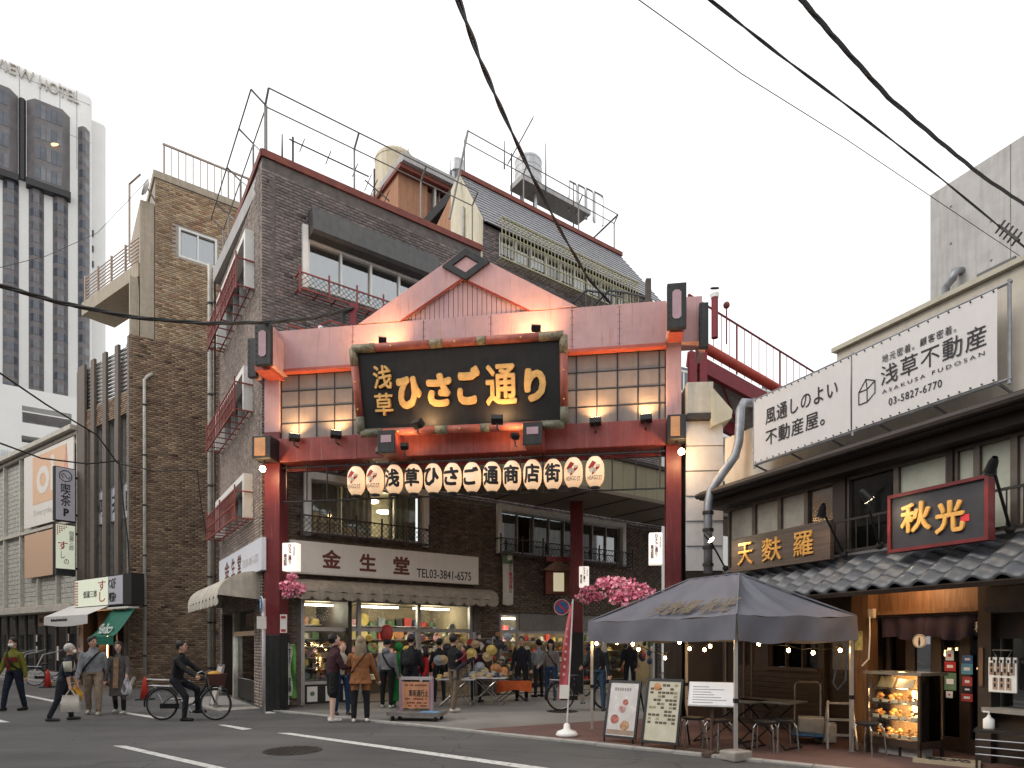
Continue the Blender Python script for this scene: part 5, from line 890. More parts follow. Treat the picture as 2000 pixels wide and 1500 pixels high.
def lantern_prof(h, r): return [(r * .42, -h / 2)] + [(r * (1 - abs(2 * f - 1) ** 3.2 * .55) - .004 * (i % 2), -h / 2 + h * f) for i, f in enumerate(np.linspace(.04, .96, 17))] + [(r * .42, h / 2)]
for i, (ch_, u, v) in enumerate(zip(LT, LX, LY)):
    c = .12; p = FG.P(*FG.at(u, v, c), c); h, r = .63, .2
    nm = {'emb': 'red gourd emblem', }.get(ch_, ch_); which = {0: 'leftmost paper lantern, with red gourd emblem', 1: 'second paper lantern from the left, with red gourd emblem', 11: 'second paper lantern from the right, with red gourd emblem', 12: 'rightmost paper lantern, with red gourd emblem'}.get(i, ['','','third','fourth','fifth','sixth','seventh','eighth','ninth','tenth','eleventh','',''][i] + ' paper lantern from the left, painted with black character ' + ch_)
    t = thing('paper_lantern', which, 'lantern', p, 'row of paper lanterns under the gate beam')
    if lm_mesh is None: m_ = MB().lathe(lantern_prof(h, r), (0, 0, 0), 24); lm_mesh = m_.mesh('shade', (0, 0, 0), True); lm_mesh.materials.append(PM)
    o = bpy.data.objects.new('shade', lm_mesh); C.objects.link(o); o.parent = t
    MB().lathe([(.1, 0), (.1, .03)], p + Vector((0, 0, h / 2)), 14).build('top_ring', K('black_paint'), t); MB().lathe([(.1, -.03), (.1, 0)], p - Vector((0, 0, h / 2)), 14).build('bottom_ring', K('black_paint'), t); MB().tube([p + Vector((0, 0, h / 2)), p + Vector((0, 0, h / 2 + .14))], .008, 4).build('hook', K('black_metal'), t)
    Fp = Fr(p, FG.ex); org = worg(t)
    def wrap(o_, lay=0):
        me = o_.data; bm = bmesh.new(); bm.from_mesh(me)
        for xx in np.linspace(-.18, .18, 19): bmesh.ops.bisect_plane(bm, geom=bm.verts[:] + bm.edges[:] + bm.faces[:], plane_co=Fp.ex * xx, plane_no=Fp.ex)
        for zz in np.linspace(-.24, .24, 9): bmesh.ops.bisect_plane(bm, geom=bm.verts[:] + bm.edges[:] + bm.faces[:], plane_co=(0, 0, zz), plane_no=(0, 0, 1))
        bm.to_mesh(me); bm.free()
        for v_ in me.vertices:
            w_ = v_.co; a = w_.dot(Fp.ex); z = w_.z; f = (z + h / 2) / h; rr = r * (1 - abs(2 * f - 1) ** 3.2 * .55) + .006 + (.0007 * (v_.index % 7) * 0); a_ = max(-.97, min(.97, a / rr)); q = Fp.ex * a + Fp.n * (rr * math.sqrt(1 - a_ * a_)); v_.co = (q.x, q.y, z)
    if ch_ != 'emb': wrap(text('character', ch_, Fp, -.165, .165, -.2, .2, 0, K('ink'), t, bold=.04, ext=0, res=2), 1)
    else:
        wrap(text('lettering', 'HISAGO.ST', Fp, -.15, .15, -.2, -.11, 0, K('ink'), t, ext=0)); e = MB()
        def patch(poly, m, nm_): 
            mb_ = MB(); n_ = len(poly); mb_.add([Fp.P(a, b, 0) for a, b in poly], [tuple(range(n_))]); o_ = mb_.build(nm_, m, t); bm = bmesh.new(); bm.from_mesh(o_.data); bmesh.ops.triangulate(bm, faces=bm.faces); bmesh.ops.subdivide_edges(bm, edges=bm.edges, cuts=3, use_grid_fill=True); bm.to_mesh(o_.data); bm.free(); wrap(o_)
        patch([(-.14, .06), (-.05, .2), (.03, .15), (-.03, .06), (-.1, .02)], K('ink_red'), 'emblem'); patch([(-.07, -.08), (-.04, -.1), (.1, .05), (.1, .12), (.03, .06), (-.02, 0)], K('ink_red'), 'emblem'); patch([(-.12 + .075 + .075 * math.cos(q), .0 + .06 * math.sin(q)) for q in np.linspace(0, 5.8, 10)], mat('emblem_cream', (.75, .68, .5), .7), 'emblem'); patch([(.05 + .04 * math.cos(q), .09 + .035 * math.sin(q)) for q in np.linspace(0, 5.8, 8)], K('emblem_cream'), 'emblem')
# ---------------------------------------------------------------- small lit plates, flowers and signs on the gate columns
mat('plate_lit', (.75, .7, .64), .5, emit=(1, .9, .8), es=.55)
def plate(label, F, l, r, t, b, c, deep=.22):
    um = (l + r) / 2; a0, a1 = F.a(l, c), F.a(r, c); b0, b1 = F.z(um, b, c), F.z(um, t, c); th = thing('lit_sign', label, 'sign', F.P(a0, b0, c), 'small lit shopping street signs'); MB().box(F, a0, a1, b0, b1, c - deep, c).build('case', K('plate_lit'), th, bev=.015); w_, h_ = a1 - a0, b1 - b0
    text('lettering', '浅草', F, a0 + w_ * .76, a0 + w_ * .9, b0 + h_ * .52, b0 + h_ * .88, c + .002, K('ink'), th, vert=True, ext=.002); text('lettering', 'ひさご通り', F, a0 + w_ * .42, a0 + w_ * .66, b0 + h_ * .24, b0 + h_ * .95, c + .002, mat('ink_maroon', (.16, .015, .02), .6), th, vert=True, bold=.04, ext=.002); text('lettering', '商店街', F, a0 + w_ * .1, a0 + w_ * .34, b0 + h_ * .18, b0 + h_ * .62, c + .002, K('ink_maroon'), th, vert=True, bold=.04, ext=.002)
plate('lit white sign on the left gate column above pink blossoms', FG, 551, 579, 1060, 1115, .3); plate('lit white sign on the right gate column beside the white siding', FG, 1268, 1294, 1040, 1102, .3); plate('small lit white sign on the inner red column', FRc, 1131, 1150, 1106, 1147, .35)
mat('petal', (.85, .23, .36), .7, var=.35, scale=20); mat('petal_b', (.9, .42, .5), .7, var=.3, scale=20); mat('leaf', (.05, .11, .03), .7, var=.4)
def blossoms(label, centers, n, seed):
    rs = random.Random(seed); p0 = centers[0][0]; t = thing('blossom_spray', label, 'flowers', p0); A, B, L_ = MB(), MB(), MB()
    for i in range(n):
        cc, rad = rs.choice(centers); d = Vector((rs.gauss(0, 1), rs.gauss(0, 1), rs.gauss(0, 1))); d = d.normalized() * rad[0] * rs.random() ** .4; d.z *= rad[1]; q = cc + d
        nn = Vector((rs.uniform(-1, 1), rs.uniform(-1.5, .2), rs.uniform(-.6, 1))).normalized(); x = nn.orthogonal().normalized(); y = nn.cross(x); s = rs.uniform(.03, .055)
        tgt = A if rs.random() < .6 else B
        for k_ in range(5): an = k_ * 1.2566 + rs.random() * .3; e = x * math.cos(an) + y * math.sin(an); e2 = x * math.cos(an + .6) + y * math.sin(an + .6); e1 = x * math.cos(an - .6) + y * math.sin(an - .6); tgt.quad(q, q + e1 * s * .7 + nn * .008, q + e * s + nn * .018, q + e2 * s * .7 + nn * .008)
        if rs.random() < .3: q2 = q + d.normalized() * -.03 + Vector((0, 0, -.03)); L_.quad(q2, q2 + x * .05 + y * .02, q2 + x * .1, q2 + x * .05 - y * .02)
    A.build('petals', K('petal'), t, kind='stuff'); B.build('petals', K('petal_b'), t, kind='stuff'); L_.build('leaves', K('leaf'), t, kind='stuff')
    for cc, rad in centers: MB().tube([p0 + Vector((0, .12, -.1)), cc], .008, 4).build('stem', K('leaf'), t)
fpt = lambda u, v, Y: pt(u, v, Y)
blossoms('pink blossom spray hanging on the left gate column', [(fpt(571, 1128, 14.35), (.12, 1)), (fpt(565, 1146, 14.3), (.2, .8)), (fpt(580, 1150, 14.3), (.24, .6)), (fpt(566, 1160, 14.3), (.16, .6))], 330, 3)
blossoms('large pink blossom spray on the right above the dark tent', [(fpt(1215, 1150, 13.3), (.45, .55)), (fpt(1245, 1160, 13.2), (.4, .6)), (fpt(1190, 1140, 13.4), (.3, .5)), (fpt(1225, 1170, 13.2), (.4, .5))], 900, 4)
blossoms('pink blossom spray beside the inner red column', [(fpt(1150, 1152, 16), (.22, .5)), (fpt(1143, 1168, 16), (.26, .6)), (fpt(1165, 1165, 16), (.22, .6))], 340, 5)
def round_sign(label, u, v, Y, r, blue=True, pole=None, tilt=0):
    p = pt(u, v, Y); t = thing('road_sign', label, 'road sign', p if not pole else Vector((pole.x, pole.y, 0))); ax = Vector((math.sin(tilt), -math.cos(tilt), 0)); q = ax
    MB().lathe([(r, 0), (r, .015)], p, 28, ax=ax).build('rim', K('white_paint') if blue else mat('sign_red', (.5, .03, .04), .4, coat=.3), t)
    MB().lathe([(r * (.93 if blue else .78), .016), (r * (.93 if blue else .78), .02)], p, 28, ax=ax).build('face', mat('sign_blue', (.02, .12, .34), .4, coat=.3), t); Fs = Fr(p + ax * .022, (math.cos(tilt), math.sin(tilt), 0))
    if not blue: e = r * .78 * .707; MB().prism(Fs, [(-e - .01, e - .02), (-e + .03, e + .02), (e + .01, -e + .02), (e - .03, -e - .02)], 0, .004).build('slash', K('sign_red'), t); MB().torus(p + ax * .016, r * .985, .008, ax, 28, 4).build('edge', K('white_paint'), t)
    else: MB().ball(p + ax * .024 + Vector((0, 0, r * .45)), r * .12).build('figure', K('white_paint'), t); MB().box(Fs, -r * .14, r * .14, -r * .6, r * .3, 0, .004).build('figure', K('white_paint'), t)
    return t
pole = FG.P(Ga(515, 1200, .25), 0, .25); rs_ = round_sign('blue round pedestrian sign on the white post', 511, 1179, pole.y - .02, .17, True, pole, -1.0); MB().tube([pole, pole + Vector((0, 0, 2.6))], .04, 10).build('post', mat('post_pale', (.5, .47, .48), .5, streak=.2), rs_, smooth=True); MB().box(Fr(pole + Vector((0, 0, 2.05)), (.6, .8, 0)), -.2, .03, -.14, .14, .05, .06).build('lower_plate', K('paper'), rs_)
round_sign('round blue and red no parking sign beside the inner column', 1097, 1186, 17.2, .21, False)
ps = MB().box(FG, Ga(547, 1200, .02), Ga(560, 1200, .02), Gz(553, 1236, .02), Gz(553, 1200, .02), .0, .02).build('notice_plate', K('paper')); tag(ps, 'small white and red notice plate on the left red column', 'notice'); MB().box(FG, Ga(549, 1200, .02), Ga(558, 1200, .02), Gz(553, 1208, .02), Gz(553, 1203, .02), .021, .024).build('print', K('ink_red'), ps); MB().box(FG, Ga(549, 1200, .02), Ga(558, 1200, .02), Gz(553, 1234, .02), Gz(553, 1229, .02), .021, .024).build('print', K('ink_red'), ps)
# ================================================================ right side: restaurant row along the street
ro = pt(1410, 1255, 13.0); ro.z = 0; FQR = Fr(ro, (.403, -.915, 0)); FX_ = FQR
Qa = lambda u, c=0: FQR.a(u, c); Qz = FQR.z
rs = thing('restaurant_building', 'two storey beige building with a dark wooden restaurant below', 'building', ro)
ZE = 4.58; RE = 8.5
MB().box(FQR, Qa(1630) , RE, ZE + .05, 6.4, -6, -.05).build('parapet', K('beige_wall'), rs, bev=.01); MB().box(FQR, .0, Qa(1630) - .002, ZE + .05, 5.75, -6, -.08).build('parapet', K('beige_wall'), rs); MB().box(FQR, Qa(1630) - .04, RE, 6.4, 6.47, -6, .03).build('coping', mat('coping_beige', (.45, .42, .34), .8, var=.15), rs)
MB().box(FQR, -.1, RE, ZE - .12, ZE + .04, -.4, .5).build('eave', mat('eave_brown', (.045, .035, .03), .6, var=.3), rs); MB().box(FQR, -.1, RE, ZE - .28, ZE - .13, -.3, .25).build('eave_board', K('dark_wood'), rs); MB().tube([FQR.P(-.1, ZE - .05, .55), FQR.P(RE, ZE - .05, .55)], .06, 8).build('gutter', K('eave_brown'), rs)
# upstairs windows
ws0, ws1 = 3.05, ZE - .3; MB().box(FQR, 0, RE, 2.4, ws0, -.3, -.02).build('wall', K('dark_wood'), rs)
xs = [Qa(u) for u in (1420, 1470, 1520, 1572, 1628, 1652, 1748, 1850, 1862, 1905, 1978, 2040)]
kinds = ['f', 'f', 'f', 'r', 'd', 'g', 'w', 'd', 'w', 'w', 'f']
mat('frost', (.3, .28, .24), .35, var=.2); mat('frost_pale', (.42, .44, .36), .4, var=.12)
glass('glass_rain', (.35, .3, .26), .1, .18)
for i, k_ in enumerate(kinds):
    a0, a1 = xs[i], xs[i + 1]
    if k_ == 'd': MB().box(FQR, a0, a1, ws0, ws1, -.3, .02).build('post', K('dark_wood'), rs); continue
    cm = {'f': 'frost', 'r': 'frost', 'g': 'curtain_dk', 'w': 'frost_pale'}[k_]
    wv = MB(); wv.box(FQR, a0, a0 + .04, ws0, ws1, -.12, -.02); wv.box(FQR, a1 - .04, a1, ws0, ws1, -.12, -.02); wv.box(FQR, a0 + .04, a1 - .04, ws1 - .05, ws1, -.12, -.02); wv.box(FQR, a0 + .04, a1 - .04, ws0, ws0 + .05, -.12, -.02); wp_ = wv.build('window', mat('bronze', (.12, .1, .085), .4, .5), rs)
    MB().box(FQR, a0 + .04, a1 - .04, ws0 + .05, ws1 - .05, -.09, -.08).build('pane', {'f': K('frost'), 'r': K('glass_rain'), 'w': K('frost_pale'), 'g': glass('glass_low', (.5, .5, .5), .02)}[k_], wp_); MB().box(FQR, a0 + .03, a1 - .03, ws0 + .03, ws1 - .03, -.2, -.18).build('blind', K(cm), wp_)
br = thing('balcony_rail', 'dark iron balcony rail behind the restaurant signs', 'railing', FQR.P(Qa(1610, .3), 2.95, .3)); x0, x1 = Qa(1610, .3), RE
for z in (3.02, 3.5): MB().box(FQR, x0, x1, z, z + .035, .28, .31).build('rail', K('iron'), br)
for i in range(30): a = x0 + i * .19; MB().box(FQR, a, a + .014, 3.03, 3.5, .288, .302).build('baluster', K('iron'), br)
# white sided end wall and flashing beside the gate
ws_ = pt(1340, 1255, 13.35); ws_.z = 0; FW = Fr(ws_, (1, -.06, 0)); wsd = thing('white_siding_wall', 'narrow white lap sided wall between the gate and the restaurant', 'wall', ws_); Wz = FW.z; aw_ = FW.a(1412)
MB().box(FW, 0, aw_ - .01, 0, Wz(1340, 818), -1.5, -.05).build('wall', K('dark'), wsd); zz = Wz(1340, 1115); zt_ = Wz(1340, 822); np_ = 6
for i in range(np_): z0 = zz + (zt_ - zz) * i / np_; z1 = zz + (zt_ - zz) * (i + 1) / np_; MB().add([FW.P(0, z0, .02), FW.P(aw_, z0, .02), FW.P(aw_, z1 - .012, -.005), FW.P(0, z1 - .012, -.005), FW.P(0, z0, -.04), FW.P(aw_, z0, -.04), FW.P(aw_, z1 - .012, -.04), FW.P(0, z1 - .012, -.04)], [(0, 1, 2, 3), (0, 4, 5, 1), (1, 5, 6, 2), (3, 2, 6, 7), (0, 3, 7, 4)]).build('siding_plank', mat('siding', (.56, .56, .57), .5, var=.08, streak=.25, grime=(.4, .39, .37)), wsd)
MB().box(FW, 0, aw_, 0, zz, -.06, .0).build('base_wall', K('dark_wood'), wsd); MB().box(FW, -.0, FW.a(1394, .15), Wz(1345, 806, .15), Wz(1345, 745, .15), -.8, .12).build('box_head', K('cream'), wsd, bev=.01)
MB().prism(FW, [(FW.a(1390, .2), Wz(1390, 832, .2)), (FW.a(1390, .2), Wz(1390, 752, .2)), (FW.a(1432, .2), Wz(1432, 800, .2)), (FW.a(1430, .2), Wz(1430, 815, .2))], -.6, .16).build('flashing', mat('flash_cream', (.52, .48, .36), .6, var=.1, streak=.25), wsd); MB().box(FW, 0, FW.a(1394, .15), Wz(1345, 818, .15), Wz(1345, 807, .15), -.5, .14).build('gutter', K('eave_brown'), wsd)
pipe('fat bent metal downpipe at the corner of the beige building', [pt(1480, 788, 12.6), pt(1452, 786, 12.5), pt(1446, 800, 12.4), pt(1443, 862, 12.4), pt(1436, 890, 12.4), pt(1388, 958, 12.5), pt(1383, 985, 12.5), pt(1383, 1120, 12.5)], .085, K('galv'), 4)
# ---------------------------------------------------------------- banner on the upper wall
c = .32; a0, a1, am = Qa(1473, c), Qa(1948, c), Qa(1663, c); z0, z1 = Qz(1700, 850, c) , Qz(1700, 692, c)
z0, z1 = 4.83 + .06, 6.05
bn = thing('wall_banner', 'long white banner reading 浅草不動産 with a phone number', 'banner', FQR.P(a0, z0, c)); mat('banner_white', (.62, .6, .59), .7, var=.04, streak=.08, grime=(.5, .48, .46))
for p, q in ((a0, am - .015), (am + .015, a1)): MB().grid(lambda i, j: FQR.P(p + (q - p) * i, z0 + (z1 - z0) * j, c + .005 * math.sin(i * 14) * math.sin(j * 3.14)), 28, 6).build('sheet', K('banner_white'), bn, smooth=True)
for a in (a0 - .03, am, a1 + .12): MB().tube([FQR.P(a, z0 - .08, c - .03), FQR.P(a, z1 + .06, c - .03)], .022, 6).build('frame_tube', K('galv'), bn)
for z in (z0 - .02, z1 + .02): MB().tube([FQR.P(a0 - .05, z, c - .03), FQR.P(a1 + .15, z, c - .03)], .02, 6).build('frame_tube', K('galv'), bn)
for a in np.linspace(a0, a1, 6): MB().tube([FQR.P(a, z0 - .03, c - .03), FQR.P(a, z0 - .12, -.05)], .02, 5).build('strut', K('galv'), bn)
mb = MB(); [mb.ball(FQR.P(a, z, c + .012), .012, 5, 4) for a in np.linspace(a0 + .04, a1 - .04, 30) for z in (z0 + .02, z1 - .02)]; mb.build('eyelets', K('iron'), bn, kind='stuff')
cT = c + .009
textq('lettering', '風通しのよい', FQR, (1495, 763, 1637, 842), cT, K('ink'), bn, ext=.003); W_ = am - a0
def bt(s, fa0, fa1, fb0, fb1, bold=0, **k_): return text('lettering', s, FQR, am + (a1 - am) * fa0, am + (a1 - am) * fa1, z0 + (z1 - z0) * fb0, z0 + (z1 - z0) * fb1, cT, K('ink'), bn, bold=bold, ext=.003, **k_)
bpy.data.objects.remove([o for o in bn.children if o.name.startswith('lettering')][0])
text('lettering', '風通しのよい', FQR, a0 + W_ * .14, a0 + W_ * .88, z0 + .62, z0 + .9, cT, K('ink'), bn, ext=.003, sp=1.1, bold=.006); text('lettering', '不動産屋。', FQR, a0 + W_ * .14, a0 + W_ * .76, z0 + .24, z0 + .52, cT, K('ink'), bn, ext=.003, sp=1.1, bold=.006)
bt('地元密着。顧客密着。', .25, .76, .72, .82, sp=1.25); bt('浅草不動産', .24, .94, .43, .68, 0, sp=1.1); bt('ASAKUSA FUDOSAN', .25, .93, .33, .375, sp=1.5); bt('03-5827-6770', .3, .67, .15, .24, sp=1.1)
mb = MB(); bx = lambda fx, fy: FQR.P(am + (a1 - am) * (.065 + .13 * fx), z0 + (z1 - z0) * (.3 + .3 * fy), cT + .004)
for p, q in (((0, 0), (.52, 0)), ((.52, 0), (.52, .55)), ((.52, .55), (0, .55)), ((0, .55), (0, 0)), ((0, .55), (.45, 1)), ((.45, 1), (.52, .55)), ((.45, 1), (1, .8)), ((1, .8), (.52, .55)), ((1, .8), (1, .28)), ((1, .28), (.52, 0))): mb.tube([bx(*p), bx(*q)], .007, 4)
mb.build('house_emblem', K('ink'), bn)
# ---------------------------------------------------------------- tiled pent roof: every tile a piece
pr = thing('tiled_pent_roof', 'grey wavy tiled pent roof over the restaurant front', 'roof', FQR.P(.6, 2.2, .6)); mat('tile_grey', (.07, .075, .085), .36, var=.15, scale=2, spec=.45)
rt0, rt1, zt0, ct0, zt1, ct1 = .25, 8.2, 2.92, .12, 2.34, 1.12; NR, tw = 4, .32; NT = int((rt1 - rt0) / tw); slope = Vector((0, 0, 0))
ey_ = (FQR.P(0, zt0, ct0) - FQR.P(0, zt1, ct1)); TLn = ey_.length; FTL = Fr(FQR.P(0, zt1, ct1), FQR.ex, ey_)
MB().box(FTL, rt0, rt1, 0, TLn, -.08, -.045).build('deck', K('dark'), pr); th_ = TLn / NR; tile_m = None
for r_ in range(NR):
    for i in range(NT):
        if tile_m is None:
            F0 = Fr((0, 0, 0), FTL.ex, FTL.ey); prof = lambda f: .05 * math.sin(f * 2 * math.pi) + (.02 if f > .5 else 0)
            mb = MB(); nn = 8; top = [(f * (tw + .02), prof(f)) for f in np.linspace(0, 1, nn + 1)]
            vs = [F0.P(a, b, z + (.02 if b == 0 else 0)) for b in (0, th_ + .03) for a, z in top] + [F0.P(a, 0, z - .02) for a, z in top]
            fs = [(j, j + 1, nn + 2 + j, nn + 1 + j) for j in range(nn)] + [(2 * nn + 2 + j, 2 * nn + 3 + j, j + 1, j) for j in range(nn)]; mb.add(vs, fs); tile_m = mb.mesh('roof_tile', (0, 0, 0), True); tile_m.materials.append(K('tile_grey'))
        o = bpy.data.objects.new('roof_tile', tile_m); C.objects.link(o); o.parent = pr; o.location = FTL.P(rt0 + i * tw, r_ * th_, .012 + random.uniform(-.003, .003)) - worg(pr)
MB().box(FTL, rt0, rt1, TLn - .02, TLn + .08, -.06, .08).build('ridge_board', mat('ridge', (.16, .16, .165), .5, var=.15), pr); MB().box(FTL, rt0, rt1, -.03, .01, -.08, -.02).build('fascia', K('dark_wood'), pr); MB().box(FQR, rt0, rt1, 2.9, 2.99, .0, .14).build('flashing', K('ridge'), pr)
# ---------------------------------------------------------------- ground floor of dark timber
wood('timber_dark', (.016, .01, .008), (.045, .026, .016), 1.5, 9); wood('timber_warm', (.09, .045, .02), (.19, .1, .05), 14, 1.0); wood('timber_board', (.05, .035, .027), (.1, .07, .052), .8, 14)
GF = Qa(1690) ; GE = Qa(1922); dgf = [(GF + .08, GE, 0, 2.5), (Qa(1372) if 0 else 1.2, 2.3, 1.15, 1.95), (2.42, 2.95, 0, 1.95), (Qa(1935), Qa(2030), .75, 1.65)]
wall_cells(FQR, 0, RE, 0, 2.9, -.3, -.02, dgf).build('front_wall', K('dark_wood'), rs)
for i in range(11): z = .12 + i * .095; MB().box(FQR, .3, 2.38, z, z + .088, -.02, .0 + .004 * (i % 2)).build('wall_board', K('timber_dark'), rs)
MB().box(FQR, 1.15, 2.35, 1.1, 1.16, -.1, .05).build('sill', K('timber_dark'), rs)
for a in (1.2, 1.56, 1.92): MB().box(FQR, a, a + .03, 1.16, 1.95, -.12, -.06).build('mullion', K('timber_dark'), rs)
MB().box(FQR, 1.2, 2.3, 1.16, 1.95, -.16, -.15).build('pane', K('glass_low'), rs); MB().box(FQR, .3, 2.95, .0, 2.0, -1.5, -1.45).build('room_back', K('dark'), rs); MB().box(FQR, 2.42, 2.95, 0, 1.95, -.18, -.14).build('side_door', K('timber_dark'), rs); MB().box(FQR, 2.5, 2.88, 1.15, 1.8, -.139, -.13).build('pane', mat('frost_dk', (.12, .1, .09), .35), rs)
MB().box(FQR, .05, .85, .1, 2.0, -.05, -.02).build('sliding_door', K('dark_wood'), rs)
for a in (.1, .35, .6, .8): MB().box(FQR, a, a + .04, .15, 1.95, -.02, .02).build('door_stile', mat('timber_mid', (.09, .06, .045), .6), rs)
# lit entrance
MB().box(FQR, GF - .15, GF + .14, 0, 2.62, -.1, .12).build('entrance_post', K('timber_warm'), rs); MB().box(FQR, GE - .02, GE + .14, 0, 2.62, -.1, .1).build('entrance_post', K('dark_wood'), rs); MB().box(FQR, GF + .14, GE - .02, 2.08, 2.6, -.2, -.1).build('lintel', K('timber_warm'), rs); MB().box(FQR, GF + .14, GE - .02, 2.02, 2.08, -.25, .02).build('lintel_sill', K('timber_warm'), rs)
MB().box(FQR, GF - .14, GF + .12, .1, 1.35, .12, .14).build('wall_board', K('timber_warm'), rs)
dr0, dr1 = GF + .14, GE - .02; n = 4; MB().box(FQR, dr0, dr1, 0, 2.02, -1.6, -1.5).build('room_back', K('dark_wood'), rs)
for i in range(n):
    x0 = dr0 + (dr1 - dr0) * i / n; x1 = dr0 + (dr1 - dr0) * (i + 1) / n; d = MB(); d.box(FQR, x0, x0 + .07, .05, 2.0, -.34, -.28); d.box(FQR, x1 - .07, x1, .05, 2.0, -.34, -.28); d.box(FQR, x0 + .07, x1 - .07, .05, .25, -.34, -.28); d.box(FQR, x0 + .07, x1 - .07, 1.93, 2.0, -.34, -.28); dd = d.build('sliding_door', mat('timber_door', (.05, .03, .02), .5, var=.3), rs); MB().box(FQR, x0 + .07, x1 - .07, .25, 1.93, -.315, -.31).build('pane', K('glass_low'), dd)
el = thing('entrance_lamp', 'warm downlight hidden behind the entrance lintel', 'lamp', FQR.P((dr0 + dr1) / 2, 2.6, .35)); MB().box(FQR, (dr0 + dr1) / 2 - .3, (dr0 + dr1) / 2 + .3, 2.5, 2.53, .3, .36).build('tube', glow('entr', (1, .6, .28), 12), el); lamp('lamp_glow', FQR.P((dr0 + dr1) / 2, 2.44, .4), 22, (1, .6, .3), size=.15, parent=el)
# noren curtain
nz0, nz1 = 1.66, 2.0; nr = thing('noren_curtain', 'dark purple noren curtain with a white crest over the entrance', 'curtain', FQR.P(dr0, nz0, .0)); mat('noren', (.028, .02, .04), .85, var=.3)
for i in range(2): x0 = dr0 + .1 + (dr1 - dr0 - .2) * i / 2; x1 = x0 + (dr1 - dr0 - .2) / 2 - .01; MB().grid(lambda u_, v_: FQR.P(x0 + (x1 - x0) * u_, nz0 + (nz1 - nz0) * v_ + .03 * (1 - v_) * math.sin(u_ * 7 + i), -.05 + .035 * math.sin(u_ * 16 + i) * (1.2 - v_)), 40, 5).build('cloth', K('noren'), nr, smooth=True)
MB().tube([FQR.P(dr0, nz1, -.05), FQR.P(dr1, nz1, -.05)], .014, 6).build('rod', K('timber_mid'), nr); pc = FQR.P(Qa(1798), FQR.z(1798, 1252, .02), .02); MB().lathe([(.1, 0), (.1, .006)], pc, 24, ax=FQR.n).build('crest', K('paper'), nr); MB().torus(pc + FQR.n * .008, .088, .004, FQR.n, 24, 4).build('crest_ring', K('ink'), nr); MB().prism(Fr(pc + FQR.n * .008, FQR.ex), [(-.01, -.07), (.01, -.07), (.016, -.02), (.004, .06), (-.004, .06), (-.016, -.02)], 0, .003).build('crest_mark', K('ink'), nr); text('lettering', '秋', FQR, Qa(1905), Qa(1920), nz0 + .08, nz0 + .22, .012, K('paper'), nr, ext=.004)
# stickers on the doors
for l, t, r, b, cm, lab in ((1847, 1270, 1863, 1290, 'paper', 'white and red sticker at the top of the door'), (1845, 1292, 1867, 1311, 'ink_red', 'red square sticker on the restaurant door'), (1844, 1314, 1868, 1348, 'goods3', 'green sticker under the red one on the door'), (1848, 1350, 1861, 1363, 'paper', 'small pale sticker lowest on the left door'), (1880, 1280, 1900, 1295, 'sign_blue', 'dark blue sticker on the right door'), (1878, 1296, 1900, 1317, 'sign_blue2', 'light blue square sticker on the right door'), (1880, 1322, 1899, 1340, 'seal_red', 'maroon sticker with white seal on the right door'), (1880, 1341, 1899, 1352, 'ink', 'black sticker with a pale figure on the right door'), (1878, 1355, 1900, 1370, 'goods0', 'bright red label lowest on the right door')):
    mat('sign_blue2', (.1, .3, .42), .5); c = -.27; o = MB().box(FQR, Qa(l, c), Qa(r, c), Qz((l + r) / 2, b, c), Qz((l + r) / 2, t, c), c, c + .004).build('door_sticker', K(cm)); tag(o, lab, 'sticker', 'stickers on the restaurant doors'); um = (l + r) / 2; MB().box(FQR, Qa(l + 5, c), Qa(r - 5, c), Qz(um, b - (b - t) * .35, c), Qz(um, t + (b - t) * .35, c), c + .005, c + .007).build('print', K('paper' if cm not in ('paper',) else 'ink_red'), o)
ck = MB().box(FQR, GF - .09, GF + .05, 1.48, 1.78, .121, .126).build('poster', mat('poster_yellow', (.55, .5, .2), .7, var=.5, scale=14)); tag(ck, 'small yellow green poster on the timber post', 'poster')
sk = thing('wall_socket', 'white socket with hanging cable on the entrance post', 'socket', FQR.P(GF + .16, 2.05, .12)); MB().box(FQR, GF + .12, GF + .22, 1.98, 2.12, .05, .12).build('box', K('cream'), sk); MB().tube([FQR.P(GF + .18, 2.0, .14), FQR.P(GF + .2, 1.7, .16), FQR.P(GF + .21, 1.35, .2), FQR.P(GF + .25, 1.25, .4)], .012, 5).build('cable', K('plastic_white'), sk)
# service window on the far right with hanging menu
MB().box(FQR, Qa(1935), Qa(2030), .7, .76, -.1, .2).build('sill', mat('sill_grey', (.25, .24, .22), .6), rs); MB().box(FQR, Qa(1935), Qa(2030), .76, 1.65, -.15, -.14).build('pane', K('glass_dark'), rs); MB().box(FQR, Qa(1935), Qa(1943), .76, 1.65, -.14, -.08).build('window_frame', K('alu'), rs)
mc = .2; a0, a1 = Qa(1930, mc), Qa(1986, mc); b0, b1 = Qz(1958, 1353, mc), Qz(1958, 1284, mc); mn = thing('menu_board', 'white hanging menu board with seven wooden tags', 'menu board', FQR.P(a0, b0, mc)); MB().box(FQR, a0, a1, b0, b1, mc - .02, mc).build('board', K('plastic_white'), mn, bev=.012)
for i in range(7): w_ = (a1 - a0); x0 = a0 + w_ * (.05 + .235 * (i % 4) + (.12 if i > 3 else 0)); z0 = b0 + (b1 - b0) * (.5 if i < 4 else .08); MB().box(FQR, x0, x0 + w_ * .17, z0, z0 + (b1 - b0) * .34, mc + .001, mc + .008).build('tag', mat('tag_wood', (.42, .3, .22), .7), mn); mb = MB(); [mb.box(FQR, x0 + w_ * .05, x0 + w_ * .12, z0 + .03 + k_ * .075, z0 + .08 + k_ * .075, mc + .009, mc + .011) for k_ in range(3)]; mb.build('lettering', K('ink'), mn)
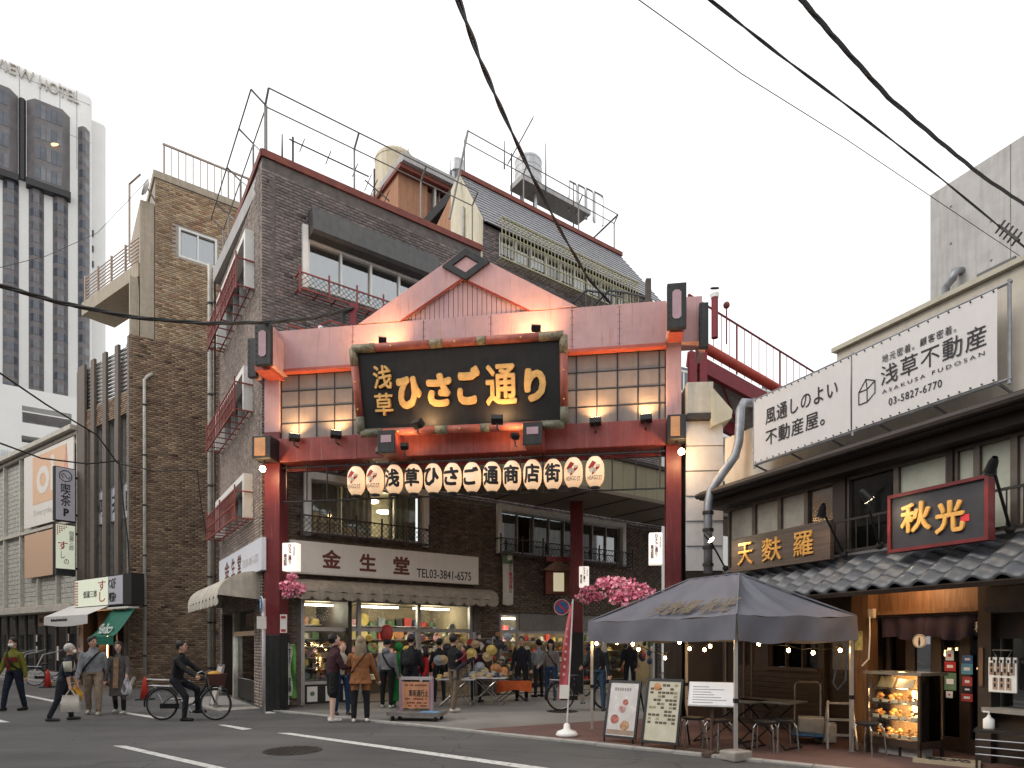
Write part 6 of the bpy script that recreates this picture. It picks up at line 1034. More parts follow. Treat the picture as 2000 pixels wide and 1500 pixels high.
MB().tube([FQR.P(a0 + .1, b1, mc), FQR.P(a0 + .05, b1 + .09, mc), FQR.P(a1 - .05, b1 + .09, mc), FQR.P(a1 - .1, b1, mc)], .008, 4).build('hanger', K('steel'), mn); mb = MB(); [mb.box(FQR, a0 + .06 + i * .04, a0 + .085 + i * .04, b1 - .07, b1 - .03, mc + .001, mc + .003) for i in range(9)]; mb.build('lettering', K('ink'), mn)
wk = thing('wooden_tag', 'narrow vertical wooden nameplate beside the entrance', 'nameplate', FQR.P(Qa(1915), 1.1, .1)); MB().box(FQR, Qa(1913, .11), Qa(1921, .11), Qz(1917, 1340, .11), Qz(1917, 1265, .11), .102, .13).build('plate', K('timber_warm'), wk)
ah = MB(); ah.prism(Fr(FQR.P(Qa(1955), 0, 0), -FQR.n, (0, 0, 1)), [(-.02, 1.98), (-.3, 1.98), (-.36, 2.05), (-.3, 2.3), (-.02, 2.38)], 0, 1.4); ao = ah.build('awning_box', mat('awn_grey', (.1, .09, .085), .6)); tag(ao, 'dark grey rolled awning box above the service window', 'awning')
# ---------------------------------------------------------------- the two shop signs and their arm lamps
c = .55; a0, a1 = Qa(1428, c), Qa(1621, c); b0, b1 = Qz(1524, 1106, c), Qz(1524, 1034, c); ts = thing('wooden_sign', 'brown wooden signboard with gold characters 天麩羅', 'sign', FQR.P(a0, b0, c)); MB().box(FQR, a0, a1, b0, b1, c - .1, c).build('board', K('timber_board'), ts, bev=.01)
for s, fx0, fx1 in (('天', .09, .26), ('麩', .36, .56), ('羅', .68, .86)): text('lettering', s, FQR, a0 + (a1 - a0) * fx0, a0 + (a1 - a0) * fx1, b0 + (b1 - b0) * .18, b0 + (b1 - b0) * .82, c + .004, K('gold'), ts, bold=.012, ext=.025)
c = .75; a0, a1 = Qa(1735, c), Qa(1932, c); b0, b1 = Qz(1830, 1068, c), Qz(1830, 948, c); ks = thing('red_framed_sign', 'dark signboard with red frame and gold characters 秋光', 'sign', FQR.P(a0, b0, c)); MB().box(FQR, a0 + .03, a1 - .03, b0 + .03, b1 - .03, c - .1, c - .02).build('board', mat('sign_navy', (.03, .031, .04), .5, var=.2), ks)
for p in ((a0, a1, b0, b0 + .045), (a0, a1, b1 - .045, b1), (a0, a0 + .045, b0 + .045, b1 - .045), (a1 - .045, a1, b0 + .045, b1 - .045)): MB().box(FQR, *p, c - .12, c + .02).build('frame', mat('frame_red', (.14, .016, .018), .45), ks)
for s, fx0, fx1, fy0, fy1 in (('秋', .14, .46, .3, .8), ('光', .5, .78, .2, .72)): text('lettering', s, FQR, a0 + (a1 - a0) * fx0, a0 + (a1 - a0) * fx1, b0 + (b1 - b0) * fy0, b0 + (b1 - b0) * fy1, c - .018, K('gold_flat'), ks, bold=.03, ext=.035)
MB().box(FQR, a0 + (a1 - a0) * .74, a0 + (a1 - a0) * .82, b0 + (b1 - b0) * .34, b0 + (b1 - b0) * .45, c - .018, c - .008).build('seal', mat('seal_bright', (.6, .04, .05), .5), ks)
def arm_lamp(label, ub, vb, uh, vh, c0, c1, lit, tgt):
    p = FQR.P(*FQR.at(ub, vb, c0), c0); q = FQR.P(*FQR.at(uh, vh, c1), c1); t = thing('arm_lamp', label, 'lamp', p, 'arm lamps over the restaurant signs'); MB().tube([p, q], .018, 6).build('arm', K('black_metal'), t); d = (Vector(tgt) - q).normalized(); MB().lathe([(.03, -.1), (.05, -.05), (.06, .06), (.075, .1)], q, 12, ax=d, cap=False).build('head', K('black_metal'), t, smooth=True); MB().lathe([(.07, .085), (.05, .1), (.01, .105)], q, 12, ax=d).build('bulb', glow('arm_bulb', (1, .85, .55), 30) if lit else K('paper'), t); MB().ball(p, .06, 8, 5).build('base', K('black_metal'), t)
    lamp('lamp_beam', q + d * .13, 7, (1, .72, .42), 'SPOT', .05, tgt, 110, t)
c = .55; S1 = FQR.P(Qa(1470, c), 2.62, c); S2 = FQR.P(Qa(1580, c), 2.62, c); S3 = FQR.P(Qa(1770, .75), 2.95, .75); S4 = FQR.P(Qa(1890, .75), 2.95, .75)
arm_lamp('arm lamp lighting the left end of the wooden sign', 1417, 1110, 1383, 1048, .3, .95, True, S1); arm_lamp('arm lamp between the wooden sign and the window', 1648, 1083, 1606, 996, .35, 1.0, False, S2); arm_lamp('arm lamp with bright bulb left of the red framed sign', 1718, 1066, 1690, 968, .4, 1.2, True, S3); arm_lamp('arm lamp at the top right of the red framed sign', 1973, 1033, 1938, 908, .4, 1.2, False, S4)
# ---------------------------------------------------------------- bare concrete building, red stair walkway and far balconies behind
cbp = pt(1817, 1255, 16); cbp.z = 0; FC = Fr(cbp, FQR.ex); cc = thing('concrete_building', 'plain bare concrete building rising at the right edge', 'building', cbp); zc_ = FC.z(1817, 381); MB().box(FC, 0, 9, 0, zc_, -8, 0).build('wall', K('conc'), cc); mb = MB()
for i in range(9): [mb.lathe([(.03, 0), (.03, .004)], FC.P(.5 + i * .9, zc_ - .6 - j * .9, .0), 8, ax=FC.n) for j in range(8)]
mb.build('tie_holes', mat('hole', (.14, .14, .135), .9), cc, kind='stuff')
for i in range(4): MB().box(FC, 1.8 * (i + 1) - .008, 1.8 * (i + 1) + .008, 4, zc_, 0, .003).build('form_joint', K('hole'), cc)
MB().tube([FC.P(.75, FC.z(1857, 540), .0), FC.P(.75, FC.z(1857, 545), .25), FC.P(.7, FC.z(1855, 558), .25), FC.P(.5, FC.z(1848, 570), .2), FC.P(.5, 6, .2)], .09, 8).build('vent_pipe', K('galv'), cc, smooth=True); MB().box(FC, FC.a(1910), FC.a(1985), FC.z(1945, 535), FC.z(1945, 520), .002, .05).build('louvre', K('hole'), cc)
wk0, wk1 = pt(1345, 700, 17.5), pt(1720, 905, 22.5)   # the walkway drops away to the right
sw = thing('red_walkway', 'red steel walkway with railing behind the right gate column', 'walkway', Vector((wk0.x, wk0.y, 0))); dx = (wk1 - wk0); side = Vector((.35, .94, 0)); mat('steel_red', (.2, .02, .03), .5, var=.25)
def bar(p, q, w_, h_, m, nm): F_ = Fr(p, q - p, Vector((0, 0, 1)) - (q - p).normalized() * (q - p).normalized().z); MB().box(F_, 0, (q - p).length, -h_ / 2, h_ / 2, -w_ / 2, w_ / 2).build(nm, m, sw)
bar(wk0, wk1, .15, .42, K('steel_red'), 'girder'); bar(wk0 + side * 1.6 + Vector((0, 0, -.9)), wk1 + side * 1.6 + Vector((0, 0, -.9)), .15, .36, K('steel_red'), 'girder'); up = Vector((0, 0, 1)); MB().tube([wk0 + up * .55, wk1 + up * .55], .14, 10).build('pipe', K('red_trim'), sw, smooth=True)
MB().add([wk0 + up * .12, wk1 + up * .12, wk1 + side * 1.6 + up * -.7, wk0 + side * 1.6 + up * -.7], [(0, 1, 2, 3)]).build('deck', mat('deck_grey', (.3, .29, .28), .7, var=.3), sw); MB().tube([wk0 + up * 1.75, wk1 + up * 1.75], .03, 6).build('handrail', K('steel_red'), sw)
for i in range(30): p = wk0.lerp(wk1, i / 29); MB().tube([p + up * .3, p + up * 1.74], .03 if i % 6 == 0 else .011, 5).build('baluster', K('steel_red'), sw)
for i in range(8): p = wk0.lerp(wk1, i / 7.5); q = wk0.lerp(wk1, (i + .6) / 7.5) + side * 1.6 - up * .8; MB().tube([p - up * .1, q], .035, 5).build('brace', K('steel_red'), sw)
for u in (1352, 1372): p = pt(u, 690, 17.4); MB().box(Fr((p.x, p.y, 0), (1, 0, 0)), -.1, .1, 0, p.z, -.1, .1).build('support_post', K('steel_red'), sw)
vp = thing('valve_post', 'red standpipe with a white valve wheel on the walkway', 'standpipe', pt(1396, 640, 16.8)); MB().tube([pt(1396, 660, 16.8), pt(1396, 582, 16.8)], .09, 8).build('pipe', K('steel_red'), vp); MB().lathe([(.1, 0), (.12, .1), (.06, .16)], pt(1396, 582, 16.8), 10).build('valve', K('plastic_white'), vp); MB().torus(pt(1396, 563, 16.8), .1, .02, (0, -.4, 1), 14, 5).build('wheel', K('iron'), vp)
lpz = thing('walkway_light', 'small red capped light pole on the walkway', 'light', pt(1419, 650, 17)); MB().tube([pt(1419, 672, 17), pt(1419, 600, 17)], .02, 6).build('pole', K('steel_red'), lpz); MB().ball(pt(1419, 596, 17), .09, 8, 6).build('head', K('rust_red'), lpz)
fa_ = thing('far_apartments', 'pale apartment block with balcony rails behind the walkway', 'building', pt(1440, 1255, 34)); p = pt(1360, 1255, 34); FF = Fr((p.x, p.y, 0), (.9, .43, 0)); MB().box(FF, -4, 14, 0, FF.z(1370, 735), -6, -1.2).build('wall', K('tower_white'), fa_)
for z in (FF.z(1370, 772), FF.z(1370, 840)): MB().box(FF, -3, 7, z - .2, z, -1.2, .1).build('balcony_slab', K('tower_white'), fa_); MB().box(FF, -3, 7, z + 1.0, z + 1.08, 0, .08).build('balcony_rail', K('white_paint'), fa_); [MB().box(FF, -3 + i * .3, -2.95 + i * .3, z, z + 1.0, .02, .06).build('baluster', K('white_paint'), fa_) for i in range(33)]
for a in (0, 3, 6): MB().box(FF, a, a + 1.6, FF.z(1370, 772) + .2, FF.z(1370, 772) + 1.9, -1.19, -1.15).build('window', K('tower_glass'), fa_)
tp = MB().box(Fr(pt(1266, 1255, 15).to_2d().to_3d(), (1, 0, 0)), -.06, .06, 7, 1.6 + (1255 - 546) / 1250 * 15, -.06, .06).build('wooden_post', mat('post_brown', (.1, .085, .075), .9)); tag(tp, 'weathered grey post standing behind the gate top', 'post')
rl_ = thing('black_handrail', 'bent black handrail behind the gate top', 'railing', pt(1130, 590, 15.6)); 
for u0 in (1120, 1165): MB().tube([pt(u0, 592, 15.6), pt(u0 + 25, 567, 15.6), pt(u0 + 60, 572, 16.2), pt(u0 + 95, 580, 17)], .03, 6).build('rail', K('black_metal'), rl_)
for i in range(9): MB().tube([pt(1145 + i * 12, 567 + i * 1.3, 15.7 + i * .12), pt(1145 + i * 12, 600, 15.7 + i * .12)], .014, 4).build('baluster', K('black_metal'), rl_)
# ================================================================ pop-up tent with string lights
def at_Y(u, Y): return Vector(((u - 1000) / FP * Y, Y, 0))
tL, tF, tR = at_Y(1156, 11.6), at_Y(1437, 8.7), at_Y(1663, 9.25); tB = tL + tR - tF; VZ0, VZ1, RZ = 1.63, 1.98, 2.66; up = Vector((0, 0, 1))
tn = thing('popup_tent', 'dark blue grey pop-up tent with faint gold lettering', 'tent', (tL + tR) / 2); mat('tent_cloth', (.13, .133, .158), .62, var=.14, scale=2.5, spec=.5)
M1, M2 = (tF + tR) / 2, (tL + tB) / 2; r1 = M1.lerp(M2, .3) + up * RZ; r2 = M1.lerp(M2, .62) + up * RZ; ov = lambda p: p + (p - (tL + tR) / 2) * .03 + up * VZ1
cL, cF, cR, cB = map(ov, (tL, tF, tR, tB))
def panel(a, b, c, d, nm):   # a-b eave, c-d ridge side (c over b, d over a); cloth sags between the ribs
    n_ = (b - a).cross(d - a).normalized()
    if n_.z < 0: n_ = -n_
    def f(i, j):
        p = a.lerp(b, i).lerp(d.lerp(c, i), j); s = math.sin(math.pi * j) * .05 * (.5 + abs(math.sin(math.pi * 2 * i))) + .03 * math.sin(i * math.pi) * (1 - j) + .006 * math.sin(i * 31 + j * 9)
        return p - n_ * s
    return MB().grid(f, 24, 14).build(nm, K('tent_cloth'), tn, smooth=True)
panel(cL, cF, r1, r2, 'roof_panel'); panel(cF, cR, r1, r1, 'roof_panel'); panel(cR, cB, r2, r1, 'roof_panel'); panel(cB, cL, r2, r2, 'roof_panel')
for a, b in ((cL, cF), (cF, cR), (cR, cB), (cB, cL)):
    d = (b - a); nn = Vector((d.y, -d.x, 0)).normalized()
    MB().grid(lambda i, j: a.lerp(b, i) - up * (j * (VZ1 - VZ0) * (1 + .04 * math.sin(i * 6)) + .035 * math.sin(i * math.pi * 2) ** 2) + nn * (.015 + .025 * math.sin(i * 19 + j * 2) * j), 36, 5).build('valance', K('tent_cloth'), tn, smooth=True)
mat('pole_pale', (.5, .47, .43), .4, .5, var=.15)
for p in (tL, tF, tR, tB):
    q = p.copy(); s = Fr(q, (1, 0, 0)); MB().box(s, -.022, .022, .02, 1.95, -.022, .022).build('leg', K('pole_pale'), tn); MB().box(s, -.03, .03, .78, .84, -.03, .03).build('leg_clamp', K('black_metal'), tn); MB().box(s, -.05, .05, .0, .03, -.05, .05).build('foot', K('steel'), tn)
for a, b in ((tL, tF), (tF, tR), (tR, tB), (tB, tL)):
    m = (a + b) / 2; [MB().tube([p + up * 1.9, m + up * 1.68], .012, 4).build('truss_bar', K('steel'), tn) for p in (a, b)]; [MB().tube([p + up * 1.68, m + up * 1.9], .012, 4).build('truss_bar', K('steel'), tn) for p in (a, b)]
for a, b in ((cF, r1), (cR, r1), (cL, r2), (r1, r2)): MB().tube([a + up * .004, b + up * .004], .014, 5).build('seam', K('tent_cloth'), tn)
FTn = Fr(cL, cF - cL, (r1 + r2) / 2 - (cL + cF) / 2); xg = lambda u, v: FTn.at(u, v)
a0, b0 = xg(1280, 1199); a1, b1 = xg(1428, 1172); mat('gold_dim', (.16, .125, .08), .7); bm_ = FTn.at(1355, 1198)[1]; bt_ = FTn.at(1355, 1174)[1]
for s, l, r in (('天麩羅', 1280, 1362), ('秋光', 1372, 1430)): text('lettering', s, FTn, FTn.at(l, 1187)[0], FTn.at(r, 1187)[0], bm_, bt_, .012, K('gold_dim'), tn, shear=.2, bold=.012, ext=.004)
wtb = MB().cube(tF.x, tF.y, .07, .34, .28, .13, .5); o = wtb.build('tent_weight', mat('weight_grey', (.3, .28, .25), .7, var=.3), bev=.02); tag(o, 'grey weight block at the foot of the front tent pole', 'weight')
sl_ = thing('string_lights', 'string of warm bulbs under the tent edge', 'string lights', tF + up * 1.6)
bl = [(1165, 1257, 11.5), (1205, 1255, 11), (1236, 1258, 10.7), (1247, 1268, 10.5), (1299, 1285, 11.3), (1327, 1254, 9.7), (1347, 1267, 10.9), (1376, 1269, 10.6), (1387, 1262, 10.4), (1402, 1246, 9.1), (1482, 1257, 9.1), (1540, 1270, 9.4), (1588, 1275, 9.5), (1641, 1270, 9.4)]
mb = MB(); prev = None
for u, v, Y in bl: 
    p = pt(u, v, Y) + up * .07
    if prev is not None: m_ = (p + prev) / 2 - up * .04; mb.tube([prev, m_, p], .006, 4)
    prev = p
mb.build('cable', K('rubber'), sl_)
for i, (u, v, Y) in enumerate(bl):
    p = pt(u, v, Y); MB().ball(p, .026, 8, 6, (1, 1, 1.25)).build('bulb', K('bulb_warm'), sl_); MB().lathe([(.014, .02), (.014, .06)], p, 6).build('socket', K('rubber'), sl_)
    if i % 2 == 0: lamp('bulb_glow', p - up * .05, 2.2, (1, .6, .25), size=.03, parent=sl_)
# ---------------------------------------------------------------- boards on the pavement
def a_board(label, u, v, w_, h_, prints, facec, rz=RD):
    p = gp(u, v); ex = Vector(rz).normalized(); bk = Vector((-ex.y, ex.x, 0)); t = thing('a_board', label, 'board', p); F_ = Fr(p + up * .1, ex, up * 1 + bk * .26)
    for b in ((0, w_, 0, .035), (0, w_, h_ - .035, h_), (0, .035, .035, h_ - .035), (w_ - .035, w_, .035, h_ - .035)): MB().box(F_, *b, -.015, .02).build('frame', K('black_metal'), t)
    fc = MB().box(F_, .03, w_ - .03, .03, h_ - .03, -.01, .006).build('poster', facec, t)
    for a in (.02, w_ - .05): MB().tube([F_.P(a, h_ - .05, -.02), p + ex * a + bk * .62 + up * .01], .014, 5).build('rear_leg', K('black_metal'), t); MB().tube([F_.P(a, .0, 0), p + ex * a + up * .01], .014, 5).build('front_leg', K('black_metal'), t)
    prints(F_, w_, h_, t)
rb_ = random.Random(11)
mat('food_red', (.42, .13, .1), .5, var=.9, scale=22); mat('food_tan', (.42, .24, .12), .5, var=.9, scale=22); mat('food_pink', (.5, .27, .25), .5, var=.9, scale=22)
def pr1(F_, w_, h_, t):
    mb = MB(); [mb.box(F_, .12 + i * .042, .145 + i * .042, h_ * .82, h_ * .82 + .05, .007, .009) for i in range(int((w_ - .24) / .042))]; mb.build('lettering', mat('ink_soft', (.25, .24, .23), .7), t)
    for x, y, s, m in ((.3, .32, .075, 'food_red'), (.62, .22, .08, 'food_tan'), (.5, .5, .06, 'food_pink'), (.58, .62, .05, 'food_red')): MB().lathe([(s, 0), (s, .002), (.01, .003)], F_.P(w_ * x, h_ * y, .007), 12, ax=F_.n).build('food_print', K(m), t)
    MB().box(F_, .05, w_ - .05, h_ * .06, h_ * .14, .007, .009).build('print', mat('print_tan', (.3, .22, .16), .7), t)
def pr2(F_, w_, h_, t):
    mb = MB(); mc_ = MB()
    for r_ in range(11):
        for c_ in range(7):
            if rb_.random() < .62: x = .07 + c_ * (w_ - .14) / 7; y = h_ * (.3 + .058 * r_); (mb if rb_.random() < .7 else mc_).box(F_, x, x + (w_ - .14) / 7 * .82, y, y + h_ * .036, .007, .009)
    mb.build('photo_print', mat('print_dark', (.12, .09, .06), .7, var=.6, scale=30), t, kind='stuff'); mc_.build('photo_print', mat('print_olive', (.3, .27, .17), .7, var=.5, scale=30), t, kind='stuff'); MB().lathe([(.06, 0), (.01, .006)], F_.P(w_ * .3, h_ * .87, .007), 14, ax=F_.n).build('food_print', K('goods5'), t)
a_board('black framed pavement board with pink food pictures', 1178, 1451, .56, .92, pr1, mat('poster_pale', (.55, .52, .5), .25, var=.15, spec=.7)); a_board('black framed pavement board covered with small menu photos', 1252, 1462, .58, .98, pr2, mat('poster_cream', (.5, .47, .36), .35, var=.15))
ms = thing('menu_stand', 'tilted white menu panel on a stand under the tent', 'menu stand', gp(1385, 1478)); F_ = Fr(pt(1343, 1378, 9.15), (.93, -.36, 0), (.33, .55, .8)); MB().box(F_, 0, .66, 0, .42, -.02, 0).build('panel_frame', K('pole_pale'), ms); MB().box(F_, .015, .645, .015, .405, .001, .006).build('sheet', mat('menu_white', (.68, .69, .72), .35, var=.05), ms)
mb = MB(); [mb.box(F_, .06, .06 + rb_.uniform(.2, .52), .05 + i * .045, .062 + i * .045, .007, .008) for i in range(7)]; mb.build('lettering', K('ink_soft'), ms); q = F_.P(.33, .15, -.03); MB().tube([q, Vector((q.x, q.y + .05, .05))], .022, 6).build('post', K('timber_mid'), ms); MB().cube(q.x, q.y, .03, .7, .12, .06, -.6).build('foot', K('timber_mid'), ms); MB().cube(q.x, q.y, .035, .12, .6, .05, -.6).build('foot', K('timber_mid'), ms)
# ---------------------------------------------------------------- folding tables and stools in the tent's shade
mat('chrome', (.5, .5, .5), .2, .9); mat('seat_black', (.02, .02, .022), .5)
def fold_table(label, c_, L_, W_, H_, rz, topm, legm, group=None, cloth=None):
    t = thing('folding_table', label, 'table', c_, group); ex = Vector((math.cos(rz), math.sin(rz), 0)); F_ = Fr(c_, ex); MB().box(F_, -L_ / 2, L_ / 2, H_ - .03, H_, -W_ / 2, W_ / 2).build('top', topm, t, bev=.008)
    for s in (-1, 1): MB().tube([F_.P(-L_ * .42, .02, s * W_ * .42), F_.P(L_ * .3, H_ - .04, s * W_ * .42)], .014, 5).build('leg', legm, t); MB().tube([F_.P(L_ * .42, .02, s * W_ * .38), F_.P(-L_ * .3, H_ - .04, s * W_ * .38)], .014, 5).build('leg', legm, t)
    for x in (-.42, .42): MB().tube([F_.P(L_ * x, .02, -W_ * .42), F_.P(L_ * x, .02, W_ * .42)], .014, 5).build('foot_bar', legm, t)
    return t, F_
fold_table('dark folding table nearest the menu panel in the tent', Vector((3.35, 9.9, .03)), 1.1, .6, .7, -.9, mat('table_dark', (.06, .055, .05), .6), K('black_metal')); fold_table('dark folding table behind the front tent pole', Vector((3.9, 9.7, .03)), .9, .6, .7, -.9, K('table_dark'), K('black_metal'))
stool_proto = None
def stool(label, c_, rz, H_=.45):
    global stool_proto
    if stool_proto is None:
        t = thing('stool', label, 'stool', (0, 0, 0), 'chrome legged stools'); MB().lathe([(.15, .42), (.165, .435), (.165, .45), (.14, .46)], (0, 0, 0), 16).build('seat', K('seat_black'), t)
        for sx in (-1, 1): MB().tube([(sx * .17, -.15, 0), (sx * .14, -.13, .36), (sx * .1, -.1, .42), (sx * .1, .1, .42), (sx * .14, .13, .36), (sx * .17, .15, 0)], .012, 6).build('leg', K('chrome'), t)
        stool_proto = t
    else: t = copy_tree(stool_proto); t['label'] = label
    t.location = c_; t.rotation_euler.z = rz
for i, (x, y, lab) in enumerate(((2.72, 9.6, 'stool just right of the photo menu board'), (3.0, 9.3, 'stool left of the front tent pole'), (3.62, 9.15, 'stool right of the front tent pole'), (3.95, 9.3, 'stool beside the dark table legs'), (4.98, 8.95, 'stool at the right tent pole by the display case'))): stool(lab, Vector((x, y, .03)), .5 * i)
ht_ = thing('hand_truck', 'platform trolley with blue deck and steel handle', 'trolley', at_Y(1578, 10.1) + up * .03); p = at_Y(1578, 10.1) + up * .03; F_ = Fr(p, (.9, -.4, 0)); MB().box(F_, -.22, .22, .12, .16, -.33, .33).build('deck', mat('deck_blue', (.02, .08, .2), .5), ht_, bev=.02); MB().tube([F_.P(-.19, .16, -.3), F_.P(-.19, .88, -.33), F_.P(-.15, .93, -.33), F_.P(.15, .93, -.33), F_.P(.19, .88, -.33), F_.P(.19, .16, -.3)], .016, 6).build('handle', K('chrome'), ht_)
for sx in (-.17, .17):
    for sy in (-.25, .25): MB().lathe([(.05, -.02), (.05, .02)], F_.P(sx, .06, sy), 12, ax=F_.ex).build('wheel', K('rubber'), ht_)
cl = MB().cube(p.x + .05, p.y, .31, .38, .3, .24, -.4).build('storage_box', mat('box_plastic', (.28, .28, .27), .5, var=.2), bev=.02); tag(cl, 'grey plastic box on the blue trolley', 'box'); cl2 = MB().cube(at_Y(1612, 10).x, 10.0, .2, .3, .26, .3, -.4).build('storage_box', K('box_plastic'), bev=.02); tag(cl2, 'pale plastic box beside the stepladder', 'box')
ld = thing('stepladder', 'small grey stepladder beside the right tent pole', 'ladder', at_Y(1640, 9.6)); p = at_Y(1640, 9.6); F_ = Fr(p, (.95, -.3, 0))
for sx in (-.2, .2): MB().tube([F_.P(sx, .03, .22), F_.P(sx * .8, .72, 0)], .018, 5).build('rail', K('alu'), ld); MB().tube([F_.P(sx, .03, -.25), F_.P(sx * .8, .72, -.02)], .015, 5).build('rear_leg', K('alu'), ld)
for z in (.22, .44, .68): MB().box(F_, -.18, .18, z, z + .025, .22 - z * .3 - .06, .22 - z * .3 + .05).build('step', K('alu'), ld)
cbh = MB().tube([FQR.P(GF - .22, 1.75, .2), FQR.P(GF - .3, 1.3, .25), FQR.P(GF - .34, .95, .3), FQR.P(GF - .26, .85, .3), FQR.P(GF - .15, 1.0, .26), FQR.P(GF - .14, 1.5, .22), FQR.P(GF - .2, 1.78, .2)], .014, 6).build('coiled_hose', mat('hose_blue', (.04, .08, .16), .5)); tag(cbh, 'dark blue hose hanging on the timber post', 'hose')
# ---------------------------------------------------------------- lit display case of tempura
c = .78; a0, a1 = Qa(1692, c), Qa(1797, c); zb_, zt_ = Qz(1745, 1443, c), Qz(1745, 1318, c); dp = .5
dcs = thing('food_display_case', 'lit glass case of tempura models beside the restaurant door', 'display case', FQR.P((a0 + a1) / 2, 0, c - dp / 2)); mat('case_wood', (.05, .03, .02), .5, var=.3)
MB().box(FQR, a0, a1, zb_ - .1, zb_, c - dp, c).build('base', K('case_wood'), dcs); MB().box(FQR, a0 - .03, a1 + .03, zt_, zt_ + .04, c - dp - .03, c + .03).build('top', mat('case_top', (.2, .17, .13), .25), dcs)
for a in (a0, a1 - .035):
    for cc_ in (c - .035, c - dp): MB().box(FQR, a, a + .035, .03, zt_, cc_, cc_ + .035).build('post', K('case_wood'), dcs)
MB().box(FQR, a0 + .035, a1 - .035, zb_, zt_, c - .012, c - .006).build('pane', K('glass_clear'), dcs); MB().box(FQR, a1 - .01, a1 - .004, zb_, zt_, c - dp + .035, c - .035).build('pane', K('glass_clear'), dcs); MB().box(FQR, a0 + .035, a1 - .035, zb_, zt_, c - dp, c - dp + .01).build('back_panel', mat('case_back', (.4, .25, .12), .3, var=.2), dcs)
zs_ = [zb_ + .005, zb_ + (zt_ - zb_) * .3, zb_ + (zt_ - zb_) * .55, zb_ + (zt_ - zb_) * .78]
for z in zs_[1:]: MB().box(FQR, a0 + .04, a1 - .04, z - .01, z, c - dp + .02, c - .06).build('shelf', K('glass_clear'), dcs); MB().box(FQR, a0 + .035, a1 - .035, z - .014, z + .002, c - .06, c - .052).build('shelf_edge', K('chrome'), dcs)
for z in (zs_[1] + .02, zs_[2] + .02): MB().box(FQR, (a0 + a1) / 2 - .02, (a0 + a1) / 2 + .02, z, z + .17, c - dp + .02, c - dp + .05).build('tube_light', glow('case_tube', (1, .62, .28), 25), dcs)
for z in zs_: lamp('case_glow', FQR.P((a0 + a1) / 2, z + .17, c - .2), 9, (1, .62, .3), size=.1, parent=dcs)
mat('tempura', (.62, .3, .08), .6, var=.5, scale=40, bump=.6); mat('dish', (.55, .5, .45), .3); mat('dish_dark', (.03, .025, .025), .3)
n_t = 0
for si, z in enumerate(zs_[:3]):
    for i in range(5):
        a = a0 + .09 + i * (a1 - a0 - .16) / 4.4; p = FQR.P(a, z + .005, c - .18 - .05 * (i % 2)); t = thing('tempura_dish', '%s dish of tempura on the %s shelf of the display case' % (['leftmost', 'second', 'middle', 'fourth', 'rightmost'][i], ['lowest', 'middle', 'upper'][si]), 'food', p, 'tempura dishes in the display case'); MB().lathe([(.03, 0), (.075, .02), (.07, .022), (.01, .012)], p, 12).build('dish', K('dish' if i % 2 else 'dish_dark'), t)
        rr = random.Random(n_t); n_t += 1; mb = MB(); [mb.ball(p + Vector((rr.uniform(-.04, .04), rr.uniform(-.03, .03), .035 + .022 * k_)), rr.uniform(.02, .035), 6, 5, (1.3, .8, .8)) for k_ in range(4)]; mb.build('tempura', K('tempura'), t, kind='stuff'); MB().box(FQR, a - .045, a + .045, z + .004, z + .05, c - .075, c - .07).build('price_tag', K('paper'), t)
F_ = Fr(FQR.P(a0 + .1, zs_[3] + .01, c - .1), FQR.ex, up * .8 - FQR.n * .5); cd = MB().box(F_, 0, .22, 0, .17, 0, .006).build('menu_card', mat('card', (.5, .42, .28), .6)); tag(cd, 'open menu card leaning on the top shelf of the display case', 'menu'); cd2 = MB().box(F_, .25, .5, .02, .15, -.02, -.012).build('menu_card', K('paper')); tag(cd2, 'white menu sheet on the top shelf of the display case', 'menu')
for i in range(2): o = MB().box(FQR, a0 + .08 + i * .34, a0 + .38 + i * .34, .03, .2, c - .35, c - .15).build('concrete_block', K('conc')); tag(o, ['left', 'right'][i] + ' concrete block under the display case', 'block')
# ---------------------------------------------------------------- bench, bottle, calligraphy box on the far right
bp_ = at_Y(1905, 7.9); F_ = Fr(bp_, (.75, -.66, 0)); bn_ = thing('steel_bench', 'dark metal rack bench at the right edge', 'bench', bp_); zt_ = 1.6 - (1425 - 1255) / 1250 * 7.9; MB().box(F_, -.02, 1.6, zt_ - .03, zt_, -.35, .0).build('top', K('iron'), bn_)
for i in range(3): MB().tube([F_.P(0, zt_ - .12 - i * .09, 0), F_.P(1.6, zt_ - .12 - i * .09, 0)], .009, 5).build('rail', K('steel'), bn_)
for a in (0, .55, 1.5): MB().box(F_, a, a + .025, 0, zt_ - .03, -.02, .005).build('leg', K('iron'), bn_)
MB().tube([F_.P(.5, .02, .1), F_.P(.55, .35, .12), F_.P(.65, .42, .12), F_.P(.9, .42, .12), F_.P(.98, .35, .12), F_.P(1.0, .02, .1)], .014, 6).build('hoop', K('chrome'), bn_)
b_ = F_.P(.12, zt_, -.17); bo = thing('pump_bottle', 'white pump bottle of sanitiser on the metal bench', 'bottle', b_); MB().lathe([(.055, 0), (.06, .02), (.06, .12), (.02, .155), (.02, .17)], b_, 14).build('body', K('plastic_white'), bo, smooth=True); MB().tube([b_ + up * .17, b_ + up * .21, b_ + up * .215 + F_.ex * -.06], .012, 6).build('pump', K('plastic_white'), bo)
F_ = Fr(at_Y(1800, 8.35), (.8, -.6, 0)); cbx = MB().box(F_, -.1, .62, 0, .07, -.4, 0); o = cbx.build('floor_sign', mat('box_tan', (.38, .32, .22), .7, var=.15)); tag(o, 'low tan sign box on the ground with brush characters', 'sign'); F2 = Fr(F_.P(-.1, .071, 0), F_.ex, -F_.n); text('lettering', '秋光', F2, .12, .62, .08, .33, .001, K('ink'), o, bold=.03, ext=.003)
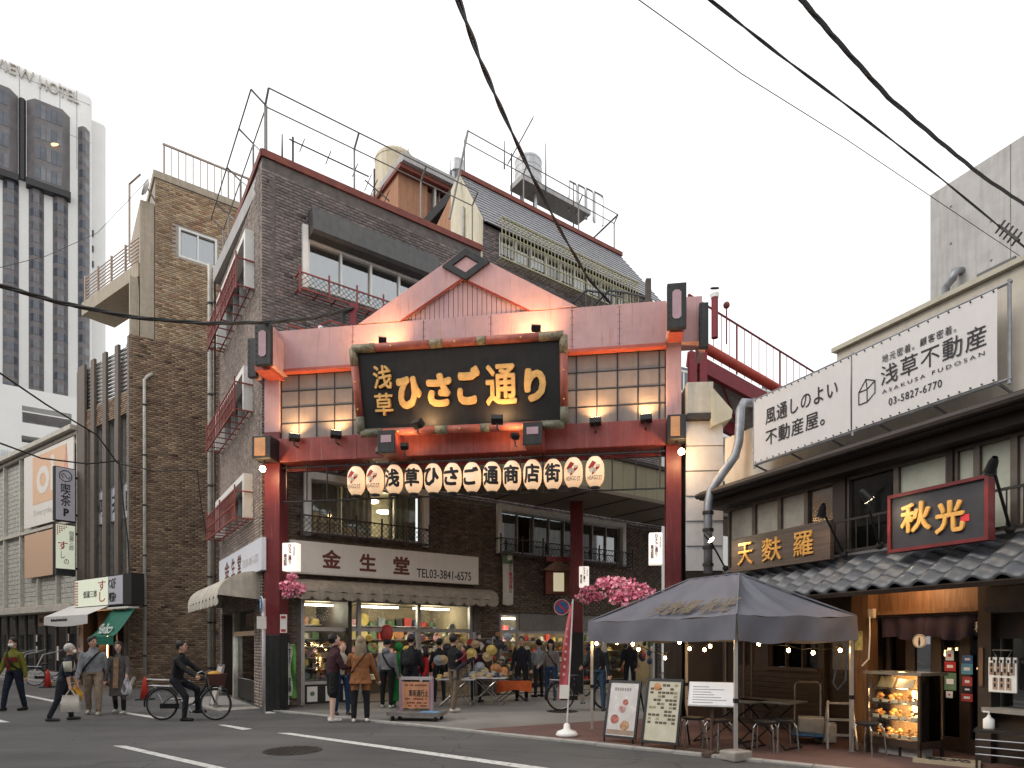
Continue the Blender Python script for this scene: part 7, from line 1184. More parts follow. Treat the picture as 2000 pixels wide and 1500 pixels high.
# ---------------------------------------------------------------- banner flags
def feather(label, u, v, top, F0, side, col, w0, w1, zlo, base=True, mk_=None):
    p = gp(u, v); p.z = .028; t = thing('banner_flag', label, 'flag', p); q = pt(*top, p.y); mat('pole_white', (.68, .67, .66), .4); MB().tube([p + up * .1, q], .014, 6).build('pole', K('pole_white'), t)
    if base: MB().lathe([(.17, 0), (.19, .03), (.16, .08), (.06, .12), (.05, .2), (.02, .22)], p, 18).build('water_base', K('plastic_white'), t, smooth=True)
    L_ = q - p; s_ = Vector(side).normalized()
    MB().grid(lambda i, j: p + L_ * (zlo + (1 - zlo - .03) * j) + s_ * (i * (w0 + (w1 - w0) * j ** 2.2)) + Vector((0, -1, 0)) * (.04 * math.sin(i * 5 + j * 7) * i), 10, 24).build('cloth', col, t, smooth=True); MB().tube([q - L_ * .03, q - L_ * .03 + s_ * w1 * .95], .008, 4).build('arm', K('pole_white'), t)
    return t, p, L_, s_
t, p, L_, s_ = feather('tall red feather flag on a white water base', 1107, 1441, (1119, 1170), None, (-1, .1, 0), mat('flag_red', (.48, .1, .11), .75, var=.15), .17, .03, .27); MB().grid(lambda i, j: p + L_ * (.275 + .1 * j) + s_ * (i * .16) + Vector((0, -.05 - .04 * math.sin(i * 5 + .275 * 7) * 0, 0)), 2, 2).build('white_patch', K('paper'), t)
mb = MB(); [mb.ball(p + L_ * (.45 + .055 * i) + s_ * (.1 - .004 * i) + Vector((0, -.06, 0)), .028 - .001 * i, 6, 4, (.8, .2, 1)) for i in range(7)]; mb.build('lettering', mat('flag_pale', (.6, .35, .34), .7), t)
t, p, L_, s_ = feather('green and white narrow flag at the left gate column', 564, 1387, (563, 1255), None, (1, -.2, 0), mat('flag_green', (.1, .32, .06), .7, var=.3), .2, .18, .17, False); MB().grid(lambda i, j: p + L_ * (.2 + .75 * j) + s_ * (.01 + i * (.09 + .03 * math.sin(j * 9))) + Vector((0, -.05, 0)), 4, 12).build('white_wave', mat('flag_white', (.6, .6, .5), .7, var=.25, scale=9), t); Fz = Fr(p + Vector((0, -.075, 0)), (1, -.2, 0)); Lz = L_.z; text('lettering', 'すぐ', Fz, .02, .085, Lz * .68, Lz * .92, 0, K('ink'), t, vert=True, bold=.02, ext=.003); text('lettering', '交換', Fz, .02, .09, Lz * .26, Lz * .48, 0, K('ink'), t, vert=True, bold=.02, ext=.003)
# ---------------------------------------------------------------- no-entry trolley sign
p = gp(815, 1408); F_ = Fr(p, (.985, -.17, 0)); bt_ = thing('barrier_trolley', 'orange vehicle barrier sign reading 車両通行止 on a low trolley', 'barrier', p); MB().box(F_, -.55, .55, .12, .2, -.3, .3).build('deck', mat('deck_wood', (.17, .15, .14), .8, var=.3), bt_); MB().box(F_, .15, .5, .2, .212, .05, .28).build('blue_mat', mat('blue_mat', (.12, .3, .5), .6), bt_)
for x in (-.45, .45):
    for y in (-.22, .22): MB().lathe([(.065, -.02), (.065, .02)], F_.P(x, .065, y), 14, ax=F_.ex).build('wheel', K('rubber'), bt_)
for x in (-.34, .3): MB().box(F_, x - .035, x + .035, .2, .88, -.04, .04).build('post', mat('post_mauve', (.36, .24, .3), .6, var=.2), bt_)
MB().box(F_, -.34, .33, .84, .9, -.05, .05).build('top_rail', mat('rail_grey', (.4, .37, .37), .6), bt_); MB().box(F_, -.3, .27, .26, .8, .045, .06).build('panel', mat('panel_orange', (.55, .26, .14), .6, var=.2, streak=.3), bt_); text('lettering', '車両通行止', F_, -.16, .25, .5, .64, .061, K('ink'), bt_, bold=.015, ext=.003); mb = MB()
for r_, z in enumerate((.72, .44, .36, .3)): [mb.box(F_, -.24 + i * .036, -.215 + i * .036, z, z + .03, .061, .064) for i in range(13) if rb_.random() < .75]
mb.build('lettering', K('ink_brown'), bt_)
# ---------------------------------------------------------------- street stall tables with hats
mat('table_white', (.5, .5, .54), .5, var=.1)
tA, FA_ = fold_table('white folding table with hats behind the man in khaki trousers', at_Y(893, 16.0) + up * .02, .95, .6, .68, -.1, K('table_white'), K('chrome')); tB_, FB_ = fold_table('white cloth covered folding table of hats by the brick pier', at_Y(952, 16.3) + up * .02, 1.0, .65, .7, -.1, K('table_white'), K('chrome')); tC, FC_ = fold_table('small folding table draped with orange cloth', at_Y(1000, 17.2) + up * .02, .9, .6, .55, .2, mat('cloth_orange', (.6, .12, .03), .8), K('iron'))
MB().grid(lambda i, j: FC_.P(-.47 + .94 * i, .56 - .32 * j * (.7 + .5 * abs(i - .5)), .31 + .02 * math.sin(i * 12)), 12, 4).build('cloth', K('cloth_orange'), tC)
hr = random.Random(5); hats_c = [mat('straw', (.45, .33, .18), .8, var=.3), mat('hat_grey', (.3, .29, .27), .8), K('goods5'), K('goods7'), mat('hat_tan', (.4, .28, .16), .8), K('goods1')]
for Ft, nn, hz in ((FA_, 6, .68), (FB_, 11, .7), (FC_, 5, .57)):
    for i in range(nn):
        s = hr.uniform(.09, .12); p = Ft.P(-.42 + .84 * i / (nn - 1), hz + (.05 if i % 3 == 1 else 0), hr.uniform(-.25, .25)); o = MB().lathe([(s * 1.1, 0), (s * 1.15, .012), (s * .62, .025), (s * .6, .09), (s * .45, .11), (.01, .112)], p, 14).build('hat', hr.choice(hats_c), smooth=True); tag(o, ORD[i] + ' brimmed hat from the left on the ' + ('left white table' if Ft is FA_ else 'middle white table' if Ft is FB_ else 'orange draped table') + ' of the street stall', 'hat', 'hats on the stall tables')
rk = thing('hat_rack', 'wire rack of hats and caps beside the brick pier', 'rack', at_Y(925, 16.8)); p = at_Y(925, 16.8)
for x in (-.5, 0, .5): MB().tube([p + Vector((x, 0, .02)), p + Vector((x, 0, 1.75))], .012, 5).build('post', K('steel'), rk)
for z in (.9, 1.3, 1.7): MB().tube([p + Vector((-.5, 0, z)), p + Vector((.5, 0, z))], .008, 4).build('bar', K('steel'), rk)
for i in range(18):
    s = hr.uniform(.07, .11); q = p + Vector((-.9 + 1.8 * i / 17, -.1, hr.uniform(.8, 1.75))); o = MB().lathe([(s * 1.35, 0), (s * 1.3, .008), (s * .7, .02), (s * .62, .06), (.02, .075)], q, 14, ax=(hr.uniform(-.3, .3), -1, .3)).build('hat', hr.choice(hats_c + [K('goods7'), K('goods4'), K('goods8')]), smooth=True); tag(o, ORD[i] + ' hat from the left on the wire rack by the pier', 'hat', 'hats on the wire rack')
# cone, leaning board, bar
p = gp(283, 1367); cn = thing('traffic_cone', 'red traffic cone at the alley mouth', 'cone', p); MB().cube(p.x, p.y, .02, .36, .36, .04).build('base', mat('cone_base', (.03, .03, .03), .8), cn); MB().lathe([(.13, .04), (.03, .62), (.025, .64)], p, 16).build('body', mat('cone_red', (.6, .05, .03), .5), cn, smooth=True); MB().tube([p + up * .58, p + Vector((1.0, .5, .5))], .02, 6).build('bar', K('plastic_white'), cn)
p = gp(93, 1343); cn2 = thing('traffic_cone', 'red traffic cone beside the parked bicycle at the store', 'cone', p); MB().cube(p.x, p.y, .02, .36, .36, .04).build('base', K('cone_base'), cn2); MB().lathe([(.13, .04), (.03, .62), (.025, .64)], p, 16).build('body', K('cone_red'), cn2, smooth=True)
p = FL.P(FL.a(410, .9), .03, .9); F_ = Fr(p, FL.ex, up - FL.n * .2); lb = thing('leaning_board', 'pale notice board leaning by the side shop', 'board', p); MB().box(F_, 0, .62, .05, 1.0, -.02, .01).build('panel', mat('board_pale', (.5, .46, .41), .7, var=.12), lb); [MB().box(F_, a, a + .04, 0, 1.06, -.03, .02).build('frame', K('alu'), lb) for a in (-.04, .62)]
pipe('low white pipe lying along the alley wall', [gp(262, 1352) + up * .5, gp(262, 1352) + up * .45, gp(240, 1368) + up * .05], .05, K('pipe_white'), 1)
# ================================================================ overhead cables
mat('cable', (.02, .02, .02), .6)
def cable(label, pts, r, twist=0, grp='overhead cables'):
    ps = [pt(*p) for p in pts]; full = []
    for i in range(len(ps) - 1):
        for k_ in range(10): full.append(ps[i].lerp(ps[i + 1], k_ / 10))
    full.append(ps[-1]); mb = MB()
    if twist:
        for s in range(twist): mb.tube([p + Vector((math.cos(i * .5 + s * 6.28 / twist), 0, math.sin(i * .5 + s * 6.28 / twist))) * r * 1.0 for i, p in enumerate(full)], r, 5)
    else: mb.tube(full, r, 5)
    o = mb.build('overhead_cable', K('cable')); tag(o, label, 'cable', grp)
cable('thick twisted cable dropping from the sky to the gate top', [(892, -10, 6), (935, 110, 7.2), (980, 215, 8.6), (1040, 345, 10.5), (1100, 460, 12.3), (1150, 545, 13.6), (1192, 592, 14.6)], .017, 2)
cable('thickest bundled cable across the upper right sky', [(1558, -10, 5), (1640, 85, 5.6), (1735, 190, 6.3), (1840, 280, 7.2), (1920, 345, 8), (2010, 405, 9)], .0125, 3); cable('middle twisted cable across the upper right sky', [(1380, -6, 5), (1520, 105, 5.8), (1680, 225, 6.8), (1840, 350, 8), (2010, 490, 9.5)], .008, 2); cable('thin wire across the upper right sky', [(1240, -6, 6), (1450, 145, 7), (1650, 270, 8.2), (1850, 405, 9.5), (2010, 512, 10.5)], .005)
cable('black bundled cable crossing the left buildings to the gate', [(-10, 555, 10), (120, 592, 11), (260, 620, 12), (400, 632, 13), (520, 630, 14), (610, 622, 14.6), (690, 602, 15)], .022, 3); cable('cable sagging over the cafe front', [(-10, 722, 14), (90, 790, 16), (190, 850, 19), (230, 905, 21.5), (300, 920, 21.5), (385, 918, 20.5)], .022); cable('lower cable sagging over the cafe front', [(-10, 862, 14), (80, 895, 17), (170, 906, 20), (232, 900, 21.3), (238, 960, 21.4), (250, 1060, 21.5), (255, 1180, 21.6)], .022); cable('thin cable hanging down the tan brick wall', [(385, 918, 20.5), (392, 980, 20.6), (402, 1040, 20.7), (415, 1075, 20.7)], .018); cable('thin wire rising to the tan building corner', [(-10, 525, 14), (90, 500, 16), (190, 455, 19), (290, 350, 22)], .007)
cable('loose black wires behind the left gate top', [(690, 602, 15), (672, 612, 15), (670, 640, 14.9), (675, 655, 14.9)], .02, 3)
ryp = MB().box(Fr(pt(690, 640, 15.05), (1, 0, 0)), -.07, .07, -.3, .55, -.05, .05).build('cable_post', K('steel_red')); tag(ryp, 'short red cable post behind the left gate top', 'post'); rp_ = thing('red_roof_rail', 'thin bent red rail above the left gate fascia', 'railing', pt(560, 650, 14.9)); MB().tube([pt(562, 650, 14.9), pt(562, 634, 14.9), pt(605, 646, 14.9), pt(645, 626, 14.9), pt(685, 640, 14.9)], .016, 5).build('rail', K('red_trim'), rp_)
scm = thing('security_camera', 'small white dome camera behind the left gate fascia', 'camera', pt(626, 641, 14.7)); MB().ball(pt(626, 641, 14.7), .06).build('dome', K('plastic_white'), scm, smooth=True); MB().ball(pt(627, 642, 14.62), .03).build('lens', K('ink'), scm)
aerial('black antenna at the right edge in front of the concrete building', 1950, 440, 1990, 470, 9, 5, .18)
# ================================================================ bicycles
mat('bike_black', (.02, .02, .022), .35, .4); mat('bike_basket', (.07, .025, .02), .6, var=.3); mat('spoke', (.4, .4, .42), .3, .8)
def bicycle(label, loc, rz, basket=True):
    t = thing('bicycle', label, 'bicycle', (0, 0, 0), 'bicycles'); Rw = .335; ax = Vector((0, 1, 0)); wb = 1.1
    for nm, x in (('rear', -wb / 2), ('front', wb / 2)):
        w_ = MB().torus((x, 0, Rw), Rw - .02, .019, ax, 36, 6).build('wheel', K('rubber'), t); MB().torus((x, 0, Rw), Rw - .045, .011, ax, 36, 5).build('rim', K('spoke'), w_); mb = MB(); [mb.tube([(x, .02 * (-1) ** k_, Rw), (x + (Rw - .05) * math.cos(k_ * .2244), 0, Rw + (Rw - .05) * math.sin(k_ * .2244))], .0022, 3, False) for k_ in range(28)]; mb.build('spokes', K('spoke'), w_, kind='stuff'); MB().lathe([(.03, -.05), (.03, .05)], (x, 0, Rw), 10, ax=ax).build('hub', K('spoke'), w_)
        MB().tube([(x + (Rw + .03) * math.cos(q), 0, Rw + (Rw + .03) * math.sin(q)) for q in np.linspace(.5 if nm == 'rear' else .9, 3.3 if nm == 'rear' else 3.0, 14)], .018, 6).build('mudguard', K('bike_black'), t)
    A, B, S, H, D = (-wb / 2, 0, Rw), (-.07, 0, .3), (-.22, 0, .72), (.36, 0, .82), (wb / 2, 0, Rw); mb = MB()
    mb.tube([A, B], .014, 6); mb.tube([A, (-.19, 0, .62)], .012, 6); mb.tube([B, S], .018, 6); mb.tube([B, (.1, 0, .36), (.36, 0, .72)], .022, 6); mb.tube([(.35, 0, .88), (.39, 0, .68), (.46, 0, .55), D], .017, 6); mb.build('frame', K('bike_black'), t)
    MB().tube([(.3, -.28, .98), (.36, -.2, 1.02), (.34, 0, .98), (.36, .2, 1.02), (.3, .28, .98)], .013, 6).build('handlebar', K('spoke'), t); MB().tube([(.35, 0, .86), (.34, 0, .99)], .016, 6).build('stem', K('spoke'), t)
    MB().ball((-.24, 0, .8), .12, 10, 7, (1.05, .8, .4)).build('saddle', K('seat_black'), t, smooth=True); MB().tube([S, (-.24, 0, .78)], .014, 6).build('seat_post', K('spoke'), t)
    mb = MB(); mb.tube([(-.36, -.06, .7), (-.8, -.06, .72)], .008, 4); mb.tube([(-.36, .06, .7), (-.8, .06, .72)], .008, 4); mb.tube([(-.8, -.06, .72), (-.8, .06, .72)], .008, 4); mb.tube([(-.75, .06, .71), (-wb / 2, .05, Rw)], .007, 4); mb.build('rear_rack', K('spoke'), t)
    MB().box(Fr((-.3, -.06, .3), (1, 0, 0)), -.26, .3, -.05, .05, -.01, .01).build('chain_guard', K('bike_black'), t); MB().lathe([(.09, -.01), (.09, .01)], (-.07, -.07, .3), 16, ax=ax).build('chainring', K('spoke'), t)
    for s in (-1, 1): MB().tube([(-.07, s * .08, .3), (-.07 + s * .08, s * .09, .3 - s * .14)], .011, 5).build('crank', K('spoke'), t); MB().cube(-.07 + s * .08, s * .14, .3 - s * .14, .1, .09, .025).build('pedal', K('rubber'), t)
    if basket:
        MB().lathe([(.14, .72), (.19, .96), (.175, .96), (.13, .735)], (.58, 0, 0), 4 * 4).build('basket', K('bike_basket'), t); MB().ball((.52, 0, .95), .14, 10, 6, (1, 1, .5)).build('basket_cover', mat('cover_orange', (.5, .26, .05), .7), t, smooth=True)
        MB().lathe([(.045, 0), (.05, .05)], (.62, 0, .66), 10, ax=(1, 0, 0)).build('headlight', K('plastic_white'), t)
    t.location = loc; t.rotation_euler.z = rz; return t
BK1 = (gp(318, 1407) + gp(420, 1407)) / 2
bicycle('black city bicycle ridden by the man in a dark suit', BK1, 0.0)
bicycle('black bicycle held by the masked man in a yellow cap', at_Y(1140, 14.9) + up * .02, .12, False)
bicycle('dark bicycle parked in front of the store steps', gp(104, 1338), .5, True)
# ================================================================ people
SK = mat('skin', (.5, .3, .21), .6, var=.1, scale=20); SKP = mat('skin_pale', (.6, .4, .31), .6, var=.1, scale=20)
def cloth(h, rough=.85):
    n = 'cloth_' + h; c_ = [((int(h[i:i + 2], 16) / 255) / 12.92 if int(h[i:i + 2], 16) < 11 else ((int(h[i:i + 2], 16) / 255 + .055) / 1.055) ** 2.4) for i in (0, 2, 4)]; 
    if n in MATS: return MATS[n]
    m = mat(n, c_, rough, var=.25, scale=7); t = m.node_tree; N = t.nodes; L = t.links; tc = N.new('ShaderNodeTexCoord'); mp = N.new('ShaderNodeMapping'); mp.inputs['Scale'].default_value = (1, 1, .5); L.new(tc.outputs['Object'], mp.inputs[0])
    nz = N.new('ShaderNodeTexNoise'); nz.inputs['Scale'].default_value = 9; nz.inputs['Detail'].default_value = 3; nz.inputs['Distortion'].default_value = 1.6; L.new(mp.outputs[0], nz.inputs['Vector']); bp = N.new('ShaderNodeBump'); bp.inputs['Strength'].default_value = .9; bp.inputs['Distance'].default_value = .06; L.new(nz.outputs[0], bp.inputs['Height']); L.new(bp.outputs[0], N['Principled BSDF'].inputs['Normal']); return m
def loft(mb, rings, n=14):
    vs = []; m = len(rings)
    for c_, rx, ry in rings: vs += [Vector(c_) + Vector((rx * math.cos(2 * math.pi * k_ / n), ry * math.sin(2 * math.pi * k_ / n), 0)) for k_ in range(n)]
    mb.add(vs, [(i * n + k_, i * n + (k_ + 1) % n, (i + 1) * n + (k_ + 1) % n, (i + 1) * n + k_) for i in range(m - 1) for k_ in range(n)] + [tuple(range(n - 1, -1, -1)), tuple(range((m - 1) * n, m * n))])
def person(label, loc, rz, h, top, bottom, shoe='222222', skin=SK, hair='14110f', lean=0, legs=(0, 0, 0, 0), armL=(5, 8, 10), armR=(5, 8, 10), head=(0, 0), hem=None, hemr=.2, sleeve=1.0, shorts=False, bulk=1.0, longhair=0, mask=False, hood=None, cap=None, pel=None, collar=None, z0=0.0):
    k = h / 1.72; t = thing('person', label, 'person', (0, 0, 0)); zones = []; B = MB()
    D = lambda a: math.radians(a); dirv = lambda f, o, s: Vector((s * math.sin(D(o)), math.sin(D(f)) * math.cos(D(o)), -math.cos(D(f)) * math.cos(D(o))))
    joints = {}; 
    P0 = Vector((0, 0, .93)); U = Vector((0, math.sin(D(lean)), math.cos(D(lean))))
    def seg(p, q, r0, r1, z, nseg=3):
        pts = [p.lerp(q, i / nseg) for i in range(nseg + 1)]; B.tube(pts, [r0 + (r1 - r0) * i / nseg for i in range(nseg + 1)], 10); [zones.append((pts[i], pts[i + 1], (r0 + r1) / 2, z)) for i in range(nseg)]; B.ball(p, r0 * .98, 8, 6); B.ball(q, r1 * .98, 8, 6)
    feet = []
    for i, s in ((0, -1), (1, 1)):
        th, kn = legs[2 * i], legs[2 * i + 1]; hip = P0 + Vector((s * .095, 0, -.03)); knee = hip + dirv(th, 3.5, s) * .42; ank = knee + dirv(th - kn, 1, s) * .41; b_ = bulk
        if shorts: seg(hip, knee.lerp(hip, .15), .092 * b_ ** .5, .086 * b_ ** .5, 'bottom'); seg(knee.lerp(hip, .1), ank, .052, .036, 'skin')
        else: seg(hip, knee, .09 * b_, .065 * b_, 'bottom'); seg(knee, ank + Vector((0, 0, .03)), .062 * b_, .05 * b_, 'bottom')
        fd = D((th - kn) * .35); toe = ank + Vector((0, .16 * math.cos(fd), -.045 + .1 * math.sin(fd))); heel = ank + Vector((0, -.05, -.045)); seg(heel, toe, .043, .036, 'shoe'); seg(ank, heel + Vector((0, .05, 0)), .04, .04, 'shoe', 1); feet.append(min(heel.z, toe.z) - .036); joints['ank%d' % i] = ank
    rr = [(0, .155, .108), (.12, .15, .105), (.25, .165, .112), (.38, .175, .11), (.46, .13, .085), (.53, .062, .062)]; loft(B, [(P0 + U * a + Vector((0, 0, -.04)), x * bulk, y * bulk) for a, x, y in rr])
    for a, x, y in rr: zones.append((P0 + U * a - Vector((x * .5, 0, .04)), P0 + U * a + Vector((x * .5, 0, -.04)), y * bulk, 'top' if a > .05 or hem else 'bottom'))
    if hem:
        hz = hem; lo = P0.z - .02; loft(B, [(Vector((0, (.93 - .93) * 0, hz)) , hemr * 1.0, hemr * .78), (Vector((0, 0, (hz + lo) / 2)), (.18 + hemr) / 2 * 1.0, (.13 + hemr * .78) / 2), (P0 + U * .12, .165 * bulk, .12 * bulk)]); [zones.append((Vector((-hemr * .6, 0, z)), Vector((hemr * .6, 0, z)), hemr * .75, 'top')) for z in np.linspace(hz + .03, lo, 5)]
    neck = P0 + U * .5; hd = P0 + U * .53 + Vector((0, .015 + .04 * math.sin(D(head[1])), .135)); seg(neck - Vector((0, 0, .03)), hd - Vector((0, .01, .06)), .055, .05, 'skin', 2)
    Mh = Matrix.Rotation(D(head[0]), 3, 'Z') @ Matrix.Rotation(-D(head[1]), 3, 'X'); B.ball(hd, .1, 14, 10, (.78, .95, 1.17), Mh); zones.append((hd, hd + Vector((0, 0, .01)), .1, 'skin')); B.ball(hd + Mh @ Vector((0, .03, -.075)), .055, 10, 7, (.9, .9, .8), Mh); B.ball(hd + Mh @ Vector((0, .1, -.015)), .017, 6, 5, (.8, 1, 1.3), Mh); [B.ball(hd + Mh @ Vector((s * .08, -.005, -.01)), .024, 6, 5, (.4, .8, 1.2), Mh) for s in (-1, 1)]
    wrists = []
    for s, a_ in ((-1, armL), (1, armR)):
        f, o, e = a_[:3]; inw = a_[3] if len(a_) > 3 else 0; sh = P0 + U * .42 + Vector((s * .178 * bulk ** .5, 0, -.035)); el = sh + dirv(f, o, s) * .285; wr = el + dirv(f + e, o - inw, s) * .245; slv = sleeve
        seg(sh, el, .06 * bulk ** .7, .05 * bulk ** .7, 'top' if slv > .2 else 'skin'); seg(el, wr, .05 * bulk if slv >= 1 else .04, .038 if slv >= 1 else .029, 'top' if slv >= 1 else 'skin'); d = (wr - el).normalized(); palm = wr + d * .06; seg(wr, palm, .028, .034, 'skin', 1); wrists.append((wr, palm, d, s))
    if hood == 'up': B.ball(hd + Mh @ Vector((0, -.02, .01)), .125, 12, 9, (.95, 1, 1.15), Mh); zones.append((hd + Mh @ Vector((0, -.06, .02)), hd + Mh @ Vector((0, -.06, .03)), .115, 'top'))
    elif hood: B.ball(P0 + U * .5 + Vector((0, -.085, .0)), .095, 10, 7, (1.15, .7, .75)); zones.append((P0 + U * .5 + Vector((-.05, -.09, 0)), P0 + U * .5 + Vector((.05, -.09, 0)), .075, 'top'))
    drop = -min(feet) if pel is None else pel / k - .93
    raw = B.mesh('person_raw'); ro_ = bpy.data.objects.new('person_raw', raw); C.objects.link(ro_); md = ro_.modifiers.new('r', 'REMESH'); md.mode = 'VOXEL'; md.voxel_size = .013; ms_ = ro_.modifiers.new('s', 'SMOOTH'); ms_.iterations = 3; ms_.factor = .5
    dg = bpy.context.evaluated_depsgraph_get(); me = bpy.data.meshes.new_from_object(ro_.evaluated_get(dg)); bpy.data.objects.remove(ro_)
    order = ['top', 'bottom', 'skin', 'shoe']; me.materials.clear(); [me.materials.append(x) for x in (cloth(top), cloth(bottom), skin, cloth(shoe, .6))]
    nf = len(me.polygons); cen = np.empty(nf * 3, np.float32); me.polygons.foreach_get('center', cen); cen = cen.reshape(-1, 3); best = np.full(nf, 1e9); idx = np.zeros(nf, np.int32)
    for p, q, r_, z in zones:
        p_, d_ = np.array(p), np.array(q - p); l2 = max(1e-9, d_ @ d_); tt = np.clip(((cen - p_) @ d_) / l2, 0, 1); dist = np.linalg.norm(cen - p_ - tt[:, None] * d_, axis=1) - r_; w_ = dist < best; best[w_] = dist[w_]; idx[w_] = order.index(z)
    me.polygons.foreach_set('material_index', idx); me.polygons.foreach_set('use_smooth', np.ones(nf, bool))
    # fingers, joined to the same body mesh
    bm = bmesh.new(); bm.from_mesh(me)
    for wr, palm, d, s in wrists:
        sd = d.cross(Vector((0, 1, 0)) if abs(d.y) < .8 else Vector((1, 0, 0))).normalized(); fw = sd.cross(d).normalized()
        for fi in range(5):
            F_ = MB(); b0 = palm + sd * (.022 * (fi - 1.5)) if fi < 4 else wr + d * .02 + sd * -.035; L_ = (.062, .072, .068, .052, .05)[fi]; d1 = d if fi < 4 else (d - sd * .8).normalized(); F_.tube([b0 - d1 * .015, b0 + d1 * L_ * .55, b0 + d1 * L_ + fw * .022], [.0095, .0085, .006], 5); base = [bm.verts.new(v) for v in F_.v]
            for f_ in F_.f:
                nfc = bm.faces.new([base[i] for i in f_]); nfc.material_index = 2; nfc.smooth = True
    bmesh.ops.recalc_face_normals(bm, faces=bm.faces)
    for v in bm.verts: v.co = Vector((v.co.x, v.co.y, v.co.z + drop)) * k
    bm.to_mesh(me); bm.free(); me.name = 'body'; link('body', me, None, t)
    X = lambda v: (Vector(v) + Vector((0, 0, drop))) * k
    hm = cloth(hair, .5)
    if cap: MB().ball(X(hd + Mh @ Vector((0, -.008, .035))), .108 * k, 12, 8, (.86, 1.0, .88), Mh).build('cap', cloth(cap), t, smooth=True); MB().ball(X(hd + Mh @ Vector((0, .1, .05))), .07 * k, 10, 5, (1, .9, .16), Mh).build('cap_brim', cloth(cap), t, smooth=True)
    if hood != 'up':
        if cap is None or longhair: MB().ball(X(hd + Mh @ Vector((0, -.022, .03))), .11 * k, 14, 10, (.83, .95, 1.0), Mh).build('hair', hm, t, smooth=True)
        if longhair:
            mb = MB(); loft(mb, [(X(hd + Mh @ Vector((0, -.05, .03))), .09 * k, .06 * k), (X(hd + Mh @ Vector((0, -.065, -.08))), .1 * k, .055 * k), (X(hd + Mh @ Vector((0, -.08, -.1 - longhair * .6))), .095 * k, .04 * k), (X(hd + Mh @ Vector((0, -.085, -.1 - longhair))), .05 * k, .02 * k)], 12); [loft(mb, [(X(hd + Mh @ Vector((s * .072, .01, .06))), .022 * k, .04 * k), (X(hd + Mh @ Vector((s * .085, .0, -.06))), .028 * k, .05 * k), (X(hd + Mh @ Vector((s * .085, .02, -.1 - longhair * .45))), .03 * k, .035 * k), (X(hd + Mh @ Vector((s * .075, .03, -.1 - longhair * .8))), .012 * k, .015 * k)], 8) for s in (-1, 1)]; mb.build('long_hair', hm, t, smooth=True)
    for s in (-1, 1): MB().ball(X(hd + Mh @ Vector((s * .032, .088, .012))), .011 * k, 6, 4, (1.3, .5, .8), Mh).build('eye', K('ink'), t); MB().ball(X(hd + Mh @ Vector((s * .033, .09, .034))), .014 * k, 6, 4, (1.5, .4, .3), Mh).build('eyebrow', hm, t)
    if mask: MB().ball(X(hd + Mh @ Vector((0, .055, -.052))), .066 * k, 12, 8, (1.0, .78, .78), Mh).build('face_mask', K('plastic_white'), t, smooth=True)
    else: MB().ball(X(hd + Mh @ Vector((0, .083, -.066))), .016 * k, 6, 4, (1.5, .4, .45), Mh).build('mouth', mat('lip', (.35, .12, .1), .5), t)
    t.location = Vector(loc) + Vector((0, 0, z0)); t.rotation_euler.z = rz
    info = dict(k=k, X=X, hd=hd, P0=P0, U=U, wr=wrists, t=t, bulk=bulk); return info
def strap(I, side, m, name='shoulder_strap', wd=.02):
    X, P0, U, b = I['X'], I['P0'], I['U'], I['bulk']; pts = []
    for q in np.linspace(0, 2 * math.pi, 25): f = (1 - math.cos(q)) / 2; a = .46 - .4 * f; x = side * (.1 - .26 * f); y = math.sin(q) * (.142 + .01 * math.sin(q * 2)) * b; pts.append(X(P0 + U * a + Vector((x * b, y, -.02))))
    MB().tube(pts, wd, 5).build(name, m, I['t'], local=True)
def carried(I, hand, name, label, cat, w_, h_, d_, m, loop=.12, soft=False):
    """a bag hanging from a hand: a thing of its own"""
    wr, palm, d, s = I['wr'][hand]; t = I['t']; q = I['X'](palm + d * .03); M = Matrix.Rotation(t.rotation_euler.z, 3, 'Z'); p = M @ q + t.location; th = thing(name, label, cat, p - up * (loop + h_)); F_ = Fr(p - up * (loop + h_), M @ Vector((.25, 1, 0))); mb = MB(); n = 6
    mb.grid(lambda i, j: F_.P((i - .5) * w_ * (1 - .12 * j), h_ * j, d_ / 2 * math.sin(math.pi * min(1, j + .12)) + .008 * math.sin(i * 17 + j * 11)), 10, n); mb.grid(lambda i, j: F_.P((i - .5) * w_ * (1 - .12 * j), h_ * j, -d_ / 2 * math.sin(math.pi * min(1, j + .12)) + .008 * math.sin(i * 13 + j * 7)), 10, n); mb.build('bag_body', m, th, smooth=True)
    for c_ in (-.02, .02): MB().tube([F_.P(-w_ * .25, h_ * .97, c_), F_.P(-.02, h_ + loop, c_ * .3), F_.P(.02, h_ + loop, c_ * .3), F_.P(w_ * .25, h_ * .97, c_)], .008, 4).build('handle', m, th)
    return th
def backpack(I, label, m):
    X, P0, U, t = I['X'], I['P0'], I['U'], I['t']; M = Matrix.Rotation(t.rotation_euler.z, 3, 'Z'); c_ = M @ X(P0 + U * .24 + Vector((0, -.2, 0))) + t.location; th = thing('backpack', label, 'backpack', c_); MB().ball(c_, .2, 14, 10, (.82, .5, 1.15), M).build('pack', m, th, smooth=True); MB().ball(c_ + M @ Vector((0, -.08, -.08)), .12, 10, 7, (1, .5, .7), M).build('pocket', m, th, smooth=True)
    for s in (-1, 1): MB().tube([c_ + M @ Vector((s * .1, .06, .18)), c_ + M @ Vector((s * .13, .2, .22)), c_ + M @ Vector((s * .13, .32, .1)), c_ + M @ Vector((s * .14, .22, -.15))], .018, 5).build('strap', m, th)
d2 = math.radians; PV = .02
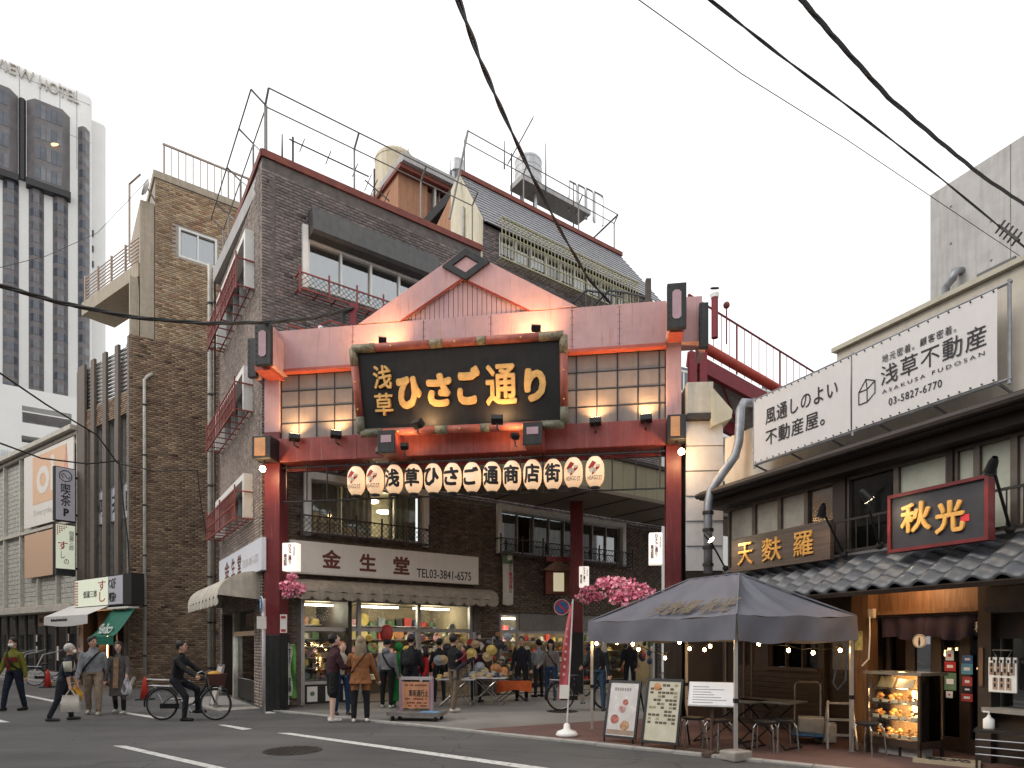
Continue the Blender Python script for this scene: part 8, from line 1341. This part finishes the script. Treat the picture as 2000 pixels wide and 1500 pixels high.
# ---- left group on the road
I = person('man in a green, red and yellow patchwork jacket and white mask', gp(28, 1388), d2(170), 1.72, '6b6a22', '141c2c', '1b1b1b', lean=2, legs=(-8, 4, 14, 6), armL=(-10, 10, 10), armR=(12, 10, 10), mask=True, bulk=1.1); strap(I, 1, cloth('17130f')); X, P0, U, t = I['X'], I['P0'], I['U'], I['t']
for nm, (x0, x1, a0, a1), cc_ in (('chest_band', (-.19, .19, .27, .36), '6d1a16'), ('front_panel', (-.05, .05, .05, .27), '5a1c14')): MB().grid(lambda i, j: X(P0 + U * (a0 + (a1 - a0) * j) + Vector((x0 + (x1 - x0) * i, .158 * math.sqrt(max(0.03, 1 - ((x0 + (x1 - x0) * i) / .215) ** 2)), -.04))), 10, 2).build(nm, cloth(cc_), t, local=True)
I = person('old man in navy vest stooping forward with a white bag', gp(122, 1408), d2(-62), 1.6, '1c2130', '20232c', '3a3a3c', hair='b9b6ae', lean=15, legs=(13, 6, -9, 12), armL=(10, 6, 8), armR=(2, 6, 8), head=(0, -6), sleeve=.5, mask=True, bulk=1.08); X = I['X']
for wr, palm, d, s in I['wr']: sh_ = I['P0'] + I['U'] * .425 + Vector((s * .2, 0, -.03)); MB().tube([X(sh_), X(sh_.lerp(wr, .42))], [.078, .068], 10).build('sleeve', cloth('b9b8a6'), I['t'], smooth=True, local=True)
carried(I, 1, 'tote_bag', 'white cloth tote bag carried by the old man', 'bag', .34, .34, .08, mat('tote', (.55, .52, .45), .85, var=.12), .1)
I = person('man in grey hoodie and beige trousers with a yellow bag', gp(182, 1396), d2(-158), 1.74, '7f8286', '8c7a68', 'b8b2a4', lean=3, legs=(14, 10, -12, 8), armL=(-12, 10, 8), armR=(8, 8, 8), head=(40, 0), hood='down', bulk=1.18); strap(I, -1, cloth('16161a'))
carried(I, 1, 'plastic_bag', 'yellow plastic shopping bag held by the grey hoodie man', 'bag', .26, .3, .16, mat('bag_yellow', (.65, .34, .03), .45, var=.25), .1)
I = person('woman with long dark hair in a long grey coat', gp(232, 1394), d2(-168), 1.62, '55504d', '1a1717', 'c8c4bc', skin=SKP, hair='2b1c15', lean=2, legs=(8, 8, -10, 6), armL=(20, 12, 40), armR=(4, 10, 10), longhair=.24, hem=.42, hemr=.21, head=(12, 4)); X, P0, U = I['X'], I['P0'], I['U']
MB().grid(lambda i, j: X(Vector((-.055 + .11 * i, .155 + .055 * (1 - j), .62 + .72 * j))), 6, 6).build('beige_dress', cloth('8a6f55'), I['t'], local=True)
carried(I, 0, 'paper_bag', 'small white and black paper bag carried by the woman in grey', 'bag', .24, .28, .1, mat('bag_white', (.55, .55, .6), .6), .1)
# ---- cyclist
I = person('man in dark suit and glasses riding a bicycle', BK1 + Vector((-.26, 0, 0)), d2(-90), 1.74, '14151a', '15171f', '101010', lean=12, legs=(62, 62, 38, 42), armL=(48, 8, 12), armR=(48, 8, 12), head=(0, -6), pel=.86, bulk=1.0); t = I['t']; X = I['X']; hd = I['hd']
for s in (-1, 1): MB().torus(X(hd + Vector((s * .033, .098, .012))), .024 * I['k'], .003, (0, 1, 0), 14, 4).build('spectacle_rim', K('ink'), t, local=True)
# ---- in front of the watch shop
I = person('tall man in maroon sweater and black shorts looking at his phone', gp(650, 1409), d2(-60), 1.78, '3c1d24', '121214', 'c9c7c4', skin=SKP, hair='171010', lean=4, legs=(2, 2, -2, 2), armL=(22, 10, 70, 25), armR=(22, 10, 70, 25), head=(0, -24), shorts=True, bulk=1.22)
M = Matrix.Rotation(I['t'].rotation_euler.z, 3, 'Z'); q = M @ I['X'](I['wr'][1][1] + Vector((-.08, .1, .02))) + I['t'].location; o = MB().cube(q.x, q.y, q.z, .075, .015, .15, .6).build('phone', K('ink')); tag(o, 'black phone held by the man in maroon', 'phone')
I = person('woman with red hair in jeans half hidden behind the maroon man', at_Y(668, 14.0) , d2(-150), 1.6, 'a09a8c', '22395a', '38302c', skin=SKP, hair='8a4a30', lean=6, legs=(4, 2, -4, 2), armL=(30, 8, 50), armR=(20, 8, 40), head=(0, -16), z0=PV)
carried(I, 0, 'plastic_bag', 'white plastic bag between the maroon man and the tan jacket woman', 'bag', .24, .36, .14, mat('bag_clear', (.55, .57, .6), .4), .06)
I = person('woman with blond ponytail in tan jacket and cropped black trousers', gp(704, 1410), d2(8), 1.72, '8b5a36', '17171a', 'd3c9c0', skin=SKP, hair='8b7a62', legs=(0, 2, 2, 3), armL=(16, 14, 50), armR=(10, 16, 14), longhair=.3, hem=.76, hemr=.235, bulk=1.12); strap(I, 1, cloth('1c1818'), wd=.012)
X = I['X']
for i in (0, 1): pass
I = person('man in grey hoodie with black cap and white socks at the shop front', at_Y(756, 15.5), d2(-12), 1.66, '86868a', '121214', 'c4c4c4', hair='0f0d0c', legs=(2, 2, -4, 2), hood='down', bulk=1.08, cap='121114', z0=PV); strap(I, -1, cloth('101012'))
for nm in ('ankL', 'ankR'): pass
person('person in a bright green hooded cape facing the shop', at_Y(779, 15.7), d2(0), 1.56, '1f7a3a', '1f7a3a', 'c8c0b8', hood='up', hem=.16, hemr=.21, armL=(4, 5, 5), armR=(4, 5, 5), z0=PV)
I = person('man in black with a dark backpack facing the shop', at_Y(803, 15.0), d2(-10), 1.76, '17181c', '14161f', '1a1a1a', hair='1a1512', armL=(8, 8, 20), armR=(8, 8, 20), bulk=1.1, z0=PV); backpack(I, 'dark grey backpack worn by the man in black', cloth('1e1f23'))
person('girl in a bright red top and white mask', at_Y(829, 15.2), d2(120), 1.5, 'a01418', '3a4a5a', '222222', skin=SKP, hair='1b1310', longhair=.14, mask=True, armL=(10, 8, 20), armR=(10, 8, 20), z0=PV)
I = person('man in black jacket and khaki trousers carrying a child', at_Y(889, 14.6), d2(-50), 1.76, '121316', '6a5d4e', 'c0bcb4', hair='0f0d0c', lean=-4, legs=(4, 4, -8, 4), armL=(30, 10, 80, 20), armR=(40, 10, 70, 25), bulk=1.12, z0=PV)
person('small child in a red top carried on the man\'s arm', at_Y(906, 14.5) + up * .02, d2(120), .86, '6d1f2c', '2a2a33', '333333', hair='15100e', legs=(60, 60, 50, 50), armL=(50, 10, 20), armR=(40, 10, 20), pel=1.12, bulk=1.2)
I = person('bald stall keeper in a dark vest among the goods', at_Y(1019, 17.4), d2(170), 1.74, '1a1a26', '1b1b20', '222222', skin=SK, hair='3a332e', armL=(10, 10, 20), armR=(6, 10, 10), z0=PV)
I = person('woman in grey shirt, dark cap and wide blue jeans', at_Y(1076, 17.6), d2(165), 1.66, '77706c', '27405e', '18181a', skin=SKP, hair='191311', longhair=.12, cap='1a1a20', legs=(4, 2, -4, 2), armL=(6, 8, 10), armR=(20, 10, 50), bulk=1.05, z0=PV); strap(I, 1, cloth('1a1a1c'), wd=.014)
I = person('masked man in a yellow cap and dark jacket with a bicycle', at_Y(1168, 14.9), d2(165), 1.7, '14161c', '2f465f', '3a2a22', hair='15110f', cap='b08a4e', mask=True, legs=(3, 2, -5, 2), armL=(10, 10, 20), armR=(30, 14, 45), bulk=1.1, z0=PV)

person('shopper in a dark coat deep in the watch shop entrance', at_Y(858, 17.2), d2(20), 1.68, '23242b', '1d1f26', '1c1c1c', hair='15100e', armL=(20, 8, 40), armR=(10, 8, 20), z0=PV)
person('shopper in a plum jacket by the hat rack', at_Y(930, 17.0), d2(-30), 1.6, '4a2433', '22242c', '1c1c1c', skin=SKP, hair='20150f', longhair=.16, armL=(30, 8, 50), armR=(20, 8, 40), z0=PV)
person('shopper in a pale shirt beside the hanging bags', at_Y(1052, 18.6), d2(40), 1.66, '8a8d90', '262a33', '1c1c1c', hair='17120f', armL=(25, 8, 40), armR=(10, 8, 10), z0=PV)
person('man in a black jacket at the second shop counter', at_Y(1230, 19.0), d2(150), 1.72, '16171a', '1b1c20', '1c1c1c', hair='15110f', armL=(10, 8, 20), armR=(10, 8, 20), z0=PV)
